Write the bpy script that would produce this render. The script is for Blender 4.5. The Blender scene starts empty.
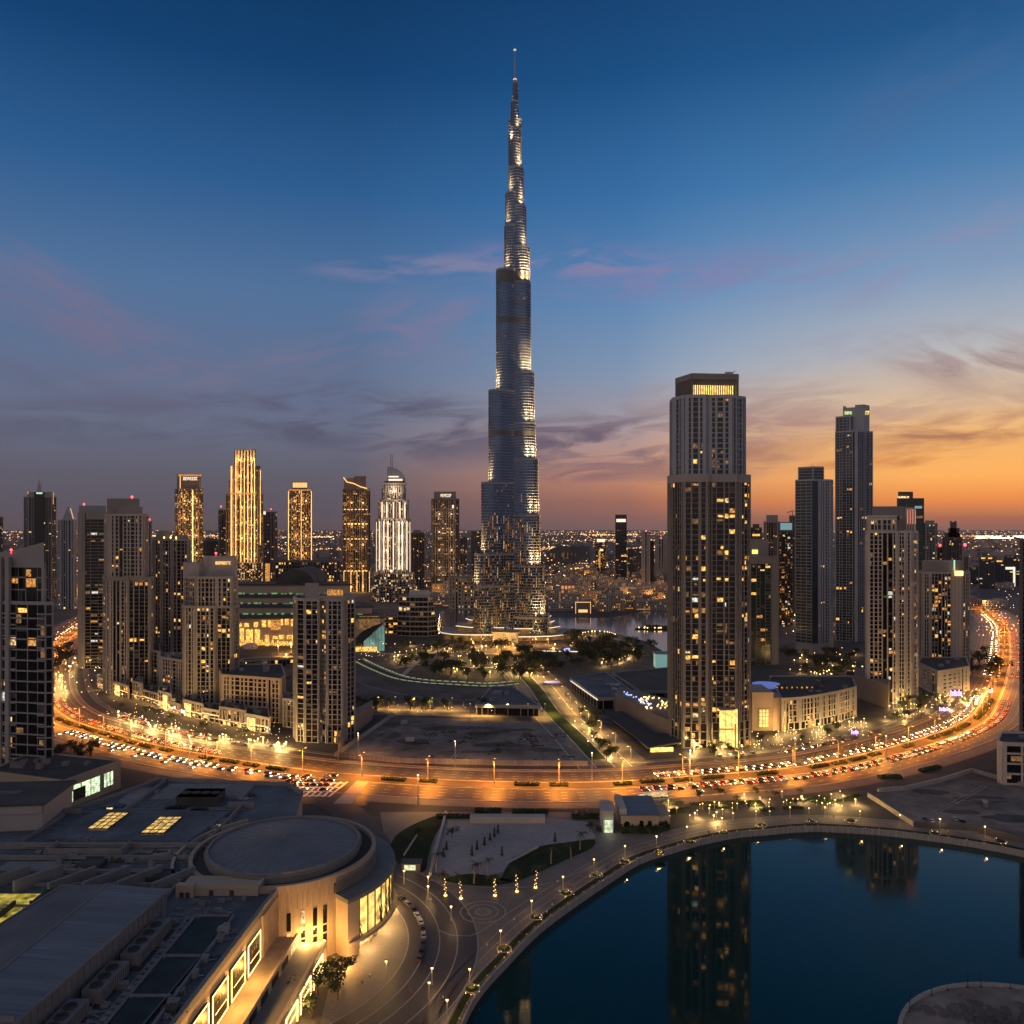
import bpy, math, random
from mathutils import Vector, Matrix
from math import sin, cos, pi, radians, sqrt, atan2, floor
R = random.Random(7)
C = bpy.context.scene.collection
SC = bpy.context.scene
# ---------------------------------------------------------------- camera
CH = 152.0; F = 800.0; HY = 528.0           # eye height (m), focal length (px), horizon row
cam_d = bpy.data.cameras.new('camera'); cam = bpy.data.objects.new('camera', cam_d); C.objects.link(cam)
cam.location = (0, 0, CH); cam.rotation_euler = (pi/2, 0, 0)
cam_d.sensor_width = 36; cam_d.lens = 36*F/1024; cam_d.shift_y = (HY-512)/1024
cam_d.clip_start = 1.0; cam_d.clip_end = 200000
SC.camera = cam
SC.view_settings.view_transform = 'Standard'; SC.view_settings.look = 'None'
SC.view_settings.exposure = 0.0; SC.view_settings.gamma = 1.0
SC.render.engine = 'CYCLES'
cy = SC.cycles
cy.use_denoising = True
cy.max_bounces = 5; cy.diffuse_bounces = 2; cy.glossy_bounces = 3; cy.transmission_bounces = 2; cy.volume_bounces = 0
cy.sample_clamp_indirect = 4; cy.caustics_reflective = False; cy.caustics_refractive = False
cy.use_light_tree = True
# ---------------------------------------------------------------- sky
world = bpy.data.worlds.new('World'); SC.world = world; world.use_nodes = True
wn = world.node_tree.nodes; wl = world.node_tree.links
wn.clear()
def srgb(r, g, b):
    f = lambda c: (c/255)/12.92 if c/255 <= .04045 else ((c/255+.055)/1.055)**2.4
    return (f(r), f(g), f(b), 1)
def wnode(t, **k):
    n = wn.new(t)
    for a, v in k.items(): setattr(n, a, v)
    return n
def wmath(op, a, b=None, c=None, clamp=False):
    n = wn.new('ShaderNodeMath'); n.operation = op; n.use_clamp = clamp
    for i, v in enumerate((a, b, c)):
        if v is None: continue
        if isinstance(v, (int, float)): n.inputs[i].default_value = v
        else: wl.new(v, n.inputs[i])
    return n.outputs[0]
def wramp(fac, stops, interp='LINEAR'):
    n = wn.new('ShaderNodeValToRGB'); cr = n.color_ramp; cr.interpolation = interp
    while len(cr.elements) < len(stops): cr.elements.new(1.0)
    for e, (p, c) in zip(cr.elements, stops): e.position = p; e.color = c
    wl.new(fac, n.inputs[0]); return n.outputs[0]
def wmix(fac, a, b):
    n = wn.new('ShaderNodeMix'); n.data_type = 'RGBA'
    for s, v in ((0, fac), (6, a), (7, b)):
        if isinstance(v, (int, float)): n.inputs[s].default_value = v
        elif isinstance(v, tuple): n.inputs[s].default_value = v
        else: wl.new(v, n.inputs[s])
    return n.outputs[2]
tc = wnode('ShaderNodeTexCoord'); sep = wnode('ShaderNodeSeparateXYZ'); wl.new(tc.outputs['Generated'], sep.inputs[0])
dx, dy, dz = sep.outputs
hl = wmath('SQRT', wmath('ADD', wmath('MULTIPLY', dx, dx), wmath('ADD', wmath('MULTIPLY', dy, dy), 1e-5)))
SUN_AZ = radians(36)                        # sunset azimuth, clockwise from +Y
sdot = wmath('DIVIDE', wmath('ADD', wmath('MULTIPLY', dx, sin(SUN_AZ)), wmath('MULTIPLY', dy, cos(SUN_AZ))), hl)
el = wmath('MAXIMUM', dz, 0.0, clamp=True)
def E(py): return min(1, sin(math.atan((HY-py)/F)))
west = wramp(el, [(0, srgb(162,112,96)), (E(521), srgb(200,118,82)), (E(503), (.98,.31,.07,1)), (E(482), (1.08,.48,.12,1)), (E(450), srgb(246,184,112)), (E(415), srgb(222,190,156)),
                  (E(370), srgb(182,184,188)), (E(300), srgb(126,156,190)), (E(200), srgb(68,122,172)), (E(80), srgb(28,84,136)), (.62, srgb(8,52,100)), (1, srgb(58,70,92))])
mid = wramp(el, [(0, srgb(142,106,104)), (E(521), srgb(162,110,102)), (E(502), srgb(178,114,92)), (E(485), srgb(206,138,108)), (E(455), srgb(200,154,138)), (E(420), srgb(170,160,168)),
                 (E(370), srgb(132,156,186)), (E(300), srgb(94,138,184)), (E(200), srgb(54,112,168)), (E(80), srgb(20,80,134)), (.62, srgb(5,48,96)), (1, srgb(58,70,92))])
east = wramp(el, [(0, srgb(82,79,90)), (E(515), srgb(86,85,99)), (E(480), srgb(93,93,108)), (E(440), srgb(102,108,130)), (E(390), srgb(98,112,142)),
                  (E(300), srgb(80,114,156)), (E(200), srgb(42,92,144)), (E(80), srgb(8,64,114)), (.62, srgb(0,42,84)), (1, srgb(58,70,92))])
# opposite the sunset: the pink belt of dusk over a grey-violet horizon
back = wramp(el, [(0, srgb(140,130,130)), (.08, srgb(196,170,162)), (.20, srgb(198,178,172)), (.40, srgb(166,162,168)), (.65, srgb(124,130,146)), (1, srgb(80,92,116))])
f1 = wmath('MULTIPLY_ADD', sdot, 1/(0.99-0.885), -0.885/(0.99-0.885), clamp=True)
f2 = wmath('MULTIPLY_ADD', sdot, 1/(0.93-0.68), -0.68/(0.93-0.68), clamp=True)
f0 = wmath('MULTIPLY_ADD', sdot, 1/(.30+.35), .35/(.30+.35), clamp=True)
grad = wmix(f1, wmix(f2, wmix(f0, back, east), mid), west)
# thin streaks of cloud, each with its own bearing and height in the sky
az = wmath('ARCTAN2', dx, dy); ev = wmath('ARCSINE', dz)
def wisps(sx, sz, scale, lo, hi, off, tilt):
    cb = wn.new('ShaderNodeCombineXYZ'); t = radians(tilt)
    wl.new(wmath('MULTIPLY', wmath('ADD', wmath('MULTIPLY', az, cos(t)), wmath('MULTIPLY', ev, sin(t))), sx), cb.inputs[0])
    wl.new(wmath('MULTIPLY', wmath('SUBTRACT', wmath('MULTIPLY', ev, cos(t)), wmath('MULTIPLY', az, sin(t))), sz), cb.inputs[1]); cb.inputs[2].default_value = off
    nz = wn.new('ShaderNodeTexNoise'); nz.inputs['Scale'].default_value = scale; nz.inputs['Detail'].default_value = 7
    nz.inputs['Roughness'].default_value = .6; nz.inputs['Distortion'].default_value = .7; wl.new(cb.outputs[0], nz.inputs['Vector'])
    return wmath('MULTIPLY_ADD', nz.outputs[0], 1/(hi-lo), -lo/(hi-lo), clamp=True)
WS = {0: wisps(2.4, 11, 3.4, .42, .60, 1.7, 3), 1: wisps(2.2, 10, 3.2, .42, .62, 4.2, -20), 2: wisps(2.6, 11, 3.2, .42, .62, 9.4, 16)}
col = grad
def streak(px, py, w, h, tilt, c, k, ws=0):
    global col
    a0, e0 = math.atan((px-512)/F), math.atan((HY-py)/F*cos(math.atan((px-512)/F))); t = radians(tilt)
    da, de = wmath('SUBTRACT', az, a0), wmath('SUBTRACT', ev, e0)
    u = wmath('MULTIPLY', wmath('ADD', wmath('MULTIPLY', da, cos(t)), wmath('MULTIPLY', de, sin(t))), F/w)
    v = wmath('MULTIPLY', wmath('SUBTRACT', wmath('MULTIPLY', de, cos(t)), wmath('MULTIPLY', da, sin(t))), F/h)
    m = wmath('SUBTRACT', 1.0, wmath('ADD', wmath('MULTIPLY', u, u), wmath('MULTIPLY', v, v)), clamp=True)
    m = wmath('MULTIPLY', wmath('MULTIPLY', m, k), WS[ws], clamp=True)
    col = wmix(m, col, srgb(*c))
for a in ((880,462,90,9,4,(196,120,72),.8,0),(700,405,150,26,3,(150,132,140),.7,0),(560,440,90,16,-8,(98,88,108),.9,0),(820,350,170,16,6,(158,156,178),.5,2),(200,400,150,14,6,(100,96,122),.7,0),(60,295,170,30,-20,(118,112,142),.7,1),(90,335,150,22,-18,(112,110,140),.6,1),(250,368,170,20,10,(122,114,140),.5,2),(330,345,110,16,14,(126,118,146),.4,2),(380,425,190,44,-4,(82,82,106),1.0,0),(620,447,170,38,-5,(104,92,112),1.0,0),(440,325,110,46,5,(132,120,152),.5,2),
          (650,270,220,34,-4,(134,126,168),.6,0),(960,431,130,18,3,(172,116,92),1.0,0),(1000,368,120,36,-14,(150,124,130),.9,1),(780,424,160,24,4,(166,130,128),.8,0),(920,258,160,40,8,(142,142,174),.5,2),
          (580,474,60,14,4,(138,100,106),.9,0),(930,85,150,36,25,(70,104,150),.5,2),(130,428,240,26,0,(84,88,112),.6,0),(430,268,130,14,4,(132,130,164),.8,0),(590,262,120,14,-6,(134,130,166),.75,0),(860,395,150,30,-3,(190,160,146),.5,0),(730,460,120,16,6,(176,124,104),.8,0),(70,385,140,20,-12,(96,100,128),.5,1)):
    streak(*a)
nish = wnode('ShaderNodeTexSky', sky_type='NISHITA'); nish.sun_disc = False
nish.sun_elevation = radians(1.0); nish.sun_rotation = SUN_AZ
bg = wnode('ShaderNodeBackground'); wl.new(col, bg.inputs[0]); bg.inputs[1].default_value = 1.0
bg2 = wnode('ShaderNodeBackground'); wl.new(nish.outputs[0], bg2.inputs[0]); bg2.inputs[1].default_value = 0.004
ad = wnode('ShaderNodeAddShader'); wl.new(bg.outputs[0], ad.inputs[0]); wl.new(bg2.outputs[0], ad.inputs[1])
wo = wnode('ShaderNodeOutputWorld'); wl.new(ad.outputs[0], wo.inputs[0])
# the last of the sun, already at the horizon
sd = bpy.data.lights.new('sun', 'SUN'); sd.energy = 0.5; sd.angle = radians(12); sd.color = (1, .55, .28)
so = bpy.data.objects.new('sun', sd); C.objects.link(so)
so.rotation_euler = Vector((-sin(SUN_AZ)*cos(radians(3)), -cos(SUN_AZ)*cos(radians(3)), -sin(radians(3)))).to_track_quat('-Z', 'Y').to_euler()

# ---------------------------------------------------------------- helpers
def PX(px, Y): return (px-512.0)*Y/F
def ZZ(py, Y): return CH-(py-HY)*Y/F
def G(px, py, z=0.0):
    Y = (CH-z)*F/(py-HY); return (PX(px, Y), Y)
class MB:
    def __init__(s): s.v = []; s.f = []; s.m = []
    def add(s, vs, fs, mi=0):
        n = len(s.v); s.v += vs; s.f += [tuple(i+n for i in f) for f in fs]; s.m += [mi]*len(fs)
    def box(s, x0, x1, y0, y1, z0, z1, mi=0):
        s.add([(x0,y0,z0),(x1,y0,z0),(x1,y1,z0),(x0,y1,z0),(x0,y0,z1),(x1,y0,z1),(x1,y1,z1),(x0,y1,z1)],
              [(3,2,1,0),(4,5,6,7),(0,1,5,4),(1,2,6,5),(2,3,7,6),(3,0,4,7)], mi)
    def obox(s, p, q, t0, t1, z0, z1, mi=0, e0=0.0, e1=0.0):
        ux, uy = q[0]-p[0], q[1]-p[1]; L = sqrt(ux*ux+uy*uy) or 1e-6; ux /= L; uy /= L; nx, ny = uy, -ux
        a = (p[0]-ux*e0, p[1]-uy*e0); b = (q[0]+ux*e1, q[1]+uy*e1)
        c = [(a[0]+nx*t1, a[1]+ny*t1), (b[0]+nx*t1, b[1]+ny*t1), (b[0]+nx*t0, b[1]+ny*t0), (a[0]+nx*t0, a[1]+ny*t0)]
        s.add([(x,y,z0) for x,y in c]+[(x,y,z1) for x,y in c], [(3,2,1,0),(4,5,6,7),(0,1,5,4),(1,2,6,5),(2,3,7,6),(3,0,4,7)], mi)
    def prism(s, poly, z0, z1, mi=0, top=True, bottom=False):
        n = len(poly)
        s.add([(x,y,z0) for x,y in poly]+[(x,y,z1) for x,y in poly], [(i,(i+1)%n,n+(i+1)%n,n+i) for i in range(n)] +
              ([tuple(range(n,2*n))] if top else []) + ([tuple(range(n-1,-1,-1))] if bottom else []), mi)
    def flat(s, poly, z, mi=0): s.add([(x,y,z) for x,y in poly], [tuple(range(len(poly)))], mi)
    def ring(s, poly, t0, t1, z0, z1, mi=0, closed=True):
        n = len(poly); A = offset(poly, t0, closed); B = offset(poly, t1, closed)
        vs = [(x,y,z0) for x,y in A]+[(x,y,z0) for x,y in B]+[(x,y,z1) for x,y in A]+[(x,y,z1) for x,y in B]
        fs = []
        for i in range(n if closed else n-1):
            j = (i+1) % n
            fs += [(n+i,n+j,3*n+j,3*n+i), (j,i,2*n+i,2*n+j), (2*n+i,3*n+i,3*n+j,2*n+j), (i,j,n+j,n+i)]
        if not closed: fs += [(0,n,3*n,2*n), (n-1,3*n-1,4*n-1,2*n-1)[::-1]]
        s.add(vs, fs, mi)
    def cyl(s, x, y, r0, r1, z0, z1, n=10, mi=0):
        vs = []; 
        for r, z in ((r0,z0),(r1,z1)): vs += [(x+r*cos(2*pi*i/n), y+r*sin(2*pi*i/n), z) for i in range(n)]
        s.add(vs, [(i,(i+1)%n,n+(i+1)%n,n+i) for i in range(n)]+[tuple(range(n,2*n)), tuple(range(n-1,-1,-1))], mi)
    def tube(s, a, b, r0, r1, n=5, mi=0):
        a = Vector(a); b = Vector(b); d = (b-a).normalized(); u = d.orthogonal().normalized(); w = d.cross(u)
        vs = [tuple(p+(u*cos(2*pi*i/n)+w*sin(2*pi*i/n))*r) for p, r in ((a,r0),(b,r1)) for i in range(n)]
        s.add(vs, [(i,(i+1)%n,n+(i+1)%n,n+i) for i in range(n)]+[tuple(range(n,2*n)), tuple(range(n-1,-1,-1))], mi)
    def ball(s, x, y, z, r, mi=0, n=6, k=4, sz=1.0):
        vs = [(x,y,z-r*sz)]+[(x+r*sin(pi*j/k)*cos(2*pi*i/n), y+r*sin(pi*j/k)*sin(2*pi*i/n), z-r*sz*cos(pi*j/k)) for j in range(1,k) for i in range(n)]+[(x,y,z+r*sz)]
        fs = [(0,1+(i+1)%n,1+i) for i in range(n)]
        for j in range(k-2): fs += [(1+j*n+i,1+j*n+(i+1)%n,1+(j+1)*n+(i+1)%n,1+(j+1)*n+i) for i in range(n)]
        t = 1+(k-2)*n; fs += [(t+i,t+(i+1)%n,len(vs)-1) for i in range(n)]
        s.add(vs, fs, mi)
def offset(poly, t, closed=True):
    n = len(poly); out = []
    for i in range(n):
        ds = []
        if closed or i > 0: a, b = poly[i-1], poly[i]; ds.append((b[0]-a[0], b[1]-a[1]))
        if closed or i < n-1: a, b = poly[i], poly[(i+1)%n]; ds.append((b[0]-a[0], b[1]-a[1]))
        ns = []
        for x, y in ds:
            l = sqrt(x*x+y*y) or 1e-6; ns.append((y/l, -x/l))
        if len(ns) == 1: m = ns[0]; k = 1
        else:
            mx, my = ns[0][0]+ns[1][0], ns[0][1]+ns[1][1]; l = sqrt(mx*mx+my*my) or 1e-6; m = (mx/l, my/l)
            k = 1/max(.4, m[0]*ns[0][0]+m[1]*ns[0][1])
        out.append((poly[i][0]+m[0]*t*k, poly[i][1]+m[1]*t*k))
    return out
def mesh(name, mb, mats):
    me = bpy.data.meshes.new(name); me.from_pydata(mb.v, [], mb.f)
    mats = mats if isinstance(mats, (list, tuple)) else [mats]
    for m in mats: me.materials.append(m)
    if any(mb.m): me.polygons.foreach_set('material_index', mb.m)
    me.update(); return me
def tag(o, label=None, cat=None, group=None, kind=None):
    for k, v in (('label', label), ('category', cat), ('group', group), ('kind', kind)):
        if v: o[k] = v
    return o
def link(name, me, parent=None, loc=None):
    o = bpy.data.objects.new(name, me); C.objects.link(o)
    if parent is not None:
        o.parent = parent
        if loc is None and 'anchor' in parent: o.location = [-c for c in parent['anchor']]
    if loc is not None: o.location = loc
    return o
def obj(name, mb, mats, parent=None, loc=None): return link(name, mesh(name, mb, mats), parent, loc)
def thing(name, label, cat, base=(0,0,0), group=None, world_coords=True):
    """Empty at the thing's base; with world_coords its parts' vertices are written in world space."""
    o = bpy.data.objects.new(name, None); C.objects.link(o); o.location = base; o.empty_display_size = 2
    if world_coords: o['anchor'] = [float(b) for b in base]
    return tag(o, label, cat, group)
def single(name, mb, mats, label, cat, group=None, kind=None): return tag(obj(name, mb, mats), label, cat, group, kind)
def structure(name, mb, mats): return tag(obj(name, mb, mats), kind='structure')
KIDS = {}
def copy_tree(o, loc, rz=0.0, scale=None, label=None, group=None):
    if o.name not in KIDS: KIDS[o.name] = [(c, [d for d in c.children]) for c in o.children]
    r = o.copy(); C.objects.link(r); r.location = loc; r.rotation_euler = (0, 0, rz)
    if scale is not None: r.scale = scale if isinstance(scale, tuple) else (scale,)*3
    if label: r['label'] = label
    if group: r['group'] = group
    for c, ds in KIDS[o.name]:
        k = c.copy(); C.objects.link(k); k.parent = r
        for d in ds:
            e = d.copy(); C.objects.link(e); e.parent = k
    return r
def catmull(pts, step):
    P = [pts[0]]+list(pts)+[pts[-1]]; out = []
    for i in range(1, len(P)-2):
        p0, p1, p2, p3 = P[i-1:i+3]; L = sqrt(sum((a-b)**2 for a, b in zip(p1, p2))); n = max(1, int(L/step))
        for k in range(n):
            t = k/n; out.append(tuple(.5*(2*b+(c-a)*t+(2*a-5*b+4*c-d)*t*t+(3*b-a-3*c+d)*t**3) for a, b, c, d in zip(p0, p1, p2, p3)))
    out.append(tuple(pts[-1])); return out
def strip(mb, line, o0, o1, z, mi=0, h=0.0):
    A = offset(line, o0, False); B = offset(line, o1, False); n = len(line)
    if h: mb.ring(line, o0, o1, z, z+h, mi, closed=False); return
    vs = [(x,y,z) for x,y in A]+[(x,y,z) for x,y in B]
    s = (o1 > o0)
    mb.add(vs, [((n+i,n+i+1,i+1,i) if s else (i,i+1,n+i+1,n+i)) for i in range(n-1)], mi)
# ---------------------------------------------------------------- materials
def mat(name, base, rough=.7, metal=0.0, var=.18, scale=.25, bump=0.0, spec=.5, emit=None, es=0.0, coords='Object', detail=4, sample=True, var2=0.0, scale2=4.0, stretch=None):
    m = bpy.data.materials.new(name); m.use_nodes = True; N = m.node_tree.nodes; L = m.node_tree.links
    b = N['Principled BSDF']; b.inputs['Base Color'].default_value = (*base, 1)
    b.inputs['Roughness'].default_value = rough; b.inputs['Metallic'].default_value = metal; b.inputs['Specular IOR Level'].default_value = spec
    g = N.new('ShaderNodeNewGeometry'); src = g.outputs['Position']
    if stretch:
        mp = N.new('ShaderNodeMapping'); mp.inputs['Scale'].default_value = stretch; L.new(src, mp.inputs[0]); src = mp.outputs[0]
    if var:
        nz = N.new('ShaderNodeTexNoise'); nz.inputs['Scale'].default_value = scale; nz.inputs['Detail'].default_value = detail
        L.new(src, nz.inputs['Vector'])
        cr = N.new('ShaderNodeValToRGB'); cr.color_ramp.elements[0].position = .3; cr.color_ramp.elements[1].position = .7
        cr.color_ramp.elements[0].color = (*[c*(1-var) for c in base], 1); cr.color_ramp.elements[1].color = (*[min(1, c*(1+var)) for c in base], 1)
        L.new(nz.outputs[0], cr.inputs[0]); out = cr.outputs[0]
        if var2:
            n2 = N.new('ShaderNodeTexNoise'); n2.inputs['Scale'].default_value = scale2; n2.inputs['Detail'].default_value = 3; L.new(src, n2.inputs['Vector'])
            mm = N.new('ShaderNodeMath'); mm.operation = 'MULTIPLY_ADD'; L.new(n2.outputs[0], mm.inputs[0]); mm.inputs[1].default_value = 2*var2; mm.inputs[2].default_value = 1-var2
            mx = N.new('ShaderNodeMix'); mx.data_type = 'RGBA'; mx.blend_type = 'MULTIPLY'; mx.inputs[0].default_value = 1
            L.new(out, mx.inputs[6]); L.new(mm.outputs[0], mx.inputs[7]); out = mx.outputs[2]
        L.new(out, b.inputs['Base Color'])
        if bump:
            bp = N.new('ShaderNodeBump'); bp.inputs['Strength'].default_value = bump; bp.inputs['Distance'].default_value = .2
            L.new(nz.outputs[0], bp.inputs['Height']); L.new(bp.outputs[0], b.inputs['Normal'])
    if emit:
        b.inputs['Emission Color'].default_value = (*emit, 1); b.inputs['Emission Strength'].default_value = es
        if not sample: m.cycles.emission_sampling = 'NONE'
    return m
def window_mat(name, col, es, sample=False, lo=.14, scale=.7):
    """A lit room behind glass: brightness differs from window to window and a little inside each."""
    m = mat(name, (.05,.04,.03), .3, var=0, emit=col, es=es, sample=sample); N = m.node_tree.nodes; L = m.node_tree.links; b = N['Principled BSDF']
    g = N.new('ShaderNodeNewGeometry'); nz = N.new('ShaderNodeTexNoise'); nz.inputs['Scale'].default_value = scale; nz.inputs['Detail'].default_value = 2
    L.new(g.outputs['Position'], nz.inputs['Vector'])
    mr = N.new('ShaderNodeMapRange'); mr.inputs[1].default_value = .32; mr.inputs[2].default_value = .68; mr.inputs[3].default_value = es*lo; mr.inputs[4].default_value = es*1.5
    L.new(nz.outputs[0], mr.inputs[0]); L.new(mr.outputs[0], b.inputs['Emission Strength']); return m
def lamp_mat(name, col, es, sample=False): return mat(name, (.8,.7,.5), .5, var=0, emit=col, es=es, sample=sample)
M = {}
M['ground'] = mat('city_ground', (.07,.06,.055), .9, var=.45, scale=.01, var2=.4, scale2=.08)
M['asphalt'] = mat('asphalt', (.07,.066,.062), .55, var=.25, scale=.05, var2=.3, scale2=.5, spec=.3)
M['paint'] = mat('road_paint', (.75,.73,.68), .6, var=.12, scale=.8)
M['pave'] = mat('paving', (.21,.17,.145), .7, var=.2, scale=.08, var2=.25, scale2=.9)
M['pave_dark'] = mat('dark_paving', (.07,.055,.05), .5, var=.25, scale=.06, var2=.25, scale2=.8)
M['pave_pale'] = mat('pale_paving', (.40,.35,.33), .75, var=.12, scale=.05, var2=.15, scale2=.6)
M['kerb'] = mat('kerbstone', (.38,.34,.30), .7, var=.15, scale=.5)
M['sand'] = mat('sand', (.20,.155,.128), .95, var=.6, scale=.03, var2=.5, scale2=.16, detail=7)
M['sand_dark'] = mat('dark_sand', (.10,.082,.074), .95, var=.45, scale=.03, var2=.5, scale2=.2)
M['grass'] = mat('lawn', (.022,.035,.012), .95, var=.35, scale=.1, var2=.4, scale2=1.2, spec=.2)
M['lawn_green'] = mat('green_lawn', (.05,.08,.025), .95, var=.3, scale=.1, var2=.4, scale2=1.0, spec=.2)
M['leaf'] = mat('leaf', (.035,.05,.02), .8, var=.5, scale=.5, spec=.25)
M['leaf2'] = mat('olive_leaf', (.05,.055,.028), .8, var=.5, scale=.5, spec=.25)
M['bark'] = mat('bark', (.11,.075,.05), .9, var=.3, scale=2)
M['palm_trunk'] = mat('palm_trunk', (.28,.2,.12), .9, var=.3, scale=3)
M['metal'] = mat('grey_metal', (.30,.31,.33), .45, .6, var=.1)
M['dark_metal'] = mat('dark_metal', (.04,.04,.045), .5, .4, var=.15)
M['pole'] = mat('galvanised_pole', (.35,.33,.30), .5, .4, var=.1)
M['lamp_orange'] = lamp_mat('sodium_lamp', (1,.42,.08), 5)
M['lamp_warm'] = lamp_mat('warm_lamp', (1,.58,.18), 4.5)
M['lamp_white'] = lamp_mat('white_lamp', (1,.9,.75), 6)
M['led_gold'] = lamp_mat('gold_strip_light', (1,.54,.17), 1.25)
M['led_white'] = lamp_mat('white_strip_light', (1,.80,.60), 1.15)
M['led_green'] = lamp_mat('green_strip_light', (.16,.80,.14), .30)
M['led_blue'] = lamp_mat('blue_sign_light', (.35,.45,1), 1.8)
M['led_red'] = lamp_mat('red_beacon', (1,.05,.06), 5)
M['led_purple'] = lamp_mat('violet_sign_light', (.6,.45,1), 1.6)
M['win'] = window_mat('lit_window', (1,.49,.10), 1.6)
M['win_amber'] = window_mat('amber_window', (1,.42,.09), .75)
M['win_dim'] = window_mat('dim_window', (1,.50,.17), .22)
M['win_pale'] = window_mat('pale_window', (1,.66,.28), 1.15)
M['win_white'] = window_mat('white_window', (.95,1,.82), .8)
def glass(name, base=(.012,.014,.018), rough=.12, metal=0.0, spec=.5): return mat(name, base, rough, metal, var=.2, scale=.06, spec=spec)
M['glass'] = glass('dark_glass', (.008,.009,.011), .12, 0, .4)
M['blind'] = mat('drawn_blind', (.075,.068,.06), .6, var=.4, scale=.3)
M['glass_blue'] = glass('blue_glass', (.03,.045,.06), .15, .3)
M['glass_teal'] = glass('teal_glass', (.015,.045,.045), .15, .2)
M['glass_green'] = glass('green_glass', (.02,.032,.024), .18, .1)
M['burj_glass'] = glass('silver_glass', (.055,.105,.20), .14, .85)
M['burj_fin'] = mat('steel_fin', (.21,.22,.25), .42, .35, var=.1)
M['bronze'] = mat('bronze_louvre', (.10,.10,.105), .45, .5, var=.15, scale=.2)
def wall(name, c, rough=.75): return mat(name, c, rough, var=.10, scale=.04, var2=.12, scale2=.8)
M['beige'] = wall('beige_facade', (.36,.315,.272))
M['pale'] = wall('pale_facade', (.46,.40,.36))
M['pink'] = wall('pinkish_facade', (.31,.275,.26))
M['taupe'] = wall('taupe_facade', (.235,.205,.183))
M['grey'] = wall('grey_facade', (.26,.25,.255))
M['steel'] = wall('steel_facade', (.30,.31,.34), .5)
M['darkf'] = wall('dark_facade', (.10,.09,.09))
M['brown'] = wall('brown_wall', (.22,.165,.135))
M['sandstone'] = wall('sandstone', (.42,.32,.23))
M['roof'] = mat('roof_membrane', (.11,.128,.148), .85, var=.35, scale=.05, var2=.3, scale2=.35)
M['roof_pale'] = mat('pale_membrane', (.25,.245,.24), .85, var=.25, scale=.06, var2=.25, scale2=.5)
M['roof_dark'] = mat('dark_roof', (.05,.048,.047), .85, var=.3, scale=.07, var2=.3, scale2=.6)
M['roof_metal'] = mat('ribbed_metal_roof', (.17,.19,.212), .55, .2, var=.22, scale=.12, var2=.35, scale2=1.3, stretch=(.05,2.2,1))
M['parapet'] = mat('parapet', (.20,.185,.172), .8, var=.15, scale=.2)
M['hvac'] = mat('hvac_casing', (.20,.195,.195), .55, .2, var=.15, scale=.5)

def slabs(m, size, mortar=.35, dark=.72):
    """Large paving slabs: joints and slab-to-slab tone on top of the stone's own noise."""
    N = m.node_tree.nodes; L = m.node_tree.links; b = N['Principled BSDF']; src = b.inputs['Base Color'].links[0].from_socket
    g = N.new('ShaderNodeNewGeometry'); br = N.new('ShaderNodeTexBrick'); br.inputs['Scale'].default_value = 1/size; br.inputs['Mortar Size'].default_value = .035; br.inputs['Mortar Smooth'].default_value = .3
    br.inputs['Color1'].default_value = (1,1,1,1); br.inputs['Color2'].default_value = (.80,.80,.80,1); br.inputs['Mortar'].default_value = (dark,dark,dark,1); L.new(g.outputs['Position'], br.inputs['Vector'])
    mx = N.new('ShaderNodeMix'); mx.data_type = 'RGBA'; mx.blend_type = 'MULTIPLY'; mx.inputs[0].default_value = 1; L.new(src, mx.inputs[6]); L.new(br.outputs[0], mx.inputs[7]); L.new(mx.outputs[2], b.inputs['Base Color'])
for k, s_ in (('pave',2.6),('pave_pale',4.0),('pave_dark',3.0),('roof',7.0),('roof_pale',5.0),('kerb',2.2)): slabs(M[k], s_, dark=.78 if 'roof' in k else .72)
# ---------------------------------------------------------------- ground and water
EDGE = [G(*p) for p in [(463,1020),(482,987),(507,959.5),(537,929),(570,904),(608.5,878),(639,859),(669,849),(702,839.5),(738,832.5),(764,830.3),(792,827.6),(819,826.5),(840,827.5),(880,830.2),(916,834),(967,841),(1024,851.6)]]
EDGE = [(-32,-400),(-34,60),(-30,150),(-23,205)]+EDGE+[(266,352),(286,315),(300,265),(304,190),(304,40),(302,-400)]
LAKE = catmull(EDGE, 6)
B = 58000
gp = [(-B,-400)]+LAKE+[(B,-400),(B,B),(-B,B)]
from mathutils.geometry import tessellate_polygon
def concave(poly, z, m, name, h=0.0, kind=True):
    vs = [Vector((x,y,0)) for x, y in poly]; tr = tessellate_polygon([vs]); mb = MB()
    area = sum(poly[i-1][0]*poly[i][1]-poly[i][0]*poly[i-1][1] for i in range(len(poly)))
    fs = []
    for a, b, c in tr:
        cr = (poly[b][0]-poly[a][0])*(poly[c][1]-poly[a][1])-(poly[b][1]-poly[a][1])*(poly[c][0]-poly[a][0])
        fs.append((a,b,c) if cr > 0 else (a,c,b))
    mb.add([(x,y,z) for x,y in poly], fs)
    if h:
        n = len(poly); mb.add([(x,y,z) for x,y in poly]+[(x,y,z-h) for x,y in poly], [((n+i,n+(i+1)%n,(i+1)%n,i) if area > 0 else (i,(i+1)%n,n+(i+1)%n,n+i)) for i in range(n)])
    return structure(name, mb, m) if kind else mb
concave(gp, 0, M['ground'], 'ground')
mb = MB(); mb.flat([(-60,-500),(330,-500),(330,440),(-60,440)], -2.6)
wm = mat('lake_water', (.0003,.030,.027), .055, var=.25, scale=.012, spec=.30)
N = wm.node_tree.nodes; L = wm.node_tree.links; g = N.new('ShaderNodeNewGeometry')
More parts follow.
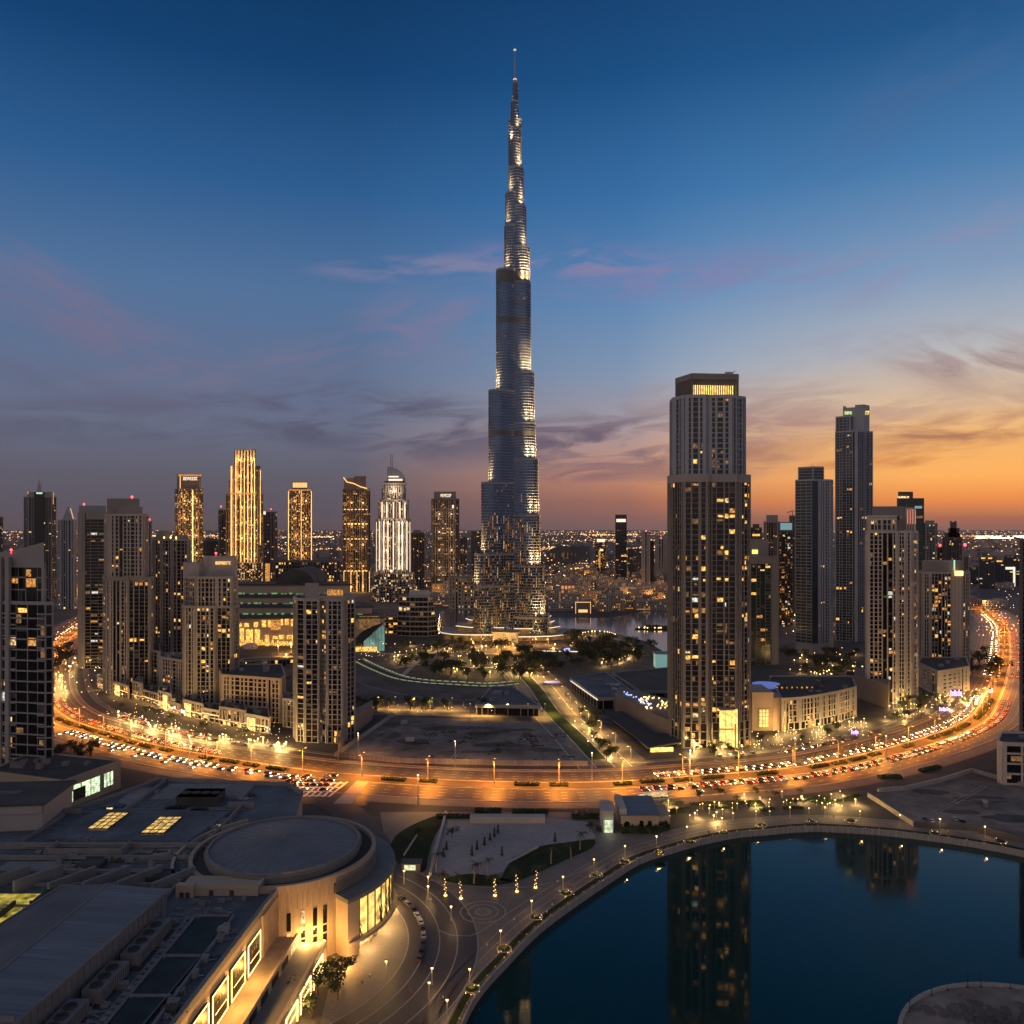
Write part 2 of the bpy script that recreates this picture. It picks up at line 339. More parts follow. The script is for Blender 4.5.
nz = N.new('ShaderNodeTexNoise'); nz.inputs['Scale'].default_value = .35; nz.inputs['Detail'].default_value = 3; L.new(g.outputs['Position'], nz.inputs['Vector'])
bp = N.new('ShaderNodeBump'); bp.inputs['Strength'].default_value = .10; bp.inputs['Distance'].default_value = .06; L.new(nz.outputs[0], bp.inputs['Height']); L.new(bp.outputs[0], N['Principled BSDF'].inputs['Normal'])
n2 = N.new('ShaderNodeTexNoise'); n2.inputs['Scale'].default_value = .022; n2.inputs['Detail'].default_value = 4; n2.inputs['Distortion'].default_value = 1.2; L.new(g.outputs['Position'], n2.inputs['Vector'])
mr = N.new('ShaderNodeMapRange'); mr.inputs[1].default_value = .38; mr.inputs[2].default_value = .66; mr.inputs[3].default_value = .03; mr.inputs[4].default_value = .10; L.new(n2.outputs[0], mr.inputs[0]); L.new(mr.outputs[0], N['Principled BSDF'].inputs['Roughness'])
structure('lake_water', mb, wm)
# quay wall and coping of the lake
mb = MB(); mb.ring(LAKE, -.5, .25, -3.2, .35, closed=False)
structure('quay_kerb', mb, M['kerb'])
mb = MB(); strip(mb, LAKE, -17, -.52, .05); structure('lake_promenade', mb, M['pave'])
mb = MB(); 
for k, o in enumerate((-4.5, -8, -11.5)): strip(mb, LAKE, o-.35, o, .09)
structure('promenade_bands', mb, M['pave_pale'])
mb = MB(); strip(mb, LAKE, -3.8, -1.6, .05, h=.22); structure('planted_strip', mb, M['grass'])
# fountain lake behind the tall spire tower
fm = mat('fountain_water', (.05,.065,.085), .12, var=.2, scale=.01, spec=.9)
def pxpoly(pts, z=0.0): return [G(x, y, z) for x, y in pts]
def ccw(p):
    a = sum(p[i-1][0]*p[i][1]-p[i][0]*p[i-1][1] for i in range(len(p))); return p if a > 0 else p[::-1]
concave(ccw(pxpoly([(540,640),(561,628.5),(589,629.5),(619,634.5),(648,642),(664,652),(690,652),(720,640),(720,606),(690,605),(663,607.5),(637,613),(610,618),(589,618),(557,617.5),(520,618)])), .12, fm, 'fountain_lake')
concave(ccw(pxpoly([(436,634),(462,634),(470,610),(452,608),(440,611)])), .12, fm, 'fountain_lake')
# lots of bare sand
concave(ccw(pxpoly([(335,757),(394,716.5),(551,722.5),(588,765),(460,764)])), .06, M['sand'], 'sand_lot')
concave(ccw(pxpoly([(352,700),(354,668),(366,667),(394,680),(424,685),(490,688.5),(476,706),(420,706)])), .06, M['sand_dark'], 'sand_lot')
concave(ccw(pxpoly([(871,796),(915,825),(1024,843),(1090,850),(1090,780),(1000,780),(968,770.5)])), .06, M['sand'], 'sand_lot')
# tyre tracks, darker damp patches and pale heaps over the lots
def blot(x, y, rx, ry, seed, n=14):
    q = random.Random(seed); p = [(x+rx*q.uniform(.55,1.1)*cos(2*pi*k/n), y+ry*q.uniform(.55,1.1)*sin(2*pi*k/n)) for k in range(n)]; return ccw(catmull(p+[p[0]], 2)[:-1])
M['sand_damp'] = mat('damp_sand', (.085,.068,.06), .9, var=.5, scale=.06, var2=.4, scale2=.4); M['sand_pale'] = mat('pale_sand', (.30,.25,.21), .95, var=.3, scale=.08, var2=.3, scale2=.5)
for k, (px, py, rx, ry) in enumerate(((455,728,26,8),(415,742,16,9),(500,745,20,8),(520,730,14,5),(390,735,12,10),(470,752,22,4),(545,750,14,6),(980,800,20,9),(930,792,16,6),(1010,818,16,7),(960,812,12,4))):
    x, y = G(px, py); concave(blot(x, y, rx, ry, k), .10+.004*k, M['sand_damp'], 'damp_ground')
for k, pts in enumerate(([(380,728),(420,733),(470,741),(560,744),(585,758)],[(372,745),(400,728),(440,722)],[(450,762),(470,745),(530,735),(548,727)],[(360,684),(400,694),(440,700),(475,700)],[(890,800),(930,806),(990,800),(1060,806)],[(925,818),(960,800),(985,786)])):
    mb = MB(); ln = catmull([G(*p) for p in pts], 6)
    strip(mb, ln, -1.6, -.7, .17+.004*k); strip(mb, ln, .7, 1.6, .17+.004*k); structure('dirt_track', mb, M['sand_pale'])
# parched scrub and heaps on the lots
def clumps(mb, poly, n, smin, smax, h, seed):
    q = random.Random(seed); xs = [p[0] for p in poly]; ys = [p[1] for p in poly]
    for _ in range(n):
        x = q.uniform(*xs) if len(xs) == 2 else q.uniform(min(xs), max(xs)); y = q.uniform(min(ys), max(ys))
        for _ in range(q.randint(4, 14)):
            s = q.uniform(smin, smax); a = x+q.gauss(0, smax*2.2); b = y+q.gauss(0, smax*1.2)
            mb.ball(a, b, 0, s, n=5, k=3, sz=h*q.uniform(.4, 1))
mb = MB()
for (x0,x1,y0,y1,n,sd_) in ((-68,-48,560,590,5,7),(-30,-5,590,612,6,8),(10,24,505,525,4,9),(-50,-20,560,600,6,1),(-15,10,520,570,7,2),(5,30,545,600,4,3),(-60,-35,520,545,4,4),(25,40,530,600,3,5)):
    clumps(mb, [(x0,y0),(x1,y1)], n, .5, 1.6, .6, sd_)
tag(obj('scrub', mb, M['leaf']), kind='stuff')
# ---------------------------------------------------------------- the boulevard, one long bend
MAIN = catmull([G(*p) for p in [(150,598),(110,611),(78,628),(53,652)]]+[(-478,810),(-412,700),(-358,634),(-300,588),(-236,545),(-159,508),(-109,490),(-30,475),(46,472),(113,484),(195,508),(290,566),(366,632),(425,710)]+
               [(520,850),(640,1040),(790,1300),(960,1700),(1200,2400)], 9)
def near(px, py):
    p = G(px, py); return min(range(len(MAIN)), key=lambda i: (MAIN[i][0]-p[0])**2+(MAIN[i][1]-p[1])**2)
# offsets: positive = camera side (to the right of the walking direction), negative = far side
mb = MB(); strip(mb, MAIN, -44, 38, .05); structure('boulevard_verge', mb, M['pave'])
mb = MB(); strip(mb, MAIN, -27, -6, .09); strip(mb, MAIN, 6, 28, .09); strip(mb, MAIN, -39, -31, .09)
structure('boulevard_road', mb, M['asphalt'])
mb = MB(); strip(mb, MAIN, -4.8, 4.8, .05, h=.2); structure('median_strip', mb, M['ground'])
mb = MB()
for o in (-6.0, 5.5, 28, -27.5, -39.4, -31): strip(mb, MAIN, o, o+.5, .05, h=.24)
structure('kerb', mb, M['kerb'])
mb = MB()
for o in (-26.3, -6.9, 6.6, 27.1): strip(mb, MAIN, o, o+.28, .13)
for o in (-22, -17, -12, 12, 17, 22):
    for i in range(0, len(MAIN)-1, 1): 
        seg = MAIN[i:i+2]
        if len(seg) == 2:
            q = ((seg[0][0]*.6+seg[1][0]*.4), (seg[0][1]*.6+seg[1][1]*.4)); strip(mb, [seg[0], q], o-.1, o+.14, .13)
structure('lane_markings', mb, M['paint'])
# junction plate with crossing bars, beside the domed hall
mb = MB(); jp = ccw(pxpoly([(286,770),(376,770),(366,806),(262,803)])); mb.flat(jp, .16); structure('junction_road', mb, M['asphalt'])
mb = MB()
mb.flat(ccw(pxpoly([(362,776),(373,776),(352,804),(333,804)])), .20)
structure('junction_crossing', mb, M['pave_pale'])
mb = MB()
for k in range(8):
    x = 292+k*6.3; mb.flat(ccw(pxpoly([(x+10,782),(x+12.5,782),(x-6,797),(x-8.6,797)])), .20)
for k in range(4): mb.flat(ccw(pxpoly([(290-4*k,783+k*4.2),(345-6*k,783+k*4.2),(344-6*k,784+k*4.2),(289-4*k,784+k*4.2)])), .24)
structure('junction_markings', mb, M['paint'])
# road that leaves the junction towards the camera, past the hall
SIDE = catmull([G(*p) for p in [(325,800),(352,816),(366,836),(380,856),(392,880)]], 6)
mb = MB(); strip(mb, SIDE, -9, 8, .13); structure('side_road', mb, M['asphalt'])
# street that runs from the boulevard to the park
ST = [G(606,768), G(575,735), G(552,712), G(537,690), G(521,672)]
ST = catmull(ST, 8)
mb = MB(); strip(mb, ST, -22, 30, .08); structure('park_street_pavement', mb, M['pave'])
mb = MB(); strip(mb, ST, -17, -6, .13); strip(mb, ST, 6, 17, .13); strip(mb, ST, 22, 28, .13); structure('park_street', mb, mat('pale_asphalt', (.12,.115,.10), .6, var=.3, scale=.06, var2=.2))
mb = MB(); strip(mb, ST[3:-4], -5, 5, .08, h=.25); structure('park_street_median', mb, M['lawn_green'])
mb = MB()
for o in (-17.3, -6.2, 5.9, 17): strip(mb, ST, o, o+.4, .17)
structure('street_markings', mb, M['paint'])
# cross street between the two sand lots
XS = [G(356,711.5), G(460,713.5), G(545,715), G(600,719), G(640,722)]
mb = MB(); strip(mb, XS, -12, 12, .17); structure('cross_street', mb, M['pave'])
mb = MB(); strip(mb, XS, -5, 5, .21); structure('cross_street_road', mb, M['asphalt'])
# curving walk on the far side of the dark lot
ARC = catmull([G(*p) for p in [(352,660),(367.6,668),(394,678.5),(423,683),(455,685),(489,686.6),(520,684)]], 8)
mb = MB(); strip(mb, ARC, -14, 1, .22); structure('curved_walk', mb, M['pave_pale'])
mb = MB(); strip(mb, ARC, -10, -3.5, .26); structure('curved_lawn', mb, M['lawn_green'])
# white plaza with its lawns, compass paving, drop-off lanes beside the hall
concave(ccw(pxpoly([(380,812),(560,812),(640,818),(660,842),(600,880),(540,925),(480,985),(455,1024),(440,1100),(300,1100),(330,985),(392,880)])), .035, M['pave'], 'plaza_pavement')
concave(ccw(pxpoly([(446,814),(470,818),(545,818),(588,822),(596,838),(570,842),(540,846),(512,858),(503,872),(487,876),(455,877),(430,872),(432,850)])), .10, M['pave_pale'], 'white_plaza')
def lawn(pts): concave(ccw(catmull(pxpoly(pts+[pts[0]]), 3)), .16, M['grass'], 'lawn')
lawn([(500,880),(512,862),(540,847),(572,842),(594,840),(592,848),(566,860),(540,872),(515,882)])
lawn([(440,880),(470,874),(498,878),(514,882),(490,886),(462,885)])
lawn([(388,852),(396,836),(415,824),(440,815),(444,820),(434,838),(428,858),(424,872),(404,868)])
CX, CY = -98.0, 288.0
def arcline(r, a0, a1, step=3): return [(CX+r*cos(radians(a)), CY+r*sin(radians(a))) for a in range(a0, a1+1, step)]
mb = MB(); strip(mb, arcline(60, -68, 52), 0, 26, .09); structure('drop_off_lanes', mb, M['pave_dark'])
mb = MB()
for r in (60, 66, 71.5, 78, 85.5): strip(mb, arcline(r, -68, 52), 0, .45, .14)
structure('lane_lines', mb, M['pave_pale'])
mb = MB(); mx, my = G(483,912)
def disc(r, n=40): return [(mx+r*cos(2*pi*i/n), my+r*sin(2*pi*i/n)) for i in range(n)]
for r in (3.2, 6.2, 9.2): mb.ring(disc(r), -.45, 0, .09, .12)
for k in range(8):
    a = pi*k/4; mb.obox((mx+1*cos(a), my+1*sin(a)), (mx+3*cos(a), my+3*sin(a)), -.15, .15, .09, .13)
structure('compass_paving', mb, M['pave_pale'])
for pts in ([(428,880),(500,888),(560,880),(625,848)], [(438,930),(470,936),(520,905),(590,862)]):
    mb = MB(); strip(mb, catmull(pxpoly(pts), 5), 0, .5, .15); structure('paving_line', mb, M['pave_pale'])
# low white walls on the plaza
mb = MB(); mb.obox(G(470,822), G(545,822), -2.2, 2.2, .12, 3.4); single('plaza_wall', mb, M['pale'], 'long pale wall along the back of the white plaza', 'wall')
mb = MB(); mb.obox(G(430,876), G(446,814), -.6, .6, .12, 1.6); single('plaza_wall', mb, M['pale'], 'low pale wall on the side of the white plaza nearest the hall', 'wall')
mb = MB()
for a, b in (((507,864),(538,848)), ): mb.obox(G(*a), G(*b), -.3, .3, .2, .9)
single('lawn_bench', mb, M['pale'], 'long white bench slab lying on the curved lawn by the promenade', 'bench')
mb = MB()
for a, b in (((404,856),(417,836)), ): mb.obox(G(*a), G(*b), -.3, .3, .2, .9)
single('lawn_bench', mb, M['pale'], 'white bench slab lying on the lawn beside the hall', 'bench')
# round sandy islet at the lake's near corner
mb = MB(); ix, iy, ir = 155, 222, 43
def idisc(r, n=64): return [(ix+r*cos(2*pi*i/n), iy+r*sin(2*pi*i/n)) for i in range(n)]
mb.prism(idisc(ir), -3.2, .7); mb.ring(idisc(ir+.05), -.9, .3, .5, 1.5, 1)
q = random.Random(3)
tag(obj('islet_ground', mb, [M['sand'], M['kerb']]), kind='structure')
mb = MB()
for k in range(150):
    a = q.uniform(0, 2*pi); r = ir*sqrt(q.uniform(0, .85)); x, y = ix+r*cos(a), iy+r*sin(a)
    if k < 70: x, y = 147+q.gauss(0, 9), 248+q.gauss(0, 4)
    elif k < 110: x, y = 166+q.gauss(0, 5), 238+q.gauss(0, 9)
    mb.ball(x, y, .6, q.uniform(.5, 2.2), n=6, k=4, sz=q.uniform(.25,.6))
tag(obj('rubble', mb, M['sand_dark']), kind='stuff')
mb = MB(); mb.obox((160,243), (176,252), -.5, .5, .7, 1.6); mb.obox((150,236), (160,243), -.5, .5, .7, 1.4); single('islet_wall', mb, M['kerb'], 'broken pale wall lying across the round sandy islet', 'wall')
for k, (px, py) in enumerate(((894,1005),(920,988),(941,985),(965,984.5),(978,983.5),(1007,983))):
    x, y = G(px, py, 1.0); d = sqrt((x-ix)**2+(y-iy)**2); x, y = ix+(x-ix)*(ir-1.4)/d, iy+(y-iy)*(ir-1.4)/d
    mb = MB(); h = (8,4.5,2,6.5,5.8,3.6)[k]; mb.tube((x,y,.6),(x,y,h),.14,.09); mb.box(x-.25,x+.25,y-.25,y+.25,.6,.9)
    single('islet_post', mb, M['dark_metal'], ['tall dark post at the near bend of the islet rim','mid height dark post beside the tall one on the islet rim','short stub post on the islet rim','slim dark post where the islet rim is highest in view','second slim post just past the islet crest','low post at the far side of the islet rim'][k], 'post')

# railing along the quay
T = thing('quay_railing', 'thin dark railing with many posts along the curved edge of the lake', 'railing', (EDGE[8][0], EDGE[8][1], 0)); QL = [p for p in LAKE if p[1] > 200]; QL = QL[:[i for i, p in enumerate(QL) if p[0] < 262][-1]]
mb = MB(); d_ = 0
A = offset(QL, -.15, False)
for p, n_ in zip(A, A[1:]):
    mb.obox(p, n_, -.04, .04, 1.32, 1.42); mb.obox(p, n_, -.02, .02, .85, .9); L_ = sqrt((n_[0]-p[0])**2+(n_[1]-p[1])**2)
    for k in range(max(1, int(L_/2.0))): u = k/max(1, int(L_/2.0)); x, y = p[0]+(n_[0]-p[0])*u, p[1]+(n_[1]-p[1])*u; mb.box(x-.07,x+.07,y-.07,y+.07,.34,1.34)
obj('rail', mb, M['dark_metal'], T)
for p in offset(QL, -1.1, False): mb = MB(); mb.box(p[0]-.16,p[0]+.16,p[1]-.16,p[1]+.16,.3,.62); obj('step_light', mb, M['win_amber'], T)
LDATA = {}
def LIGHT(name, power, col, size=.3, key=None, spot=None):
    k = (name, power, col, spot)
    if k not in LDATA:
        ld = bpy.data.lights.new(name, 'SPOT' if spot else 'POINT'); ld.energy = power; ld.color = col; ld.shadow_soft_size = size
        if spot: ld.spot_size = radians(spot); ld.spot_blend = .6
        LDATA[k] = ld
    return LDATA[k]
# ---------------------------------------------------------------- towers
WB = bpy.data.meshes.new('window'); 
_w = MB(); _w.box(-.5,.5,-.5,.5,-.5,.5); WMESH = {}
def wmesh(k):
    if k not in WMESH: WMESH[k] = mesh('window_'+k, _w, M[k])
    return WMESH[k]
def wash(t, px0, px1, y0, y1, Y, n, rows, power, col):
    """Point lights added in mid-air before a front to wash it."""
    for r in range(rows):
        for k in range(n):
            x = PX(px0+(px1-px0)*(k+.5)/n, Y); z = ZZ(y1+(y0-y1)*(r+.5)/rows, Y)
            l = bpy.data.objects.new('facade_floodlight', LIGHT('facade_floodlight', power, col, 1.5)); C.objects.link(l); l.parent = t.T; l.location = (x-t.x, Y-11-t.y, z)  # hangs free of the tower, added to make the facade glow
GOLD = (1,.50,.13)
WK = ['win','win_amber','win_dim','win_pale','win_white','win_shop']
M['win_shop'] = window_mat('shop_window', (1,.56,.15), 2.2, sample=False, lo=.3, scale=.5)
class Tower:
    def __init__(s, name, label, cat, x, y, group=None, rnd=1):
        s.T = thing(name, label, cat, (x, y, 0), group); s.x = x; s.y = y; s.near = y < 1300
        s.glass = MB(); s.frame = MB(); s.frame2 = MB(); s.roofs = []; s.trim = MB(); s.roof = MB(); s.wins = []; s.q = random.Random(rnd)
    def vol(s, poly, z0, z1, fh=3.6, bay=4.0, pw=.8, pd=.5, sh=.9, sd=.32, p=.10, detail=True, hide=(), parapet=1.2, edge_style=None, kinds=('win','win','win_amber','win_dim','win_dim'), run=3, zwin=None, fr=None):
        F0 = s.frame
        if fr is not None: s.frame = fr
        s.glass.prism(poly, z0, z1-.05, top=False)
        n = len(poly); q = s.q; nf = max(1, int((z1-z0)/fh)); fh = (z1-z0)/nf
        for i in range(n):
            a, b = poly[i], poly[(i+1) % n]; L = sqrt((b[0]-a[0])**2+(b[1]-a[1])**2)
            ux, uy = (b[0]-a[0])/L, (b[1]-a[1])/L; nx, ny = uy, -ux; mxx, myy = (a[0]+b[0])/2, (a[1]+b[1])/2
            facing = nx*(0-mxx)+ny*(0-myy) > -.25*sqrt(mxx**2+myy**2)
            st = dict(bay=bay, pw=pw, pd=pd, sh=sh, sd=sd, p=p)
            if edge_style and i in edge_style: st.update(edge_style[i])
            if s.near and st['p'] < .5: st['p'] *= 1.45
            if st['pw'] < 2.4: st['pw'] *= .74
            if st['sh'] < 2.4: st['sh'] *= .52
            nb = max(1, round(L/st['bay'])); bw = L/nb
            if not facing or i in hide:
                s.frame.obox(a, b, 0, .2, z0, z1-.01*(i+1)); continue
            rq = random.Random(int(L*7)+i*13+nb); xs = [j*bw for j in range(nb+1)]
            if nb >= 4 and st['pw'] > 0:
                for j in range(1, nb): xs[j] += bw*rq.choice((-.16,-.08,0,.08,.16))
            slots = {j for j in range(1, nb-1) if rq.random() < .16} if nb >= 5 and st['sh'] > 0 else set()
            P_ = lambda u: (a[0]+ux*u, a[1]+uy*u)
            if st['pw'] > 0:
                one = nb == 1 and st['pw']*3.2 > L
                for j in range(nb+1):
                    w = st['pw']*(1.6 if j in (0, nb) else 1.9 if rq.random() < .22 else 1); w = L*.92 if one else min(w, bw*.62)
                    if one and j: break
                    c = min(max(xs[j], w/2), L-w/2)
                    s.frame.obox(P_(c-w/2), P_(c+w/2), -.05, st['pd']*(1.25 if w > st['pw']*1.5 else 1)+.004*(i % 3), z0+.003*i, z1-.01*(i+1)-.002*j)
            if st['sh'] > 0:
                runs = []; j = 0
                while j < nb:
                    if j in slots: j += 1; continue
                    e = j
                    while e < nb and e not in slots: e += 1
                    runs.append((xs[j], xs[e])); j = e
                for k in range(nf):
                    for r0, r1 in runs: s.frame.obox(P_(r0), P_(r1), -.02, st['sd']+.003*(i % 2), z0+k*fh+.01*(k % 2), z0+k*fh+st['sh'], e0=-.03, e1=-.03)
            if st['p'] >= 0 and s.near and nb > 1:
                for k in range(nf):
                    for j in range(nb):
                        if q.random() < .13: u0, u1 = xs[j]+.3, xs[j+1]-.3; s.glass.obox(P_(u0), P_(u0+(u1-u0)*q.choice((.5,1,1))), -.05, .05, z0+k*fh+st['sh']+(fh-st['sh'])*q.choice((.05,.4,.55)), z0+(k+1)*fh-.05, 1)
            if st['p'] > 0:
                for k in range(nf):
                    if zwin and not (zwin[0] <= z0+k*fh <= zwin[1]): continue
                    j = 0
                    while j < nb:
                        if q.random() < st['p']/max(1, run*.6):
                            kd = q.choice(kinds)
                            for _ in range(q.randint(1, run)):
                                if j >= nb: break
                                if q.random() < .85:
                                    b0, b1 = xs[j]+st['pw']*.5, xs[j+1]-st['pw']*.5; full = max(.5, b1-b0); ww = full*q.choice((.42,.6,.85,.92)); c = (b0+b1)/2+q.choice((-1,0,1))*(full-ww)/2
                                    hh = (fh-st['sh'])*q.choice((.45,.62,.8,.9)); lo_ = z0+k*fh+st['sh']; zc = lo_+(fh-st['sh'])*.5+q.choice((-1,0,0,1))*((fh-st['sh'])-hh)*.42
                                    s.wins.append((a[0]+ux*c+nx*.11, a[1]+uy*c+ny*.11, zc, ww, hh, atan2(uy, ux), kd if q.random() < .75 else q.choice(('win_dim','win_amber','win_pale','win_white'))))
                                j += 1
                        j += 1
        if parapet:
            s.frame.ring(poly, -.5, pd+.06, z1-.9, z1+parapet)
            rm = MB(); rm.prism(offset(poly, -.51), z1-.4, z1+.1); s.roofs.append(rm)
        s.frame = F0
    def cap(s, poly, z0, z1, m=None): (s.trim if m is None else m).prism(poly, z0, z1)
    def finish(s, glassm, framem, trimm=None, roofm=None, nmax=90, bright=1.0):
        T = s.T
        if s.glass.v: obj('curtain_wall', s.glass, [M[glassm], M['blind']], T)
        if s.frame.v: obj('facade_frame', s.frame, M[framem], T)
        if s.frame2.v: obj('upper_frame', s.frame2, M['steel'], T)
        if s.trim.v: obj('roof_housing', s.trim, M[trimm or framem], T)
        for rm in s.roofs: obj('roof_deck', rm, M[roofm or 'roof_dark'], T)
        if s.roof.v: obj('roof_deck', s.roof, M[roofm or 'roof_dark'], T)
        W = s.wins[:]; s.q.shuffle(W); rest = {}
        for k, (x, y, z, w, h, a, kd) in enumerate(W):
            if k < nmax:
                o = link('window', wmesh(kd), T, (x-s.x, y-s.y, z)); o.scale = (w, .14, h); o.rotation_euler = (0, 0, a)
            else:
                mb = rest.setdefault(0, MB()); d = (cos(a)*w/2, sin(a)*w/2)
                mb.obox((x-d[0], y-d[1]), (x+d[0], y+d[1]), -.07, .07, z-h/2, z+h/2, mi=WK.index(kd))
        for mb in rest.values(): tag(obj('window', mb, [M[k] for k in WK], T), kind='stuff')
        return T
    def part(s, name, mb, m): return obj(name, mb, m if isinstance(m, list) else M[m], s.T)
    def beacon(s, x, y, z, r=.7, m='led_red'):
        mb = MB(); mb.ball(x, y, z, r); mb.tube((x,y,z-2.4),(x,y,z-r*.8),.12,.12); s.part('beacon', mb, m)
def fp(front, back_px=None, depth=30.0):
    """Footprint from the front corners as (picture column, distance), closed straight back along the view rays."""
    pts = [(PX(p, Y), Y) for p, Y in front]; Yb = max(Y for _, Y in front)+depth
    l, r = front[0][0], front[-1][0]; ins = .06*(r-l)
    return pts+[(PX(r-ins, Yb), Yb), (PX(l+ins, Yb), Yb)]
def shrink(front, dl, dr, dY=0): return [(p+dl*(1-(i/(len(front)-1)))-dr*(i/(len(front)-1)), Y+dY) for i, (p, Y) in enumerate(front)]
def antenna(t, x, y, z0, z1, r=.5, m='metal'):
    mb = MB(); mb.tube((x,y,z0),(x,y,z1),r,r*.3,6); mb.cyl(x,y,r*2,r*2,z0-.5,z0+1.2,8); t.part('antenna', mb, m)
def signband(t, p0, p1, Y, py0, py1, m, n=6, name='sign'):
    """Row of separate lit letters fixed to a wall that faces the camera."""
    mb = MB(); x0, x1 = PX(p0, Y), PX(p1, Y); z0, z1 = ZZ(py1, Y), ZZ(py0, Y); w = (x1-x0)/n; q = random.Random(int(p0*7))
    for i in range(n):
        a = x0+w*i+w*.08; b = a+w*.72; st = max(.25, w*.2)
        mb.box(a, a+st, Y-.5, Y-.1, z0, z1)
        mb.box(a+st, b, Y-.5, Y-.1, z1-(z1-z0)*.2, z1)
        if q.random() < .7: mb.box(a+st, b, Y-.5, Y-.1, z0, z0+(z1-z0)*.2)
        if q.random() < .6: mb.box(a+st, b, Y-.5, Y-.1, z0+(z1-z0)*.42, z0+(z1-z0)*.58)
        if q.random() < .5: mb.box(b-st, b, Y-.49, Y-.11, z0+(z1-z0)*.2, z1-(z1-z0)*.2)
    t.part(name, mb, m)
def gear(t, poly, z, n, seed, smin=2, smax=5, hmax=3.5):
    """Lift housings, ducts and tanks on a roof."""
    q = random.Random(seed); cx = sum(p[0] for p in poly)/len(poly); cy_ = sum(p[1] for p in poly)/len(poly)
    for i in range(n):
        a, b = q.choice(poly), q.choice(poly); u, v = q.uniform(.1,.6), q.uniform(0,.5)
        x = cx+(a[0]-cx)*u*.8+(b[0]-cx)*v*.5; y = cy_+(a[1]-cy_)*u*.8+(b[1]-cy_)*v*.5; s, w = q.uniform(smin,smax)/2, q.uniform(smin,smax)/2; h = q.uniform(.8,hmax)
        mb = MB(); mb.box(x-s, x+s, y-w, y+w, z+.1, z+h); mb.box(x-s*.7, x-s*.1, y-w*.6, y+w*.6, z+h, z+h+.35)
        if q.random() < .5: mb.cyl(x+s*.5, y, min(s,w)*.4, min(s,w)*.4, z+h, z+h+.5, 8)
        t.part('roof_plant', mb, q.choice(('hvac','metal','parapet')))

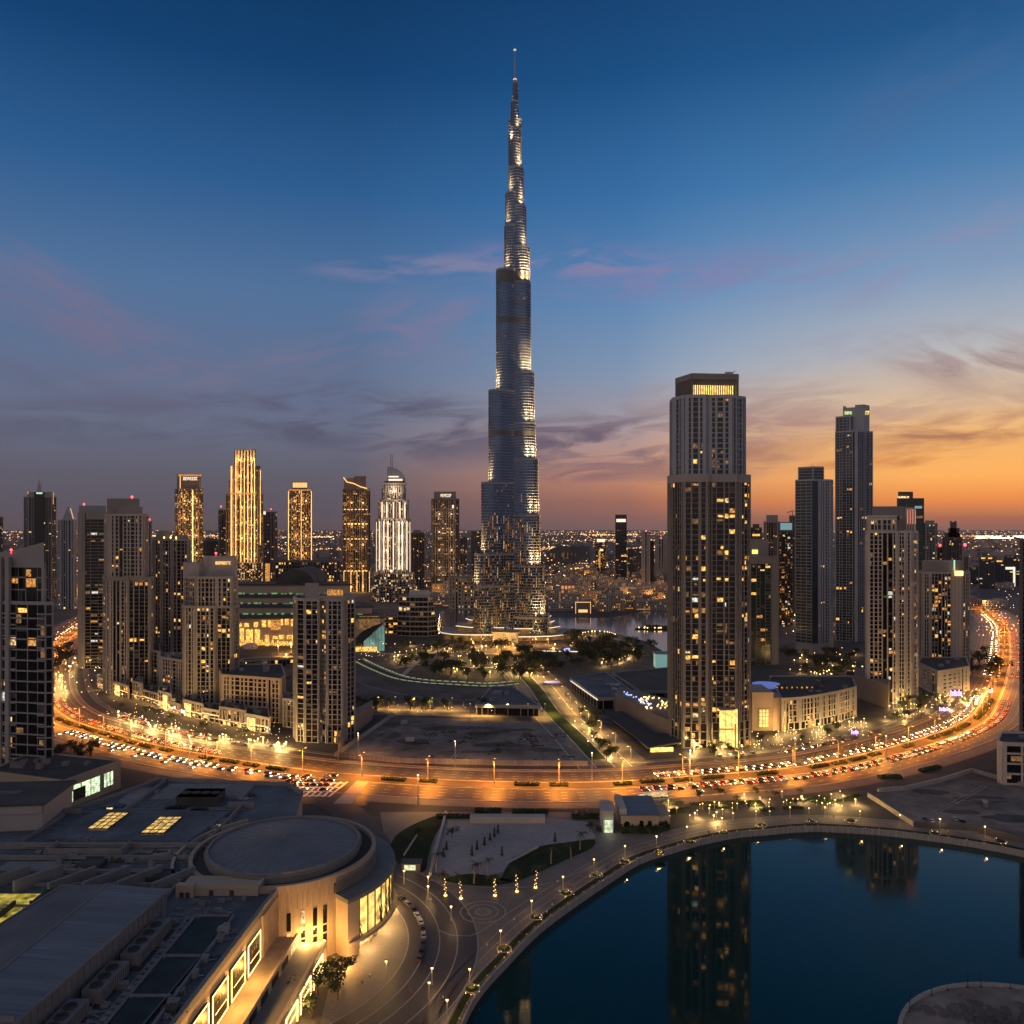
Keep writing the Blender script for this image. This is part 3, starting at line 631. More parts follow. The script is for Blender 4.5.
# --- big tower with the lit crown, right of the spire
Y0 = 552.0
def R1():
    t = Tower('residential_tower', 'tallest near tower with gold lit crown above a stepped pale stone shaft', 'skyscraper', PX(710,Y0), Y0+15, rnd=11)
    lo = fp([(668.5,Y0+26),(671,Y0+14),(683,Y0+1),(708,Y0-1),(711,Y0+1.5),(736,Y0),(738,Y0+3),(749.5,Y0+9)], depth=30)
    zb = ZZ(735,Y0); zm = ZZ(477,Y0); zt = ZZ(396,Y0)
    es = {0:dict(bay=4,p=.08), 1:dict(bay=3.1,pw=.7,p=.12), 2:dict(bay=5.8,pw=1.5,sh=.7,p=.30), 3:dict(p=0,pw=.6), 4:dict(bay=4.4,pw=.7,sh=.75,p=.24), 5:dict(p=0,pw=.5), 6:dict(bay=3.2,pw=.9,p=.20)}
    t.vol(lo, 0, zb+8, fh=4.6, bay=5, pw=1.0, pd=.8, sh=.7, p=.4, edge_style={2:dict(p=.9,bay=5.8),3:dict(p=0)}, parapet=0, kinds=('win','win_pale','win_amber'))
    t.vol(lo, zb+8, zm, fh=3.55, bay=4, pw=.9, pd=.75, sh=.85, sd=.35, p=.14, edge_style=es, parapet=1.5)
    up = fp([(671,Y0+28),(674,Y0+15),(685,Y0+4),(706,Y0+2),(708,Y0+4.5),(732,Y0+3),(735,Y0+6),(744.5,Y0+12)], depth=24)
    es2 = {0:dict(bay=3.4,pw=1.2), 1:dict(bay=3.2,pw=1.5,p=.02), 2:dict(bay=4.9,pw=2.1,sh=.9,p=.10), 3:dict(p=0,pw=.5), 4:dict(bay=5.6,pw=2.2,sh=1.5,p=.16), 5:dict(p=0,pw=.6), 6:dict(bay=3.2,pw=1.1,sh=1.4)}
    t.vol(up, zm+1.6, zt, fh=3.55, bay=4, pw=1.0, pd=.9, sh=1.0, sd=.5, p=.05, edge_style=es2, parapet=1.4, fr=t.frame2)
    # collar between the two shafts
    t.trim.ring(lo, -.6, .95, zm-3.4, zm+2.2)
    # crown: open box of fins on three sides, lit inside
    zc0, zc1 = zt+1.0, ZZ(372.5,Y0)
    fr = [(676,Y0+26),(692,Y0+7),(738,Y0+10)]
    cr = fp(fr, depth=16)
    t.roof.prism(offset(cr,-2.2), zt+.2, zt+1.4)
    fin = MB(); frame = MB(); lit = MB()
    for i in range(len(cr)):
        a, b = cr[i], cr[(i+1) % len(cr)]; Ln = sqrt((a[0]-b[0])**2+(a[1]-b[1])**2); n = int(Ln/1.55)
        for j in range(n+1):
            u = j/n; x, y = a[0]+(b[0]-a[0])*u, a[1]+(b[1]-a[1])*u
            ux, uy = (b[0]-a[0])/Ln, (b[1]-a[1])/Ln
            fin.obox((x-ux*.22, y-uy*.22), (x+ux*.22, y+uy*.22), -.5, .5, zc0-8*(i == 0), zc1-.02*i)
        frame.obox(a, b, -.7, .62, zc1-3.2, zc1+.8+.02*i); 
        if i != 1: frame.obox(a, b, -.9, -.55, zc0-8*(i == 0), zc1-1-.02*i)
        else: frame.obox(a, b, -3.6, -3.0, zc0+8.5, zc1-1); lit.obox(a, b, -3.4, -3.1, zc0+.3, zc0+8.4, e0=-2, e1=-2)
    t.part('crown_fins', fin, 'taupe'); t.part('crown_frame', frame, 'taupe'); t.part('crown_light', lit, lit_crown)
    mb = MB(); x, y = PX(728,Y0+15), Y0+15; mb.box(x-2,x+3,y-1,y+1,zc1+.8,zc1+3.2); mb.tube((x+3,y,zc1+2),(x+5,y,zc1+4),.3,.3); t.part('roof_crane', mb, 'metal')
    # lit lobby
    mb = MB()
    for k in range(3):
        xa = PX(719.5,Y0)+k*4.2; mb.box(xa, xa+3.8, Y0-.9, Y0-.4, .6, 27)
    o = t.part('lobby_window', mb, 'led_lobby'); mb = MB(); mb.box(PX(718.6,Y0),PX(733,Y0),Y0-1.6,Y0-.3,13,14); mb.box(PX(718.6,Y0),PX(733,Y0),Y0-4.5,Y0-.2,27,27.8); t.part('lobby_canopy', mb, 'beige')
    t.finish('glass', 'taupe', 'pink', nmax=98)
M['led_lobby'] = window_mat('lobby_glow', (1,.62,.16), 1.5, sample=True, lo=.6, scale=.5)
lit_crown = 'led_crown'; M['led_crown'] = window_mat('crown_glow', (1,.63,.16), 1.5, sample=True, lo=.7, scale=.5)
R1()
def L7():
    Y = 566.0
    t = Tower('apartment_tower', 'beige apartment tower at the edge of the bare sand lot, square core on its roof', 'skyscraper', PX(325,Y), Y+15, rnd=5)
    a = fp([(294,Y+16),(297,Y+4),(305,Y+1),(319,Y),(322,Y+3),(327,Y-1),(343,Y-2),(346,Y+5),(354.5,Y+13)], depth=16)
    zt = ZZ(600,Y)
    es = {0:dict(bay=4,p=.1),1:dict(bay=5,pw=.7),2:dict(bay=4.6,pw=.9,p=.10),3:dict(pw=.5,p=.1),4:dict(p=.25,pw=.6),5:dict(bay=3.7,pw=1.2,sh=1.2,p=.10),6:dict(p=0),7:dict(bay=4,pw=.8,p=.12)}
    t.vol(a, 0, 13, fh=4.3, bay=4.5, pw=.9, pd=.7, sh=.8, p=.5, parapet=0, kinds=('win_pale','win','win'))
    t.vol(a, 13, zt, fh=3.5, bay=4, pw=.9, pd=.6, sh=.85, sd=.35, p=.09, edge_style=es)
    t.trim.prism(fp([(305,Y+4),(319,Y+3)], depth=12), zt+.1, ZZ(584.5,Y))
    t.trim.prism(fp([(326,Y+7),(344,Y+5)], depth=12), zt+.1, ZZ(591,Y))
    t.frame.prism(offset(fp([(320,Y+3),(328,Y-.4),(344,Y-1),(347,Y+6),(355,Y+13)], depth=12), .9), zt+1.3, zt+2.6)
    mb = MB(); xa, xb = PX(327,Y+4), PX(343,Y+4)
    for k in range(9):
        x = xa+(xb-xa)*k/9; mb.box(x, x+.9, Y+4.2, Y+4.9, zt+3, zt+7)
    t.part('roof_light', mb, 'win_amber')
    gear(t, a, zt, 5, 4); t.finish('glass', 'beige', 'pink')
L7()
def L6():
    Y = 659.0
    t = Tower('apartment_tower', 'tan apartment tower with a gold lit sign panel high on its crown', 'skyscraper', PX(210,Y), Y+15, rnd=8)
    a = fp([(183,Y+14),(185,Y+3),(195,Y+1),(196,Y-1),(215,Y),(217,Y+2),(231,Y+1),(233,Y+4),(238.5,Y+13)], depth=18)
    zt = ZZ(578,Y); es = {1:dict(bay=3.2,pw=1.3,p=.06),3:dict(bay=3.9,pw=1.1,sh=1.0,p=.14),5:dict(bay=4.2,pw=.7,sh=.6,p=.16),7:dict(bay=3.5,pw=.7)}
    t.vol(a, 0, zt-24, fh=3.5, bay=4, pw=.8, pd=.6, sh=.85, p=.09, edge_style=es, parapet=0)
    t.vol(fp([(184,Y+14),(197,Y+1),(217,Y+1),(232,Y+2),(237.5,Y+13)], depth=16), zt-24, zt, fh=3.5, bay=3.6, pw=1.3, sh=1.2, p=.12)
    t.trim.ring(a, -.6, 1.0, zt-25, zt-22.8)
    t.trim.prism(fp([(183,Y+12),(199,Y+3),(205,Y+8)], depth=12), zt, ZZ(563.5,Y))
    t.trim.prism(fp([(203,Y+7),(210,Y+4),(237,Y+6)], depth=12), zt, ZZ(556.5,Y))
    signband(t, 215.5, 231, Y+4, 561.5, 564.5, 'led_gold', 7)
    t.beacon(PX(216,Y+8), Y+8, ZZ(553.5,Y), 1.0); gear(t, a, zt, 4, 14)
    t.finish('glass', 'beige', 'pink')
L6()
def L5():
    Y = 785.0
    t = Tower('apartment_tower', 'slim dark tan apartment tower with lamps on its roof edge, between two taller neighbours', 'skyscraper', PX(170,Y), Y+15, rnd=9)
    a = fp([(153,Y+14),(155,Y+2),(161,Y+1),(162,Y),(172,Y),(173,Y+2),(188,Y+3),(190,Y+12)], depth=20)
    zt = ZZ(540,Y); t.vol(a, 0, zt, fh=3.6, bay=3.6, pw=1.0, pd=.6, sh=1.0, p=.16, edge_style={0:dict(p=.2),3:dict(bay=3.2,pw=1.3)})
    t.trim.prism(fp([(156,Y+6),(170,Y+5)], depth=12), zt, ZZ(531,Y)); t.trim.prism(fp([(172,Y+9),(188,Y+9)], depth=9), zt, ZZ(535,Y))
    mb = MB()
    for p in (170.5, 176, 164): x = PX(p, Y); mb.ball(x, Y+.2, zt+2.4, .9); mb.tube((x,Y+.2,zt),(x,Y+.2,zt+1.8),.15,.15)
    t.part('roof_lamp', mb, 'lamp_warm'); gear(t, a, zt, 4, 3); t.finish('glass', 'pink', 'grey')
L5()
def L4():
    Y = 732.0
    t = Tower('apartment_tower', 'broad taupe apartment tower with a red beacon on its square roof block', 'skyscraper', PX(128,Y), Y+15, rnd=3)
    lo = fp([(103.5,Y+14),(107,Y+2),(110,Y),(128,Y-1),(129,Y+1),(149,Y),(150,Y+2),(152.5,Y+10)], depth=20)
    zm = ZZ(578,Y); zt = ZZ(515,Y)
    t.vol(lo, 0, zm, fh=3.6, bay=4, pw=1.0, pd=.6, sh=1.0, p=.1, edge_style={2:dict(bay=3.4,pw=1.3,sh=1.4,p=.08),4:dict(bay=4.5,pw=.6,sh=.5,p=.18)})
    up = fp([(105,Y+14),(109,Y+3),(110.5,Y+1),(143.5,Y+1.5),(148,Y+9)], depth=20)
    t.trim.ring(lo, -.6, 1.0, zm-2.5, zm+1.4)
    t.vol(up, zm+1.3, zt, fh=3.6, bay=3.6, pw=1.3, pd=.7, sh=1.3, sd=.4, p=.08, edge_style={2:dict(bay=3.7)})
    t.trim.prism(fp([(117.5,Y+4),(142.5,Y+4)], depth=8), zt, ZZ(506.5,Y)); t.trim.prism(fp([(107,Y+13),(109,Y+12.5),(139.5,Y+12.5)], depth=14), zm+2, ZZ(498,Y))
    t.beacon(PX(132,Y+13), Y+13, ZZ(496.5,Y), 1.2); gear(t, up, zt, 3, 9); t.finish('glass', 'beige', 'taupe')
L4()
def L3():
    Y = 863.0
    t = Tower('apartment_tower', 'dark banded tower with a plain grey side wall, second beacon tower from the camera side', 'skyscraper', PX(92,Y), Y+15, rnd=4)
    a = fp([(78.5,Y+6),(83,Y),(106,Y+2)], depth=26); zt = ZZ(513,Y)
    t.vol(a, 0, zt, fh=3.5, bay=9, pw=.3, pd=.4, sh=1.1, sd=.9, p=.22, edge_style={0:dict(bay=20,sh=3.4,p=0)}, kinds=('win_dim','win_dim','win_amber','win_white'))
    t.frame.obox(a[0], a[1], -.1, 1.0, 0, zt+.4); t.frame.obox((PX(83,Y),Y), (PX(85.5,Y),Y), -1, 1.2, 0, zt+.2)
    t.trim.prism(fp([(79,Y+9),(86,Y+6),(106,Y+7)], depth=14), zt, ZZ(505.5,Y)); t.frame.obox((PX(86.5,Y),Y),(PX(106,Y),Y), -1, 1.0, zt-7, zt+.3)
    t.beacon(PX(84,Y+8), Y+8, ZZ(504,Y), 1.2); t.finish('glass', 'taupe', 'grey')
L3()
def LF():
    Y = 480.0
    t = Tower('hotel_tower', 'wide pale block with long dark balcony bands and a sloping plain parapet', 'skyscraper', PX(10,Y), Y+15, rnd=6)
    up = fp([(-45,Y+14),(45.5,Y)], depth=22); lo = fp([(-45,Y+9),(45.6,Y-4),(52.8,Y-3)], depth=24)
    zs = ZZ(603,Y); zp = ZZ(566,Y)
    kw = dict(fh=6.3, bay=6.5, pw=.35, pd=.3, sh=1.5, sd=1.0, p=.12, run=1, kinds=('win','win_amber','win_dim','win_dim'))
    t.vol(lo, 0, zs, edge_style={1:dict(p=0)}, **kw)
    t.vol(up, zs, zp, **kw)
    # railings half a storey up, plain stone bands at the end
    for z in [i*6.3+3.1 for i in range(int(zs/6.3))]: t.frame.obox(lo[0], lo[1], .3, .55, z, z+.9, e1=-.5)
    def band_(poly, pa, pb, z0, z1, o):
        a, b = poly[0], poly[1]; f = lambda p: ((p-(-45))/(45.6+45)); 
        A = (a[0]+(b[0]-a[0])*f(pa), a[1]+(b[1]-a[1])*f(pa)); Bq = (a[0]+(b[0]-a[0])*f(pb), a[1]+(b[1]-a[1])*f(pb)); t.trim.obox(A, Bq, -.4, o, z0, z1)
    band_(lo, 7.5, 11.5, 0, ZZ(557,Y), 1.7); band_(lo, -1.5, 3.5, 0, ZZ(557,Y), 1.6); band_(lo, 10.8, 11.6, 0, zs, 1.75); band_(up, 43.4, 45.4, zs-1, zp+2, 1.4)
    # sloping parapet wall
    a, b = up[0], up[1]; f = lambda p: (a[0]+(b[0]-a[0])*(p+45)/90.5, a[1]+(b[1]-a[1])*(p+45)/90.5)
    A, Bq, D = f(-45), f(12), f(45.5)
    vs = [(A[0],A[1]-1.5,zp-1),(Bq[0],Bq[1]-1.5,zp-1),(D[0],D[1]-1.5,zp-1),(A[0],A[1]-1.5,ZZ(555.5,Y)),(Bq[0],Bq[1]-1.5,ZZ(552,Y)),(D[0],D[1]-1.5,ZZ(542.5,Y))]
    vs += [(x*(y+7)/y-.3,y+7,z) for x,y,z in vs]
    t.trim.add(vs, [(0,1,4,3),(1,2,5,4),(3,4,10,9),(4,5,11,10),(2,8,11,5),(7,6,9,10),(8,7,10,11),(6,0,3,9)])
    t.beacon(PX(8,Y), Y+3, ZZ(550,Y), .8)
    t.finish('glass', 'pink', 'pink')
LF()
def R5():
    Y = 700.0
    t = Tower('apartment_tower', 'pale gridded apartment tower with a plain slab crown and red lit side crest', 'skyscraper', PX(890,Y), Y+15, rnd=21)
    a = fp([(866,Y+10),(868,Y+1),(897,Y),(898,Y+2),(905,Y+1),(906,Y+4),(911,Y+4),(912,Y+8),(917.5,Y+13)], depth=16)
    zt = ZZ(519,Y)
    t.vol(a, 0, ZZ(532,Y), fh=3.7, bay=3.6, pw=1.2, pd=.6, sh=1.2, sd=.4, p=.12, edge_style={1:dict(bay=3.9,pw=1.4,p=.17),3:dict(bay=3,pw=.9),5:dict(p=.1),7:dict(bay=3,pw=1.0,p=.22)})
    t.vol(fp([(867,Y+11),(869,Y+2),(896,Y+1)], depth=20), ZZ(532,Y)+1.4, zt, fh=4, bay=4.2, pw=1.3, sh=1.3, p=.5)
    t.trim.prism(fp([(872,Y+10),(904,Y+10)], depth=14), ZZ(532,Y)+1, ZZ(506,Y)); t.frame.prism(fp([(866,Y+9),(868.5,Y+1.2),(897.3,Y+.2)], depth=12), zt+1.5, zt+3.2)
    zq = ZZ(507,Y); mb = MB()
    for k in range(4): x = PX(905.5+k*2.6,Y+9); t.frame.box(x, x+1.1, Y+8, Y+16, ZZ(532,Y), zq-.1*k); mb.box(x+1.25, x+1.7, Y+8.4, Y+9.4, ZZ(524,Y), ZZ(509,Y))
    t.part('crest_light', mb, lamp_key('rose', (1,.30,.18), .9)); t.frame.box(PX(905,Y+9), PX(916.5,Y+9), Y+10, Y+15, ZZ(532,Y), ZZ(511,Y))
    gear(t, a, zt, 3, 33); t.finish('glass', 'pale', 'taupe')
def lamp_key(n, c, e):
    if n not in M: M[n] = lamp_mat(n+'_glow', c, e)
    return n
R5()
def R7():
    Y = 818.0
    t = Tower('apartment_tower', 'stocky pale tower with a lit window column and glowing roof sign by the bend', 'skyscraper', PX(945,Y), Y+15, rnd=24)
    a = fp([(919,Y+14),(923,Y+1),(930,Y),(931,Y+.5),(951,Y),(952,Y+1),(961,Y+1),(969.5,Y+9)], depth=22); zt = ZZ(573,Y)
    t.vol(a, 0, zt, fh=3.8, bay=3.8, pw=1.3, pd=.6, sh=1.1, p=.05, edge_style={3:dict(bay=3.4,pw=.6,sh=.8,p=.75),1:dict(p=.02),5:dict(bay=4.6,pw=2.8,p=.06),6:dict(bay=4,p=.2)}, kinds=('win_amber','win','win_dim','win_amber'))
    t.trim.prism(fp([(922,Y+5),(926,Y+3),(955,Y+3),(962,Y+9)], depth=14), zt, ZZ(561,Y))
    mb = MB(); x = PX(956,Y); mb.box(x-1, x+7, Y-.6, Y+1.5, ZZ(575.5,Y), ZZ(571,Y)); t.part('roof_sign', mb, lamp_key('sign_amber', (1,.55,.12), 4)); mb = MB(); mb.box(x-2.2,x-1.2,Y-.5,Y+.5,ZZ(570,Y),ZZ(560,Y)); t.part('roof_light', mb, lamp_key('mint', (.5,1,.75), .8))
    t.finish('glass', 'beige', 'taupe')
R7()
def R2():
    Y = 890.0
    t = Tower('apartment_tower', 'green glass tower with a pale end wall behind the tallest near tower', 'skyscraper', PX(765,Y), Y+15, rnd=25)
    a = fp([(745,Y),(771,Y),(778,Y+2)], depth=26); zt = ZZ(562,Y)
    t.vol(a, 0, zt, fh=3.6, bay=6, pw=.25, pd=.3, sh=.5, sd=.2, p=.16, edge_style={1:dict(bay=12,sh=3.5,p=0)}, kinds=('win','win_pale','win_amber','win_dim','win_white'))
    t.trim.obox((PX(771.5,Y),Y),(PX(778,Y+2),Y+2), -3, 1.2, 0, ZZ(556,Y)); t.trim.obox((PX(745,Y),Y),(PX(771.5,Y),Y), -3, 1.1, zt-2, ZZ(556.5,Y))
    t.trim.prism(fp([(748,Y+9),(768,Y+9)], depth=10), zt, ZZ(539,Y)); mb = MB(); mb.box(PX(754.5,Y),PX(760,Y),Y+8,Y+8.8,ZZ(554,Y),ZZ(550,Y)); t.part('roof_light', mb, lamp_key('yellow', (1,.8,.12), 1.6))
    t.finish('glass_green', 'grey', 'taupe')
R2()
def R3():
    Y = 968.0
    t = Tower('office_tower', 'dark banded tower with one pale gridded face, shorter of the pair against the sunset', 'skyscraper', PX(815,Y), Y+20, rnd=26)
    a = fp([(795.5,Y+16),(812,Y),(818,Y+3),(830,Y+6),(833,Y+14)], depth=22); zt = ZZ(480,Y)
    t.vol(a, 0, zt, fh=3.9, bay=8, pw=.3, pd=.3, sh=1.2, sd=.5, p=.025, edge_style={1:dict(sh=0,pw=0,p=0),2:dict(bay=3.2,pw=1.3,sh=1.5,p=.03),3:dict(bay=3,pw=1.2,sh=1.5)})
    t.vol(fp([(798.5,Y+18),(813,Y+6),(823.5,Y+9)], depth=16), zt+1, ZZ(467,Y), fh=3.5, bay=30, pw=.6, sh=1.2, p=0); antenna(t, PX(812,Y+14), Y+14, ZZ(467,Y), ZZ(462,Y), .4)
    mb = MB(); mb.prism(fp([(796,Y+8),(812,Y-10),(832,Y+4)], depth=10), 0, 12); t.part('podium', mb, 'grey'); t.finish('glass_blue', 'steel', 'steel')
R3()
def R4():
    Y = 1071.0
    t = Tower('office_tower', 'tallest slim tower against the sunset with stepped dark crown and two lit signs', 'skyscraper', PX(853,Y), Y+20, rnd=27)
    a = fp([(835.5,Y+14),(853,Y+1),(854.5,Y-1),(858,Y-1),(859,Y+3),(872.5,Y+14)], depth=22); zt = ZZ(431,Y)
    es = {0:dict(bay=4.5,pw=.7,p=.07),1:dict(sh=0,pw=0,p=0),2:dict(bay=9,pw=4,sh=3,p=0),3:dict(pw=0,sh=0,p=0),4:dict(bay=3.5,pw=1.1,p=.05)}
    t.vol(a, 0, zt, fh=3.8, bay=4, pw=.8, pd=.5, sh=1.0, p=.05, edge_style=es)
    t.vol(fp([(836,Y+15),(850,Y+5),(853,Y+9)], depth=16), zt+.5, ZZ(416,Y), fh=3.8, bay=4.5, pw=.9, sh=1.1, p=.03)
    t.trim.prism(fp([(843,Y+16),(864,Y+8),(869.5,Y+18)], depth=12), zt, ZZ(406,Y)); t.trim.prism(fp([(843,Y+15.5),(846,Y+14)], depth=14), ZZ(407,Y), ZZ(404.5,Y)); t.trim.prism(fp([(855,Y+12),(863.8,Y+7.5),(869.6,Y+18)], depth=10), ZZ(407,Y), ZZ(403.5,Y))
    signband(t, 844.5, 852, Y+7, 411.5, 414.5, lamp_key('lime', (.75,1,.35), 1.0), 4); signband(t, 865.5, 869.5, Y+7.5, 411, 415, lamp_key('yellow', (1,.8,.12), 1.6), 2)
    t.finish('glass_blue', 'steel', 'steel')
R4()
def auto(x0, x1, Y, st):
    w = x1-x0
    if st == 'flat': return [(x0,Y),(x1,Y+1)]
    if st == 'corner': return [(x0,Y+18),(x0+w*.4,Y),(x1,Y+20)]
    return [(x0,Y+10),(x0+w*.14,Y),(x1-w*.14,Y),(x1,Y+10)]
def simple(label, x0, x1, yt, Y, st, g, f, p=.12, fh=3.8, bay=4.2, pw=.9, sh=1.0, depth=28, seed=1, kinds=('win','win_amber','win_dim','win_dim'), top=None, nmax=60, name='high_rise', beacon=None, group=None, sd=.4, run=2, extra=None):
    t = Tower(name, label, 'skyscraper', PX((x0+x1)/2,Y), Y+depth/2, rnd=seed, group=group)
    fr = auto(x0, x1, Y, st); a = fp(fr, depth=depth); zt = ZZ(yt, Y)
    t.vol(a, 0, zt, fh=fh, bay=bay, pw=pw, pd=.6, sh=sh, sd=sd, p=p, kinds=kinds, run=run)
    if top:
        for (u0, u1, y1, dd) in top: w = x1-x0; t.trim.prism(fp([(x0+w*u0,Y+dd),(x0+w*u1,Y+dd)], depth=max(6,depth-2*dd)), zt-.2, ZZ(y1,Y))
    if beacon: t.beacon(PX(beacon[0],Y+6), Y+6, ZZ(beacon[1],Y), beacon[2])
    if extra: extra(t, Y, zt)
    t.finish(g, f, nmax=nmax); return t
def x_l1(t, Y, zt):
    t.glass.prism(fp([(34,Y-2),(44,Y-2)], depth=10), 0, ZZ(492,Y)); t.trim.prism(fp([(27,Y+2),(34,Y)], depth=20), zt-1, ZZ(492,Y)); t.trim.prism(fp([(44,Y),(53,Y+2)], depth=20), zt-1, ZZ(492,Y))
    mb = MB()
    for i in range(4): mb.box(PX(37.5+i*.4,Y+12), PX(41-i*.4,Y+12), Y+10, Y+16, ZZ(492-2.6*i,Y), ZZ(489.4-2.6*i,Y))
    t.part('stepped_spire', mb, 'steel'); antenna(t, PX(39.2,Y+13), Y+13, ZZ(482,Y), ZZ(477.5,Y), .9)
    mb = MB(); mb.box(PX(37,Y),PX(43,Y),Y-2.6,Y-2.1,ZZ(494,Y),ZZ(492.4,Y)); t.part('crown_light', mb, lamp_key('mint', (.5,1,.75), .8))
    mb = MB(); mb.box(PX(52.6,Y),PX(53.3,Y),Y+1,Y+1.8,ZZ(504,Y),ZZ(492,Y)); mb.box(PX(27,Y),PX(28,Y),Y+1,Y+1.8,ZZ(494,Y),ZZ(491.5,Y)); t.part('edge_light', mb, 'win_amber')
simple('far dark glass tower with small stepped spire above its flat shoulders', 24, 56, 497, 1690, 'cham', 'glass', 'grey', p=.05, seed=31, extra=x_l1, bay=6)
def x_l2(t, Y, zt):
    for i in range(5): w = 5.4-i*1.1; t.trim.prism(fp([(68-w,Y+6),(68+w*.8,Y+6)], depth=14), zt-.2+i*5, zt+5+i*5+.02*i)
    mb = MB(); mb.tube((PX(69,Y),Y+5,zt+22),(PX(72,Y),Y+5,zt+2),.5,.5); t.part('crown_light', mb, 'led_gold')
simple('far pale round topped tower tapering to a small pinnacle', 58, 76.5, 520, 1500, 'cham', 'glass', 'steel', p=.04, bay=5, pw=1.6, seed=32, extra=x_l2)
simple('thin grey tower peeking out behind the broad taupe tower with red beacon', 141, 151.5, 522, 1150, 'flat', 'glass', 'grey', p=.2, seed=33, kinds=('win_dim','win_white','win_dim'), beacon=(149.5,519.5,1.4), top=[(.3,.9,519,8)])
def gold_lines(t, Y, cols, y0, y1, w=1.0, m='led_gold', name='light_strip', o=1.2, dY=0):
    for p in cols: mb = MB(); mb.box(PX(p,Y)-w/2, PX(p,Y)+w/2, Y-o+dY, Y-o+.5+dY, ZZ(y1,Y), ZZ(y0,Y)); t.part(name, mb, m)
def x_a(t, Y, zt):
    wash(t, 177, 201, 492, 562, Y, 2, 4, 18000, GOLD)
    t.trim.prism(fp([(177,Y+6),(179.5,Y+2),(199,Y+2),(201,Y+7)], depth=14), zt-.2, ZZ(474,Y))
    gold_lines(t, Y, [192.8], 490, 562, 2.6); gold_lines(t, Y, [180], 475, 489, 1.6, dY=2)
    signband(t, 183, 198, Y+2, 477, 480.2, 'led_white', 7); mb = MB(); mb.box(PX(178,Y),PX(201,Y),Y+.6,Y+1.6,ZZ(476,Y),ZZ(474.4,Y)); t.part('crown_light', mb, 'win_amber')
simple('sparkling gold tower with one bright vertical light seam and a white roof sign', 175, 203, 489, 1950, 'cham', 'glass', 'brown', p=.75, bay=4, fh=4.2, seed=34, kinds=('win','win_amber','win_dim','win_amber'), extra=x_a, nmax=90)
def BLV():
    Y = 2000.0
    t = Tower('high_rise', 'tallest gold lit stepped tower with many bright vertical light lines', 'skyscraper', PX(243.5,Y), Y+20, rnd=35)
    for (x0, x1, yt, dY) in ((226,263,494,0),(229,261.5,480,-3),(231,260,466,-6),(234.5,255.5,450,-9)):
        t.vol(fp(auto(x0,x1,Y+dY,'cham'), depth=30-dY), 0 if dY == 0 else ZZ(500,Y), ZZ(yt,Y), fh=4.4, bay=5, pw=1.2, pd=.8, sh=.8, p=.45, kinds=('win_amber','win_dim','win_dim'))
    gold_lines(t, Y-9, (236,241,244.5,248,251.5,254.6), 458, 563, 1.5); gold_lines(t, Y-6, (231.6,), 466, 560, 3.4); gold_lines(t, Y-3, (260.5,), 470, 545, 1.5); gold_lines(t, Y-9, (236,239,242,245,248,251,254), 450.5, 461, 1.2)
    mb = MB(); mb.box(PX(231,Y),PX(258,Y),Y-10.8,Y-10.2,ZZ(494.6,Y),ZZ(493,Y)); t.part('light_band', mb, 'win_amber'); 
    t.vol(fp(auto(233,263,Y-30,'flat'), depth=26), 0, ZZ(563,Y-30), fh=4.4, bay=3.6, pw=.7, sh=.8, p=1.2, kinds=('win','win_amber','win_pale'))
    wash(t, 232, 258, 452, 562, Y-9, 2, 7, 20000, GOLD); t.finish('glass', 'sandstone', nmax=95)
BLV()
simple('slim dark tower half hidden beside the tallest gold lit stepped tower', 218.5, 226, 510, 2100, 'flat', 'glass', 'grey', p=.1, seed=36, beacon=(221,506.5,2.2))
simple('low dark block with a lamp lit roof between the two gold towers', 203, 219, 541, 2300, 'flat', 'glass', 'darkf', p=.12, seed=37, top=[(.2,.9,538.5,8)])
simple('dark tower with a pale lit rim just past the tallest gold lit tower', 261, 277, 512, 2250, 'cham', 'glass', 'grey', p=.06, seed=38, beacon=(271,509,2.0), extra=lambda t,Y,zt: gold_lines(t, Y, (264,), 511.4, 514.5, 10, 'led_white', 'crown_light'))
def x_c(t, Y, zt):
    wash(t, 290, 310, 492, 562, Y, 2, 4, 18000, GOLD)
    t.trim.prism(fp([(292,Y+5),(307,Y+5)], depth=16), zt-.2, ZZ(482,Y)); mb = MB()
    for i in range(10): mb.box(PX(292.4+i*1.45,Y), PX(293.5+i*1.45,Y), Y+4, Y+4.6, ZZ(487.5,Y), ZZ(482.6,Y))
    t.part('crown_light', mb, 'led_gold'); gold_lines(t, Y, (288.5, 301.4, 311.4), 491, 563, 2.0, 'led_gold', dY=1); mb = MB(); mb.box(PX(288.5,Y),PX(311.5,Y),Y-1,Y-.4,ZZ(490.6,Y),ZZ(489.4,Y)); t.part('light_band', mb, 'win_amber')
simple('slender gold speckled tower outlined by light lines, bright glowing crown', 288, 312, 489.5, 2100, 'cham', 'glass', 'brown', p=.6, bay=4.4, fh=4.6, seed=39, kinds=('win_amber','win','win_dim'), extra=x_c, nmax=90)
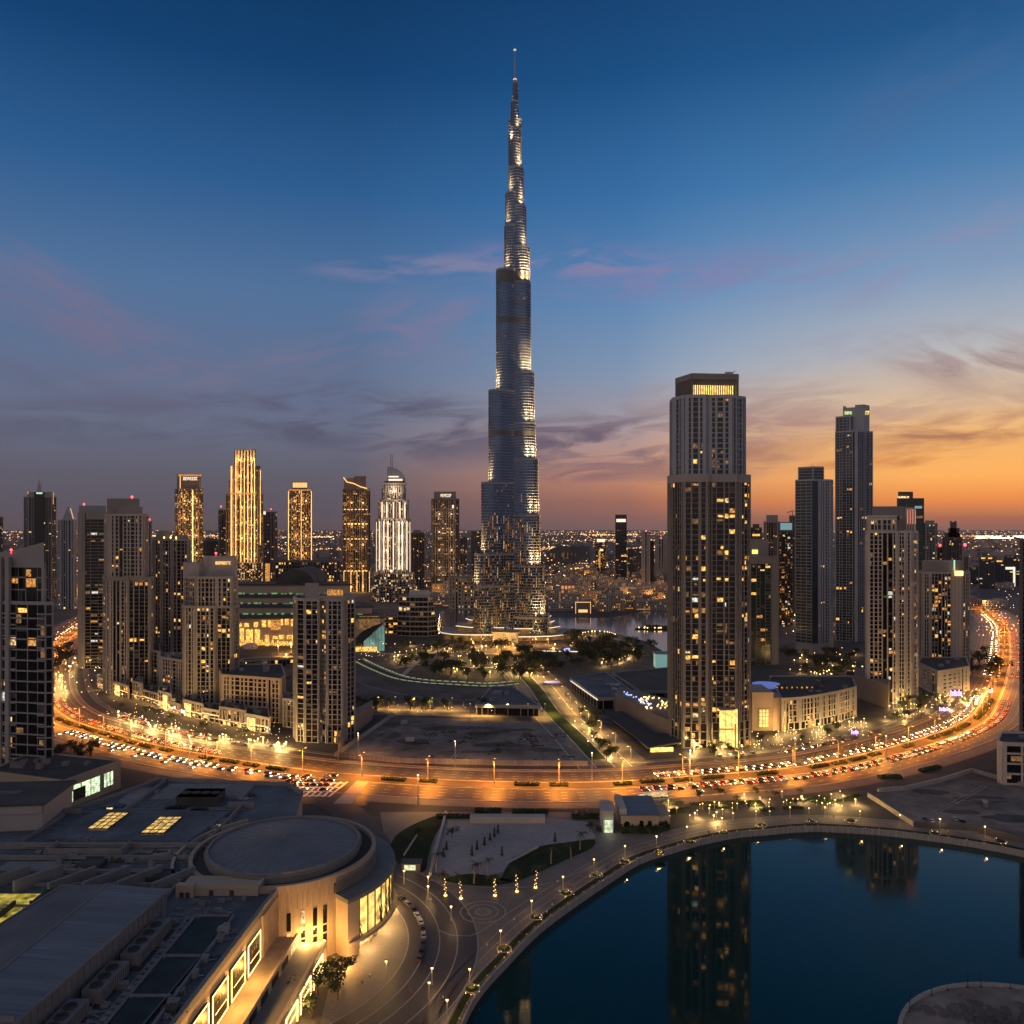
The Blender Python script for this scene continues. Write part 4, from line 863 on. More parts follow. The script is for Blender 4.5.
def x_d(t, Y, zt):
    wash(t, 345, 368, 492, 598, Y, 2, 5, 13000, GOLD)
    mb = MB(); pts = [(343.6,477.5),(347,482),(354,483.5),(360,486.5),(367,488.5)]
    for (a, b), (c, d) in zip(pts, pts[1:]): mb.tube((PX(a,Y),Y-1,ZZ(b,Y)),(PX(c,Y),Y-1,ZZ(d,Y)),1.3,1.3)
    t.part('crown_light', mb, 'led_gold')
    for y in (509,523.5,538.5,570.5):
        mb = MB()
        for k in range(7): x = PX(344+k*3.6,Y); mb.box(x, x+4.5, Y-1.1, Y-.5, ZZ(y+.9,Y), ZZ(y,Y))
        t.part('light_band', mb, 'led_gold')
    gold_lines(t, Y, (344,351,357,363,369.5), 571, 600, 1.2); gold_lines(t, Y, (353,361,368), 490, 570, .6, 'win_dim')
    t.trim.prism(fp([(344,Y+4),(354,Y+4)], depth=20), zt-.2, ZZ(478,Y)); t.trim.prism(fp([(354,Y+6),(366,Y+6)], depth=20), zt-.2, ZZ(476,Y))
simple('dark tower with a wavy gold light line along its slanting crown', 343, 370, 489, 1900, 'cham', 'glass', 'brown', p=.16, bay=5, fh=4.4, seed=40, kinds=('win_amber','win_dim','win_dim'), extra=x_d)
def ADR():
    Y = 1700.0
    t = Tower('hotel_tower', 'white floodlit hotel tower topped by a curved sail and thin mast', 'skyscraper', PX(393,Y), Y+20, rnd=41)
    for x0, x1, y0, y1, d in ((376,410.5,600,519,0),(378.5,408.5,519,500,2),(382,405.5,500,486,4)):
        t.vol(fp(auto(x0,x1,Y+d,'cham'), depth=30), max(0,ZZ(y0,Y)), ZZ(y1,Y), fh=4.2, bay=4.2, pw=1.4, pd=1.0, sh=.7, p=.5, kinds=('win_pale','win_dim','win_pale','win_dim'))
    gold_lines(t, Y, (379.5,383.8,388,393.5,399,402.5,407), 521, 570, 1.6, 'led_white'); gold_lines(t, Y, (382,387,393.5,400,405), 502, 518, 1.6, 'led_white'); gold_lines(t, Y, (376.6,410), 522, 572, 1.0, 'led_white')
    mb = MB(); 
    for i in range(9): x = PX(383+i*2.5,Y); mb.box(x, x+1.2, Y+3, Y+4.4, ZZ(493,Y), ZZ(483,Y))
    mb.box(PX(382,Y),PX(405.5,Y),Y+3.2,Y+24,ZZ(484.4,Y),ZZ(482.6,Y)); t.part('crown_lattice', mb, 'pale')
    t.roof.box(PX(384,Y),PX(403.5,Y),Y+5,Y+26,ZZ(494,Y),ZZ(481,Y))
    # quarter round sail
    pts = [(PX(386.6,Y), ZZ(482,Y))]+[(PX(386.6,Y)+PX(512+18.5,Y)*sin(a), ZZ(482,Y)+(ZZ(466.5,Y)-ZZ(482,Y))*cos(a)) for a in [i*pi/2/10 for i in range(11)]]
    mb = MB(); n = len(pts); mb.add([(x,Y+8,z) for x,z in pts]+[(x,Y+14,z) for x,z in pts], [tuple(range(n))[::-1], tuple(range(n,2*n))]+[(i,(i+1)%n,n+(i+1)%n,n+i) for i in range(n)]); t.part('sail_crown', mb, 'steel')
    mb = MB(); mb.box(PX(388,Y),PX(402,Y),Y+7,Y+7.6,ZZ(480.6,Y),ZZ(478.8,Y)); mb.box(PX(388,Y),PX(398,Y),Y+7,Y+7.6,ZZ(477,Y),ZZ(475.8,Y)); t.part('sail_light', mb, 'led_white')
    mb = MB(); mb.tube((PX(390,Y),Y+11,ZZ(480,Y)),(PX(390,Y),Y+11,ZZ(453.5,Y)),1.6,.7,6); mb.tube((PX(391.6,Y),Y+11,ZZ(480,Y)),(PX(391.6,Y),Y+11,ZZ(453.5,Y)),1.0,.5,6); t.part('mast', mb, 'steel')
    for i, (x0,x1,y0,y1,d) in enumerate(((371,417,603,587,-60),(373,415,587,580,-50),(374,414,580,574,-40))):
        pd_ = fp([(x0,Y+d+14),(x0+8,Y+d+3),(x0+24,Y+d),(x1-5,Y+d+6),(x1,Y+d+20)], depth=30); t.vol(pd_, max(0,ZZ(y0,Y+d)), ZZ(y1,Y+d), fh=4.2, bay=4.2, pw=.8, sh=1.0, p=.7, kinds=('win_amber','win','win_pale','win_dim'))
    mb = MB(); mb.ball(PX(391.5,Y), Y-3, ZZ(571,Y), 3); t.part('floodlight', mb, 'led_white')
    wash(t, 378, 409, 502, 572, Y, 2, 5, 8500, (1,.74,.50)); wash(t, 384, 404, 484, 498, Y+4, 1, 1, 20000, (1,.78,.55)); t.finish('glass', 'pale', nmax=95)
ADR()
def x_f(t, Y, zt):
    wash(t, 433, 457, 505, 577, Y, 2, 4, 9000, (1,.62,.34))
    t.trim.prism(fp([(434,Y+5),(456,Y+5)], depth=18), zt-.2, ZZ(491.5,Y)); mb = MB(); x0 = PX(441,Y)
    signband(t, 440.5, 451.5, Y+5, 494, 497, 'led_white', 7); gold_lines(t, Y, (453,), 505, 508, 4, 'led_white', 'roof_light'); gold_lines(t, Y, (433,438,443,449,455), 500, 577, .7, 'win_dim')
simple('dark grey tower with one white sign panel, just beside the spire tower', 431.5, 459, 499, 1900, 'cham', 'glass', 'taupe', p=.16, bay=5, seed=42, kinds=('win_dim','win_dim','win_amber'), extra=x_f)
simple('grey brown block half hidden behind the floodlit hotel', 411.5, 424.5, 533, 2000, 'flat', 'glass', 'taupe', p=.1, seed=43, top=[(.2,.7,530,8)])
simple('low tan block beyond the dark grey tower with the white sign', 458, 467, 537, 2400, 'flat', 'glass', 'taupe', p=.15, seed=44)
simple('hazy grey tower close against the edge of the spire tower', 471, 482, 531, 2500, 'flat', 'glass', 'grey', p=.08, seed=45)
simple('small tower with white lit roof sign and a glowing orange front', 595.5, 606.5, 541, 2400, 'flat', 'glass', 'darkf', p=.5, seed=46, bay=6, extra=lambda t,Y,zt:(gold_lines(t,Y,(601,),539,542,24,'led_white','roof_sign'),gold_lines(t,Y,(599.5,),550,568,5,'win_amber'),gold_lines(t,Y,(601.5,),549,551,10,'led_white','lit_sign'),gold_lines(t,Y,(606,),543,568,1.2,'win_dim')))
simple('slim blue glass tower with a white glowing band under its dark top', 615.5, 626.5, 515, 2300, 'flat', 'glass_blue', 'darkf', p=.08, seed=47, bay=8, pw=.4, extra=lambda t,Y,zt: gold_lines(t,Y,(621,),519,522,27,'led_white','crown_light'))
simple('slim mauve tower with a red beacon, first past the blue glass tower', 641.5, 650, 532, 2100, 'flat', 'glass', 'pink', p=.03, seed=48, bay=8, pw=3, beacon=(646,531,2.2), extra=lambda t,Y,zt: t.glass.prism(fp([(650.2,Y+3),(654,Y+4)], depth=20),0,ZZ(541,Y)))
simple('lower mauve tower with a red beacon close to the tallest near tower', 655, 667, 539, 2200, 'flat', 'glass', 'pink', p=.03, seed=49, bay=8, pw=4, beacon=(661,538.5,2.4))
simple('dark low office slab between the blue glass tower and the mauve tower', 628, 641, 549, 2500, 'flat', 'glass_blue', 'darkf', p=.1, seed=50, kinds=('win_dim','win_pale'))
simple('square dim tower with crane behind the green glass tower', 750.5, 761.5, 528, 1500, 'flat', 'glass', 'darkf', p=.06, seed=51, top=[(.2,.8,524,6)], extra=lambda t,Y,zt: gold_lines(t,Y,(756,),534,536,14,'win','roof_lamp'))
simple('mauve round shouldered tower with a red glow seen past the green glass tower', 764, 779.5, 522, 1400, 'cham', 'glass', 'pink', p=.1, seed=52, top=[(.15,.9,515,6)], beacon=(776,524,1.8))
simple('tower with a teal screen near its top and lamps dotted down its front', 779, 793, 532, 1250, 'flat', 'glass', 'darkf', p=.45, seed=53, kinds=('win_dim','win_amber','win_dim'), extra=lambda t,Y,zt:(gold_lines(t,Y,(786,),523,530,18,lamp_key('screen',(.12,.45,.55),.5),'screen'),t.trim.prism(fp([(780,Y+1),(792,Y+1)],depth=16),zt,ZZ(522,Y))))
def x_cr(t, Y, zt):
    mb = MB(); x = PX(794,Y); mb.tube((x,Y+8,zt),(x,Y+8,ZZ(510.5,Y)),.6,.5); mb.tube((x-10,Y+8,ZZ(512.5,Y)),(x+6,Y+8,ZZ(510.5,Y)),.5,.4); mb.tube((x,Y+8,ZZ(510,Y)),(x-9,Y+8,ZZ(512,Y)),.2,.2); t.part('crane', mb, 'dark_metal')
simple('narrow unfinished tower carrying a crane beside the dark banded tower', 789.5, 797, 516, 1450, 'flat', 'glass', 'taupe', p=.04, seed=54, extra=x_cr)
def x_tl(t, Y, zt):
    t.trim.prism(fp([(898,Y+6),(913,Y+6)], depth=14), zt-.2, ZZ(491.5,Y)); gold_lines(t,Y,(918,),506,508.5,10,lamp_key('screen',(.12,.45,.55),.5),'light_band'); gold_lines(t,Y,(905,),496,498,16,'win_pale','crown_light',dY=6)
simple('teal glass tower with a flat dark crown behind the pale gridded tower', 897.5, 923.5, 499, 1100, 'flat', 'glass_teal', 'darkf', p=.02, seed=55, bay=9, pw=.4, sh=.6, extra=x_tl, kinds=('win_dim','win_pale'))
simple('short teal speckled tower between the teal glass tower and the stocky pale tower', 923.8, 937, 524, 1100, 'cham', 'glass_teal', 'grey', p=.2, seed=56, bay=5, top=[(.1,.8,520.5,6)], kinds=('win_dim','win_pale','win_dim'))
def x_st(t, Y, zt):
    for (a, b, y) in ((.1,.95,533),(.3,.9,528),(.4,.75,522)): t.trim.prism(fp([(942.5+19*a,Y+8),(942.5+19*b,Y+8)], depth=12), zt-.2, ZZ(y,Y))
    for p in (951.5,956): x = PX(p,Y+10); mb = MB(); mb.cyl(x,Y+12,1.5,1.5,ZZ(522,Y),ZZ(521,Y),8); t.part('roof_tank', mb, 'dark_metal')
simple('dark stepped tower under construction on the skyline above the bend', 943, 961.5, 538, 1200, 'cham', 'glass', 'darkf', p=.12, seed=57, extra=x_st, kinds=('win_dim','win_pale'), beacon=(965,545,2.6))
simple('thin brown tower behind the stocky pale tower, red glow on its roof', 936.5, 945, 548, 1250, 'flat', 'glass', 'taupe', p=.12, seed=58, beacon=(940,545.5,2.2))
simple('slim grey tower close past the stocky pale tower', 963, 968.5, 556, 1000, 'flat', 'glass', 'taupe', p=.05, seed=59)
for i, (a, b, y, l) in enumerate(((979,994,558,'dark office block with a lit roof edge, first of the row far past the bend'),(994.5,1004,561,'dark office block in the middle of the row far past the bend'),(1004,1016,556,'office block outlined by an angular white light, far past the bend'),(1016,1032,560,'dark office block last in the row far past the bend'),(968,978.5,566,'pale low office with a blue sign far past the bend'))):
    simple(l, a, b, y, 2000+40*i, 'flat', 'glass_blue', 'grey' if i == 4 else 'darkf', p=.07, seed=60+i, bay=8, pw=.5, name='office_block', kinds=('win_dim','win_pale','win_dim'),
           extra=(lambda t,Y,zt,a=a,b=b,i=i: (gold_lines(t,Y,(a+4,b-4),ydef[i],ydef[i]+1.4,10,'win','roof_lamp') if i in (0,1,3) else (gold_lines(t,Y,(1009.5,),567,569.5,22,'led_white'),gold_lines(t,Y,(1014,),567,588,5,'led_white')) if i == 2 else gold_lines(t,Y,(973,),590,593,9,'led_blue','sign'))) if True else None) if (ydef := {0:557.5,1:560.5,3:559.5,2:0,4:0}) else None
simple('black edged tower cut by the picture border above the parking block', 1020.5, 1070, 541, 560, 'flat', 'glass', 'darkf', p=.0, seed=70, bay=5, depth=40)
simple('tiny far tower at the very edge of the skyline beyond the balcony block', -4, 3, 517, 2600, 'flat', 'glass', 'darkf', p=.2, seed=71)
# ---------------------------------------------------------------- the great spire tower
BY = 1119.0; BX = PX(515, BY)
def burj():
    T = thing('spire_tower', 'immense silver stepped spire tower rising far above every other building', 'skyscraper', (BX, BY, 0))
    q = random.Random(77); MPX = BY/F
    L = [(46.2,484),(55.3,554),(57.2,585),(58.2,650)]
    left = [(5.6,103),(8.4,142),(13.3,195),(14.7,228),(25.9,273),(36.4,393),(46.2,484),(55.3,554),(57.5,585)]
    right = [(4.2,84),(8.4,130),(11.9,170),(15.4,209),(20.3,250),(21.7,285),(26.6,375),(28.7,425),(32.9,461),(35,516),(41.3,566),(47.6,616)]
    back = [(9,120),(14,190),(20,262),(28,340),(36,410),(42,500),(48,575)]
    def capsule(d, e, rho, n=12):
        """Rounded finger of half width rho reaching e sideways along direction d."""
        c = abs(cos(d)) if abs(cos(d)) > .3 else 1.0
        r = max(0, (e-rho)/c); pts = []
        ux, uy = cos(d), sin(d); vx, vy = -uy, ux
        pts.append((-ux*rho*.2+vx*-rho, -uy*rho*.2-vy*rho))
        for k in range(n+1):
            a = -pi/2+pi*k/n; pts.append((ux*(r+rho*cos(a))+vx*rho*sin(a), uy*(r+rho*cos(a))+vy*rho*sin(a)))
        pts.append((-ux*rho*.2+vx*rho, -uy*rho*.2+vy*rho)); return [(BX+x, BY+y) for x, y in pts]
    lights = []
    mech = [(274,285),(320,325),(432,437)]
    for d, tiers in ((radians(208), left), (radians(-28), right), (radians(90), back)):
        g = MB(); fin = MB(); terr = MB(); rows = []; mu = MB(); BANDS = []; w_ = []
        ztop = [ZZ(y, BY) for e, y in tiers]+[0]
        for k, (e, y) in enumerate(tiers):
            rho = min(e*.98, 8.5+k*.55) if e > 9 else e*.98
            poly = capsule(d, e, rho); z1 = ztop[k]; z0 = max(0, ztop[k+1]-1)
            g.prism(poly, z0, z1)
            if k+1 < len(tiers): nxt = tiers[k+1]
            fin.ring(poly, -.3, .5, z1-.9, z1+1.6)
            fh = 3.9; m = int((z1-z0)/fh)
            for j in range(m+1):
                z = z0+j*fh
                inb = any(ZZ(b, BY) <= z <= ZZ(a, BY) for a, b in mech)
                if z+1 < z1: fin.ring(poly, -.1, .62, z, z+(.7 if not inb else .2))
            for a, b in mech:
                za, zb = ZZ(b, BY), ZZ(a, BY)
                if zb > z0+1 and za < z1-1: bm_ = MB(); bm_.ring(poly, -.1, .62, max(za, z0), min(zb, z1-1.2)); BANDS.append(bm_)
            # steel blades up the facade
            n = len(poly)
            for i in range(n):
                a, b = poly[i], poly[(i+1) % n]; Ln = sqrt((b[0]-a[0])**2+(b[1]-a[1])**2); nb = max(1, int(Ln/3.2)); ux, uy = (b[0]-a[0])/Ln, (b[1]-a[1])/Ln
                if i == n-1: continue
                for j in range(nb):
                    c = (a[0]+(b[0]-a[0])*j/nb, a[1]+(b[1]-a[1])*j/nb)
                    mu.obox((c[0]-ux*.1, c[1]-uy*.1), (c[0]+ux*.08, c[1]+uy*.08), 0, .42, z0, z1-1-.003*j)
                    zz = z0
                    while zz < z1-5:
                        pr = (.42 if zz < 165 else .04 if zz < 230 else .006)
                        if q.random() < pr:
                            hgt = fh*.62*(1 if q.random() < .55 or zz > 200 else q.choice((2.4,4.2)))
                            w_.append((c[0]+ux*1.5+uy*.12, c[1]+uy*1.5-ux*.12, zz+1.0+hgt/2, q.uniform(.3,.9), hgt, atan2(uy,ux)))
                        zz += fh
            # floodlights on the setback below wash the foot of this tier
            if abs(cos(d)) > .3 and k+1 < len(tiers): lights.append((d, e, rho, ztop[k+1], k))
        o = obj('wing', g, M['burj_glass'], T); f = obj('floor_fins', fin, M['burj_fin'], o, (0,0,0)); obj('facade_blades', mu, M['burj_fin'], o, (0,0,0))
        for bm_ in BANDS: obj('louvre_band', bm_, M['bronze'], o, (0,0,0))
        mb = MB()
        for x, y, z, w, h, a in w_:
            dd = (cos(a)*w/2, sin(a)*w/2); mb.obox((x-dd[0],y-dd[1]),(x+dd[0],y+dd[1]),-.08,.08,z-h/2,z+h/2, mi=q.choice((0,1,1,1,2,2)))
        if mb.v: tag(obj('window', mb, [M['win_pale'], M['win_dim'], M['win_amber']], o, (0,0,0)), kind='stuff')
    # central core and the open lattice of the spire
    mb = MB(); fm = MB()
    for r, ya, yb in ((9.5,650,200),(5.5,200,110),(3.6,110,84)):
        mb.cyl(BX, BY+1, r, r, ZZ(ya,BY), ZZ(yb,BY), 20)
    obj('core', mb, M['burj_glass'], T)
    mb = MB(); mb.cyl(BX, BY, 2.6, 1.7, ZZ(104,BY), ZZ(79,BY), 12); mb.cyl(BX, BY, 1.5, 1.0, ZZ(79,BY), ZZ(60,BY), 8); mb.cyl(BX, BY, .9, .35, ZZ(60,BY), ZZ(47,BY), 6); mb.ball(BX, BY, ZZ(50.5,BY), 1.1)
    for i in range(14): z = ZZ(104-i*1.9,BY); mb.cyl(BX, BY, 3.3-.08*i, 3.3-.08*i, z, z+.8, 12)
    sp_ = obj('spire', mb, M['metal'], T)
    mb = MB()
    for y_, r_ in ((50.5,1.0),(80,1.6),(84,1.8),(88,2.1),(92.5,2.3),(97,2.6),(101,2.9)): mb.cyl(BX, BY, r_+.9, r_+.9, ZZ(y_,BY), ZZ(y_,BY)+1.3, 10)
    obj('spire_light', mb, window_key('spire', (1,.72,.45), .9, False, .3, .3), sp_, (0,0,0))
    # podium terraces with lit edges, entrance pavilion
    te = MB(); li = MB(); tg = MB()
    def terrace(pts, y1, Yd, lit=True):
        p = [(PX(a, Yd+b), Yd+b) for a, b in pts]; p = p+[(p[-1][0], BY+30), (p[0][0], BY+30)]
        z1 = ZZ(y1, Yd); te.prism(p, max(0, z1-1.8), z1); tg.prism(offset(p, -2.5), 0, max(.5, z1-1.7), top=False)
        if lit: 
            for a, b in zip(p[:-3], p[1:-2]): li.obox(a, b, .05, .55, z1-1.3, z1-.5)
    terrace([(441,22),(452,4),(470,-2),(494,-2)], 634, BY-45); terrace([(456,20),(470,4),(480,0),(504,0)], 627, BY-30); terrace([(466,20),(470,4),(474,0),(486,0)], 619.5, BY-16)
    terrace([(517,-2),(535,0),(552,6),(572,26)], 636, BY-45); terrace([(514,0),(530,0),(548,6),(560,24)], 628, BY-30); terrace([(520,0),(540,2),(552,12),(554,22)], 622, BY-16); terrace([(530,2),(545,4),(550,12),(551,18)], 616.5, BY-10)
    obj('podium_glazing', tg, window_key('podium', (1,.52,.14), .16, False, .1, .12), T); o = obj('podium_terrace', te, M['beige'], T); obj('edge_light', li, M['led_white'], o, (0,0,0))
    mb = MB(); Yp = BY-62; fr = MB()
    mb.box(PX(493,Yp), PX(518,Yp), Yp, Yp+20, 0, ZZ(633,Yp)); obj('entrance_pavilion', mb, window_key('pavilion', (1,.58,.18), .33), T)
    for i in range(14): x = PX(493,Yp)+i*(PX(518,Yp)-PX(493,Yp))/13; fr.box(x-.3, x+.3, Yp-.8, Yp-.1, 0, ZZ(633,Yp))
    fr.box(PX(491,Yp), PX(520,Yp), Yp-2, Yp+22, ZZ(633,Yp), ZZ(632,Yp)); obj('pavilion_frame', fr, M['beige'], T)
    # terrace floodlights, tilted up against the facade above each setback
    for d, e, rho, z, k in lights:
        c = abs(cos(d)); r = max(0, (e-rho)/c)
        rt = d < pi/2; fq = random.Random(k*5+rt)
        for deg in (((-8,-50,-86) if rt else (192,226)) if e > 16 else ((-55,) if rt else (-125,))):
            ang = radians(deg); fac = (1.0 if rt else .55)*fq.uniform(.6,1.1)
            rr = rho+4.4; p = Vector((cos(d)*r+cos(ang)*rr, sin(d)*r+sin(ang)*rr, z+2.0))
            for lean, cone, Pw in ((.55,80,80000),(.24,26,1250000 if e > 16 else 420000)):
                lo = bpy.data.objects.new('terrace_floodlight', LIGHT('terrace_floodlight', round(Pw*fac,-3), (1,.62,.26), .5, spot=cone)); C.objects.link(lo); lo.parent = T
                lo.location = p; aim = Vector((-cos(ang)*lean, -sin(ang)*lean, 1)); lo.rotation_euler = aim.to_track_quat('-Z', 'Y').to_euler()
def window_key(n, c, e, sample=False, lo=.6, scale=.2):
    if n not in M: M[n] = window_mat(n+'_glow', c, e, sample, lo, scale)
    return M[n]
burj()
# ---------------------------------------------------------------- domed hall of the mall, foreground
DX, DY = -88.0, 310.0; KR = 1.045
def circ(r, a0, a1, n):
    r *= KR; return [(DX+r*cos(radians(a0+(a1-a0)*i/n)), DY+r*sin(radians(a0+(a1-a0)*i/n))) for i in range(n+1)]
def rotunda():
    T = thing('domed_hall', 'round sandstone hall with a shallow grey disc roof and golden glass front', 'building', (DX, DY, 0))
    full = circ(33, 0, 360, 72)[:-1]
    w = MB(); w.prism(full, 0, 26.8, top=False); w.ring(full, -1.2, .25, 25.4, 28.2); drum = obj('drum_wall', w, M['drum_stone'], T)
    mb = MB(); mb.prism(circ(32, 0, 360, 72)[:-1], 26.2, 26.6); obj('gutter_deck', mb, M['roof_dark'], T)
    mb = MB(); d = circ(27.4, 0, 360, 72)[:-1]; mb.ring(d, -.9, 0, 26.6, 30.4); mb.ring(circ(28.1, 0, 360, 72)[:-1], -1.2, 0, 28.9, 29.5); obj('roof_rim', mb, M['parapet'], T)
    mb = MB(); n = 72; vs = [(DX, DY, 32.4)]+[(DX+r*cos(2*pi*i/n), DY+r*sin(2*pi*i/n), z) for r, z in ((26.5*KR,29.7),) for i in range(n)]
    mb.add(vs, [(0, 1+i, 1+(i+1) % n) for i in range(n)]); rf = obj('disc_roof', mb, M['disc'], T)
    mb = MB()
    for i in range(36):
        a = 2*pi*i/36; mb.tube((DX+1.2*cos(a), DY+1.2*sin(a), 32.3), (DX+27.6*cos(a), DY+27.6*sin(a), 29.76), .06, .06, 4)
    obj('roof_seam', mb, M['parapet'], rf, (0,0,0))
    # curved outer parapet towards the roofs
    mb = MB(); mb.ring(circ(39, 128, 222, 24), -1.0, 0, 24, 27.6, closed=False); obj('outer_parapet', mb, M['sandstone'], T)
    # square porch block in front of the disc
    mb = MB(); mb.box(-114, -87, 274, 284, 24, 28.6); mb.box(-114.6, -108.5, 272.5, 275, 24, 30.2)
    mb.box(-114.2, -86.8, 273.7, 274.3, 28.4, 29.5); mb.box(-87.4, -86.7, 274, 284, 28.4, 29.5); pb = obj('porch_block', mb, M['sandstone'], T)
    for x in (-112.5, -110.5, -103, -96):
        mb = MB(); mb.box(x-.7, x+.7, 272.3 if x < -108 else 273.8, 274.2, 25.4, 27.9); obj('niche', mb, M['roof_dark'], pb, (0,0,0))
    # canopy ring and glowing glass front
    can = MB(); can.ring(circ(40.5, -44, 58, 40), -9.5, 0, 20.0, 21.5, closed=False); obj('canopy', can, M['canopy'], T)
    sl = MB(); sl.ring(circ(41, -43, 50, 40), -9.8, 0, 4.9, 6.0, closed=False); obj('balcony_slab', sl, M['sandstone'], T)
    pr = MB(); pr.ring(circ(40.0, -43.5, -36.5, 6), -8, 0, 0, 20, closed=False); obj('end_wall', pr, M['sandstone'], T); pr = MB(); pr.ring(circ(40, 44, 52, 6), -8, 0, 0, 20, closed=False); obj('end_wall', pr, M['sandstone'], T)
    gl = MB(); gl.ring(circ(39.2, -36.5, 44, 40), -.3, 0, 6, 20, closed=False); gp_ = obj('glass_front', gl, M['glow'], T)
    mu = MB()
    for a in range(-36, 45, 6): x, y = DX+41.4*cos(radians(a)), DY+41.4*sin(radians(a)); mu.cyl(x, y, .28, .28, 6, 20, 6)
    q = random.Random(12)
    for k in range(26):  # tree shaped tracery before the glass
        a = q.uniform(-35, 43); z = 6.2; r = 41.35
        for b in range(5):
            a2 = a+q.uniform(-2.2, 2.2); z2 = z+q.uniform(1.4, 2.6)
            mu.tube((DX+r*cos(radians(a)), DY+r*sin(radians(a)), z), (DX+r*cos(radians(a2)), DY+r*sin(radians(a2)), z2), .22-.03*b, .18-.03*b, 4); a, z = a2, z2
    obj('mullion', mu, M['bronze'], gp_, (0,0,0))
    lo = MB(); lo.ring(circ(36.5, -40, 48, 30), -.3, 0, .2, 4.9, closed=False); lf = obj('shopfront', lo, M['glow_low'], T)
    mu = MB()
    for a in range(-40, 49, 8): x, y = DX+38.6*cos(radians(a)), DY+38.6*sin(radians(a)); mu.cyl(x, y, .6, .6, 0, 4.9, 6)
    obj('pillar', mu, M['sandstone'], lf, (0,0,0))
    lv = MB()
    for i in range(7): lv.ring(circ(33.05, -44, 12, 22), -.1, .5, 21.9+i*.74, 22.25+i*.74, closed=False)
    obj('louvre', lv, M['parapet'], T); lv = MB(); lv.ring(circ(33.02, -45, 13, 22), -.1, .12, 21.6, 27.2, closed=False); obj('louvre_recess', lv, M['roof_dark'], T)
    rb = MB()
    for a in range(-100, -46, 3): x, y = DX+34.5*cos(radians(a)), DY+34.5*sin(radians(a)); rb.cyl(x, y, .16, .16, 19.5, 25.3, 5)
    obj('wall_rib', rb, M['sandstone'], T)
    for k, a in enumerate((-80,-72,-64,-57,-51)):
        for z0, z1, lit in ((2,8.5,0),(9.2,11.5,1 if k == 1 else 0),(12.2,18.5,1 if k == 2 else 0)):
            ca, sa = cos(radians(a)), sin(radians(a)); px, py = DX+34.5*ca, DY+34.5*sa; mb = MB()
            mb.obox((px+sa*.7, py-ca*.7), (px-sa*.7, py+ca*.7), -.2, .18, z0, z1); obj('slit_window', mb, M['win_pale' if lit else 'glass'], T)
    for a in (-30, -10, 12, 32):
        l = bpy.data.objects.new('canopy_light', LIGHT('canopy_light', 5200, (1,.62,.22), .6)); C.objects.link(l); l.parent = T; l.location = (41*cos(radians(a)), 41*sin(radians(a)), 4.4)
    for a in (-48, -56, -64, -72, -80):
        l = bpy.data.objects.new('wall_light', LIGHT('wall_light', 5200, (1,.52,.13), .4)); C.objects.link(l); l.parent = T; l.location = ((38 if a < -50 else 46)*cos(radians(a)), (38 if a < -50 else 46)*sin(radians(a)), 10 if a < -50 else 3)
M['drum_stone'] = wall('drum_stone', (.43,.32,.23)); slabs(M['drum_stone'], 2.4, dark=.8)
M['disc'] = mat('disc_roof', (.17,.165,.16), .5, .15, var=.15, scale=.09, var2=.15, scale2=.6)
M['canopy'] = mat('canopy_roof', (.17,.165,.155), .7, var=.15, scale=.2)
M['glow'] = window_mat('golden_glass', (1,.62,.16), 1.5, sample=True, lo=.3, scale=.3)
M['glow_low'] = window_mat('shop_glass', (1,.64,.22), 1.3, sample=True, lo=.3, scale=.4)
rotunda()
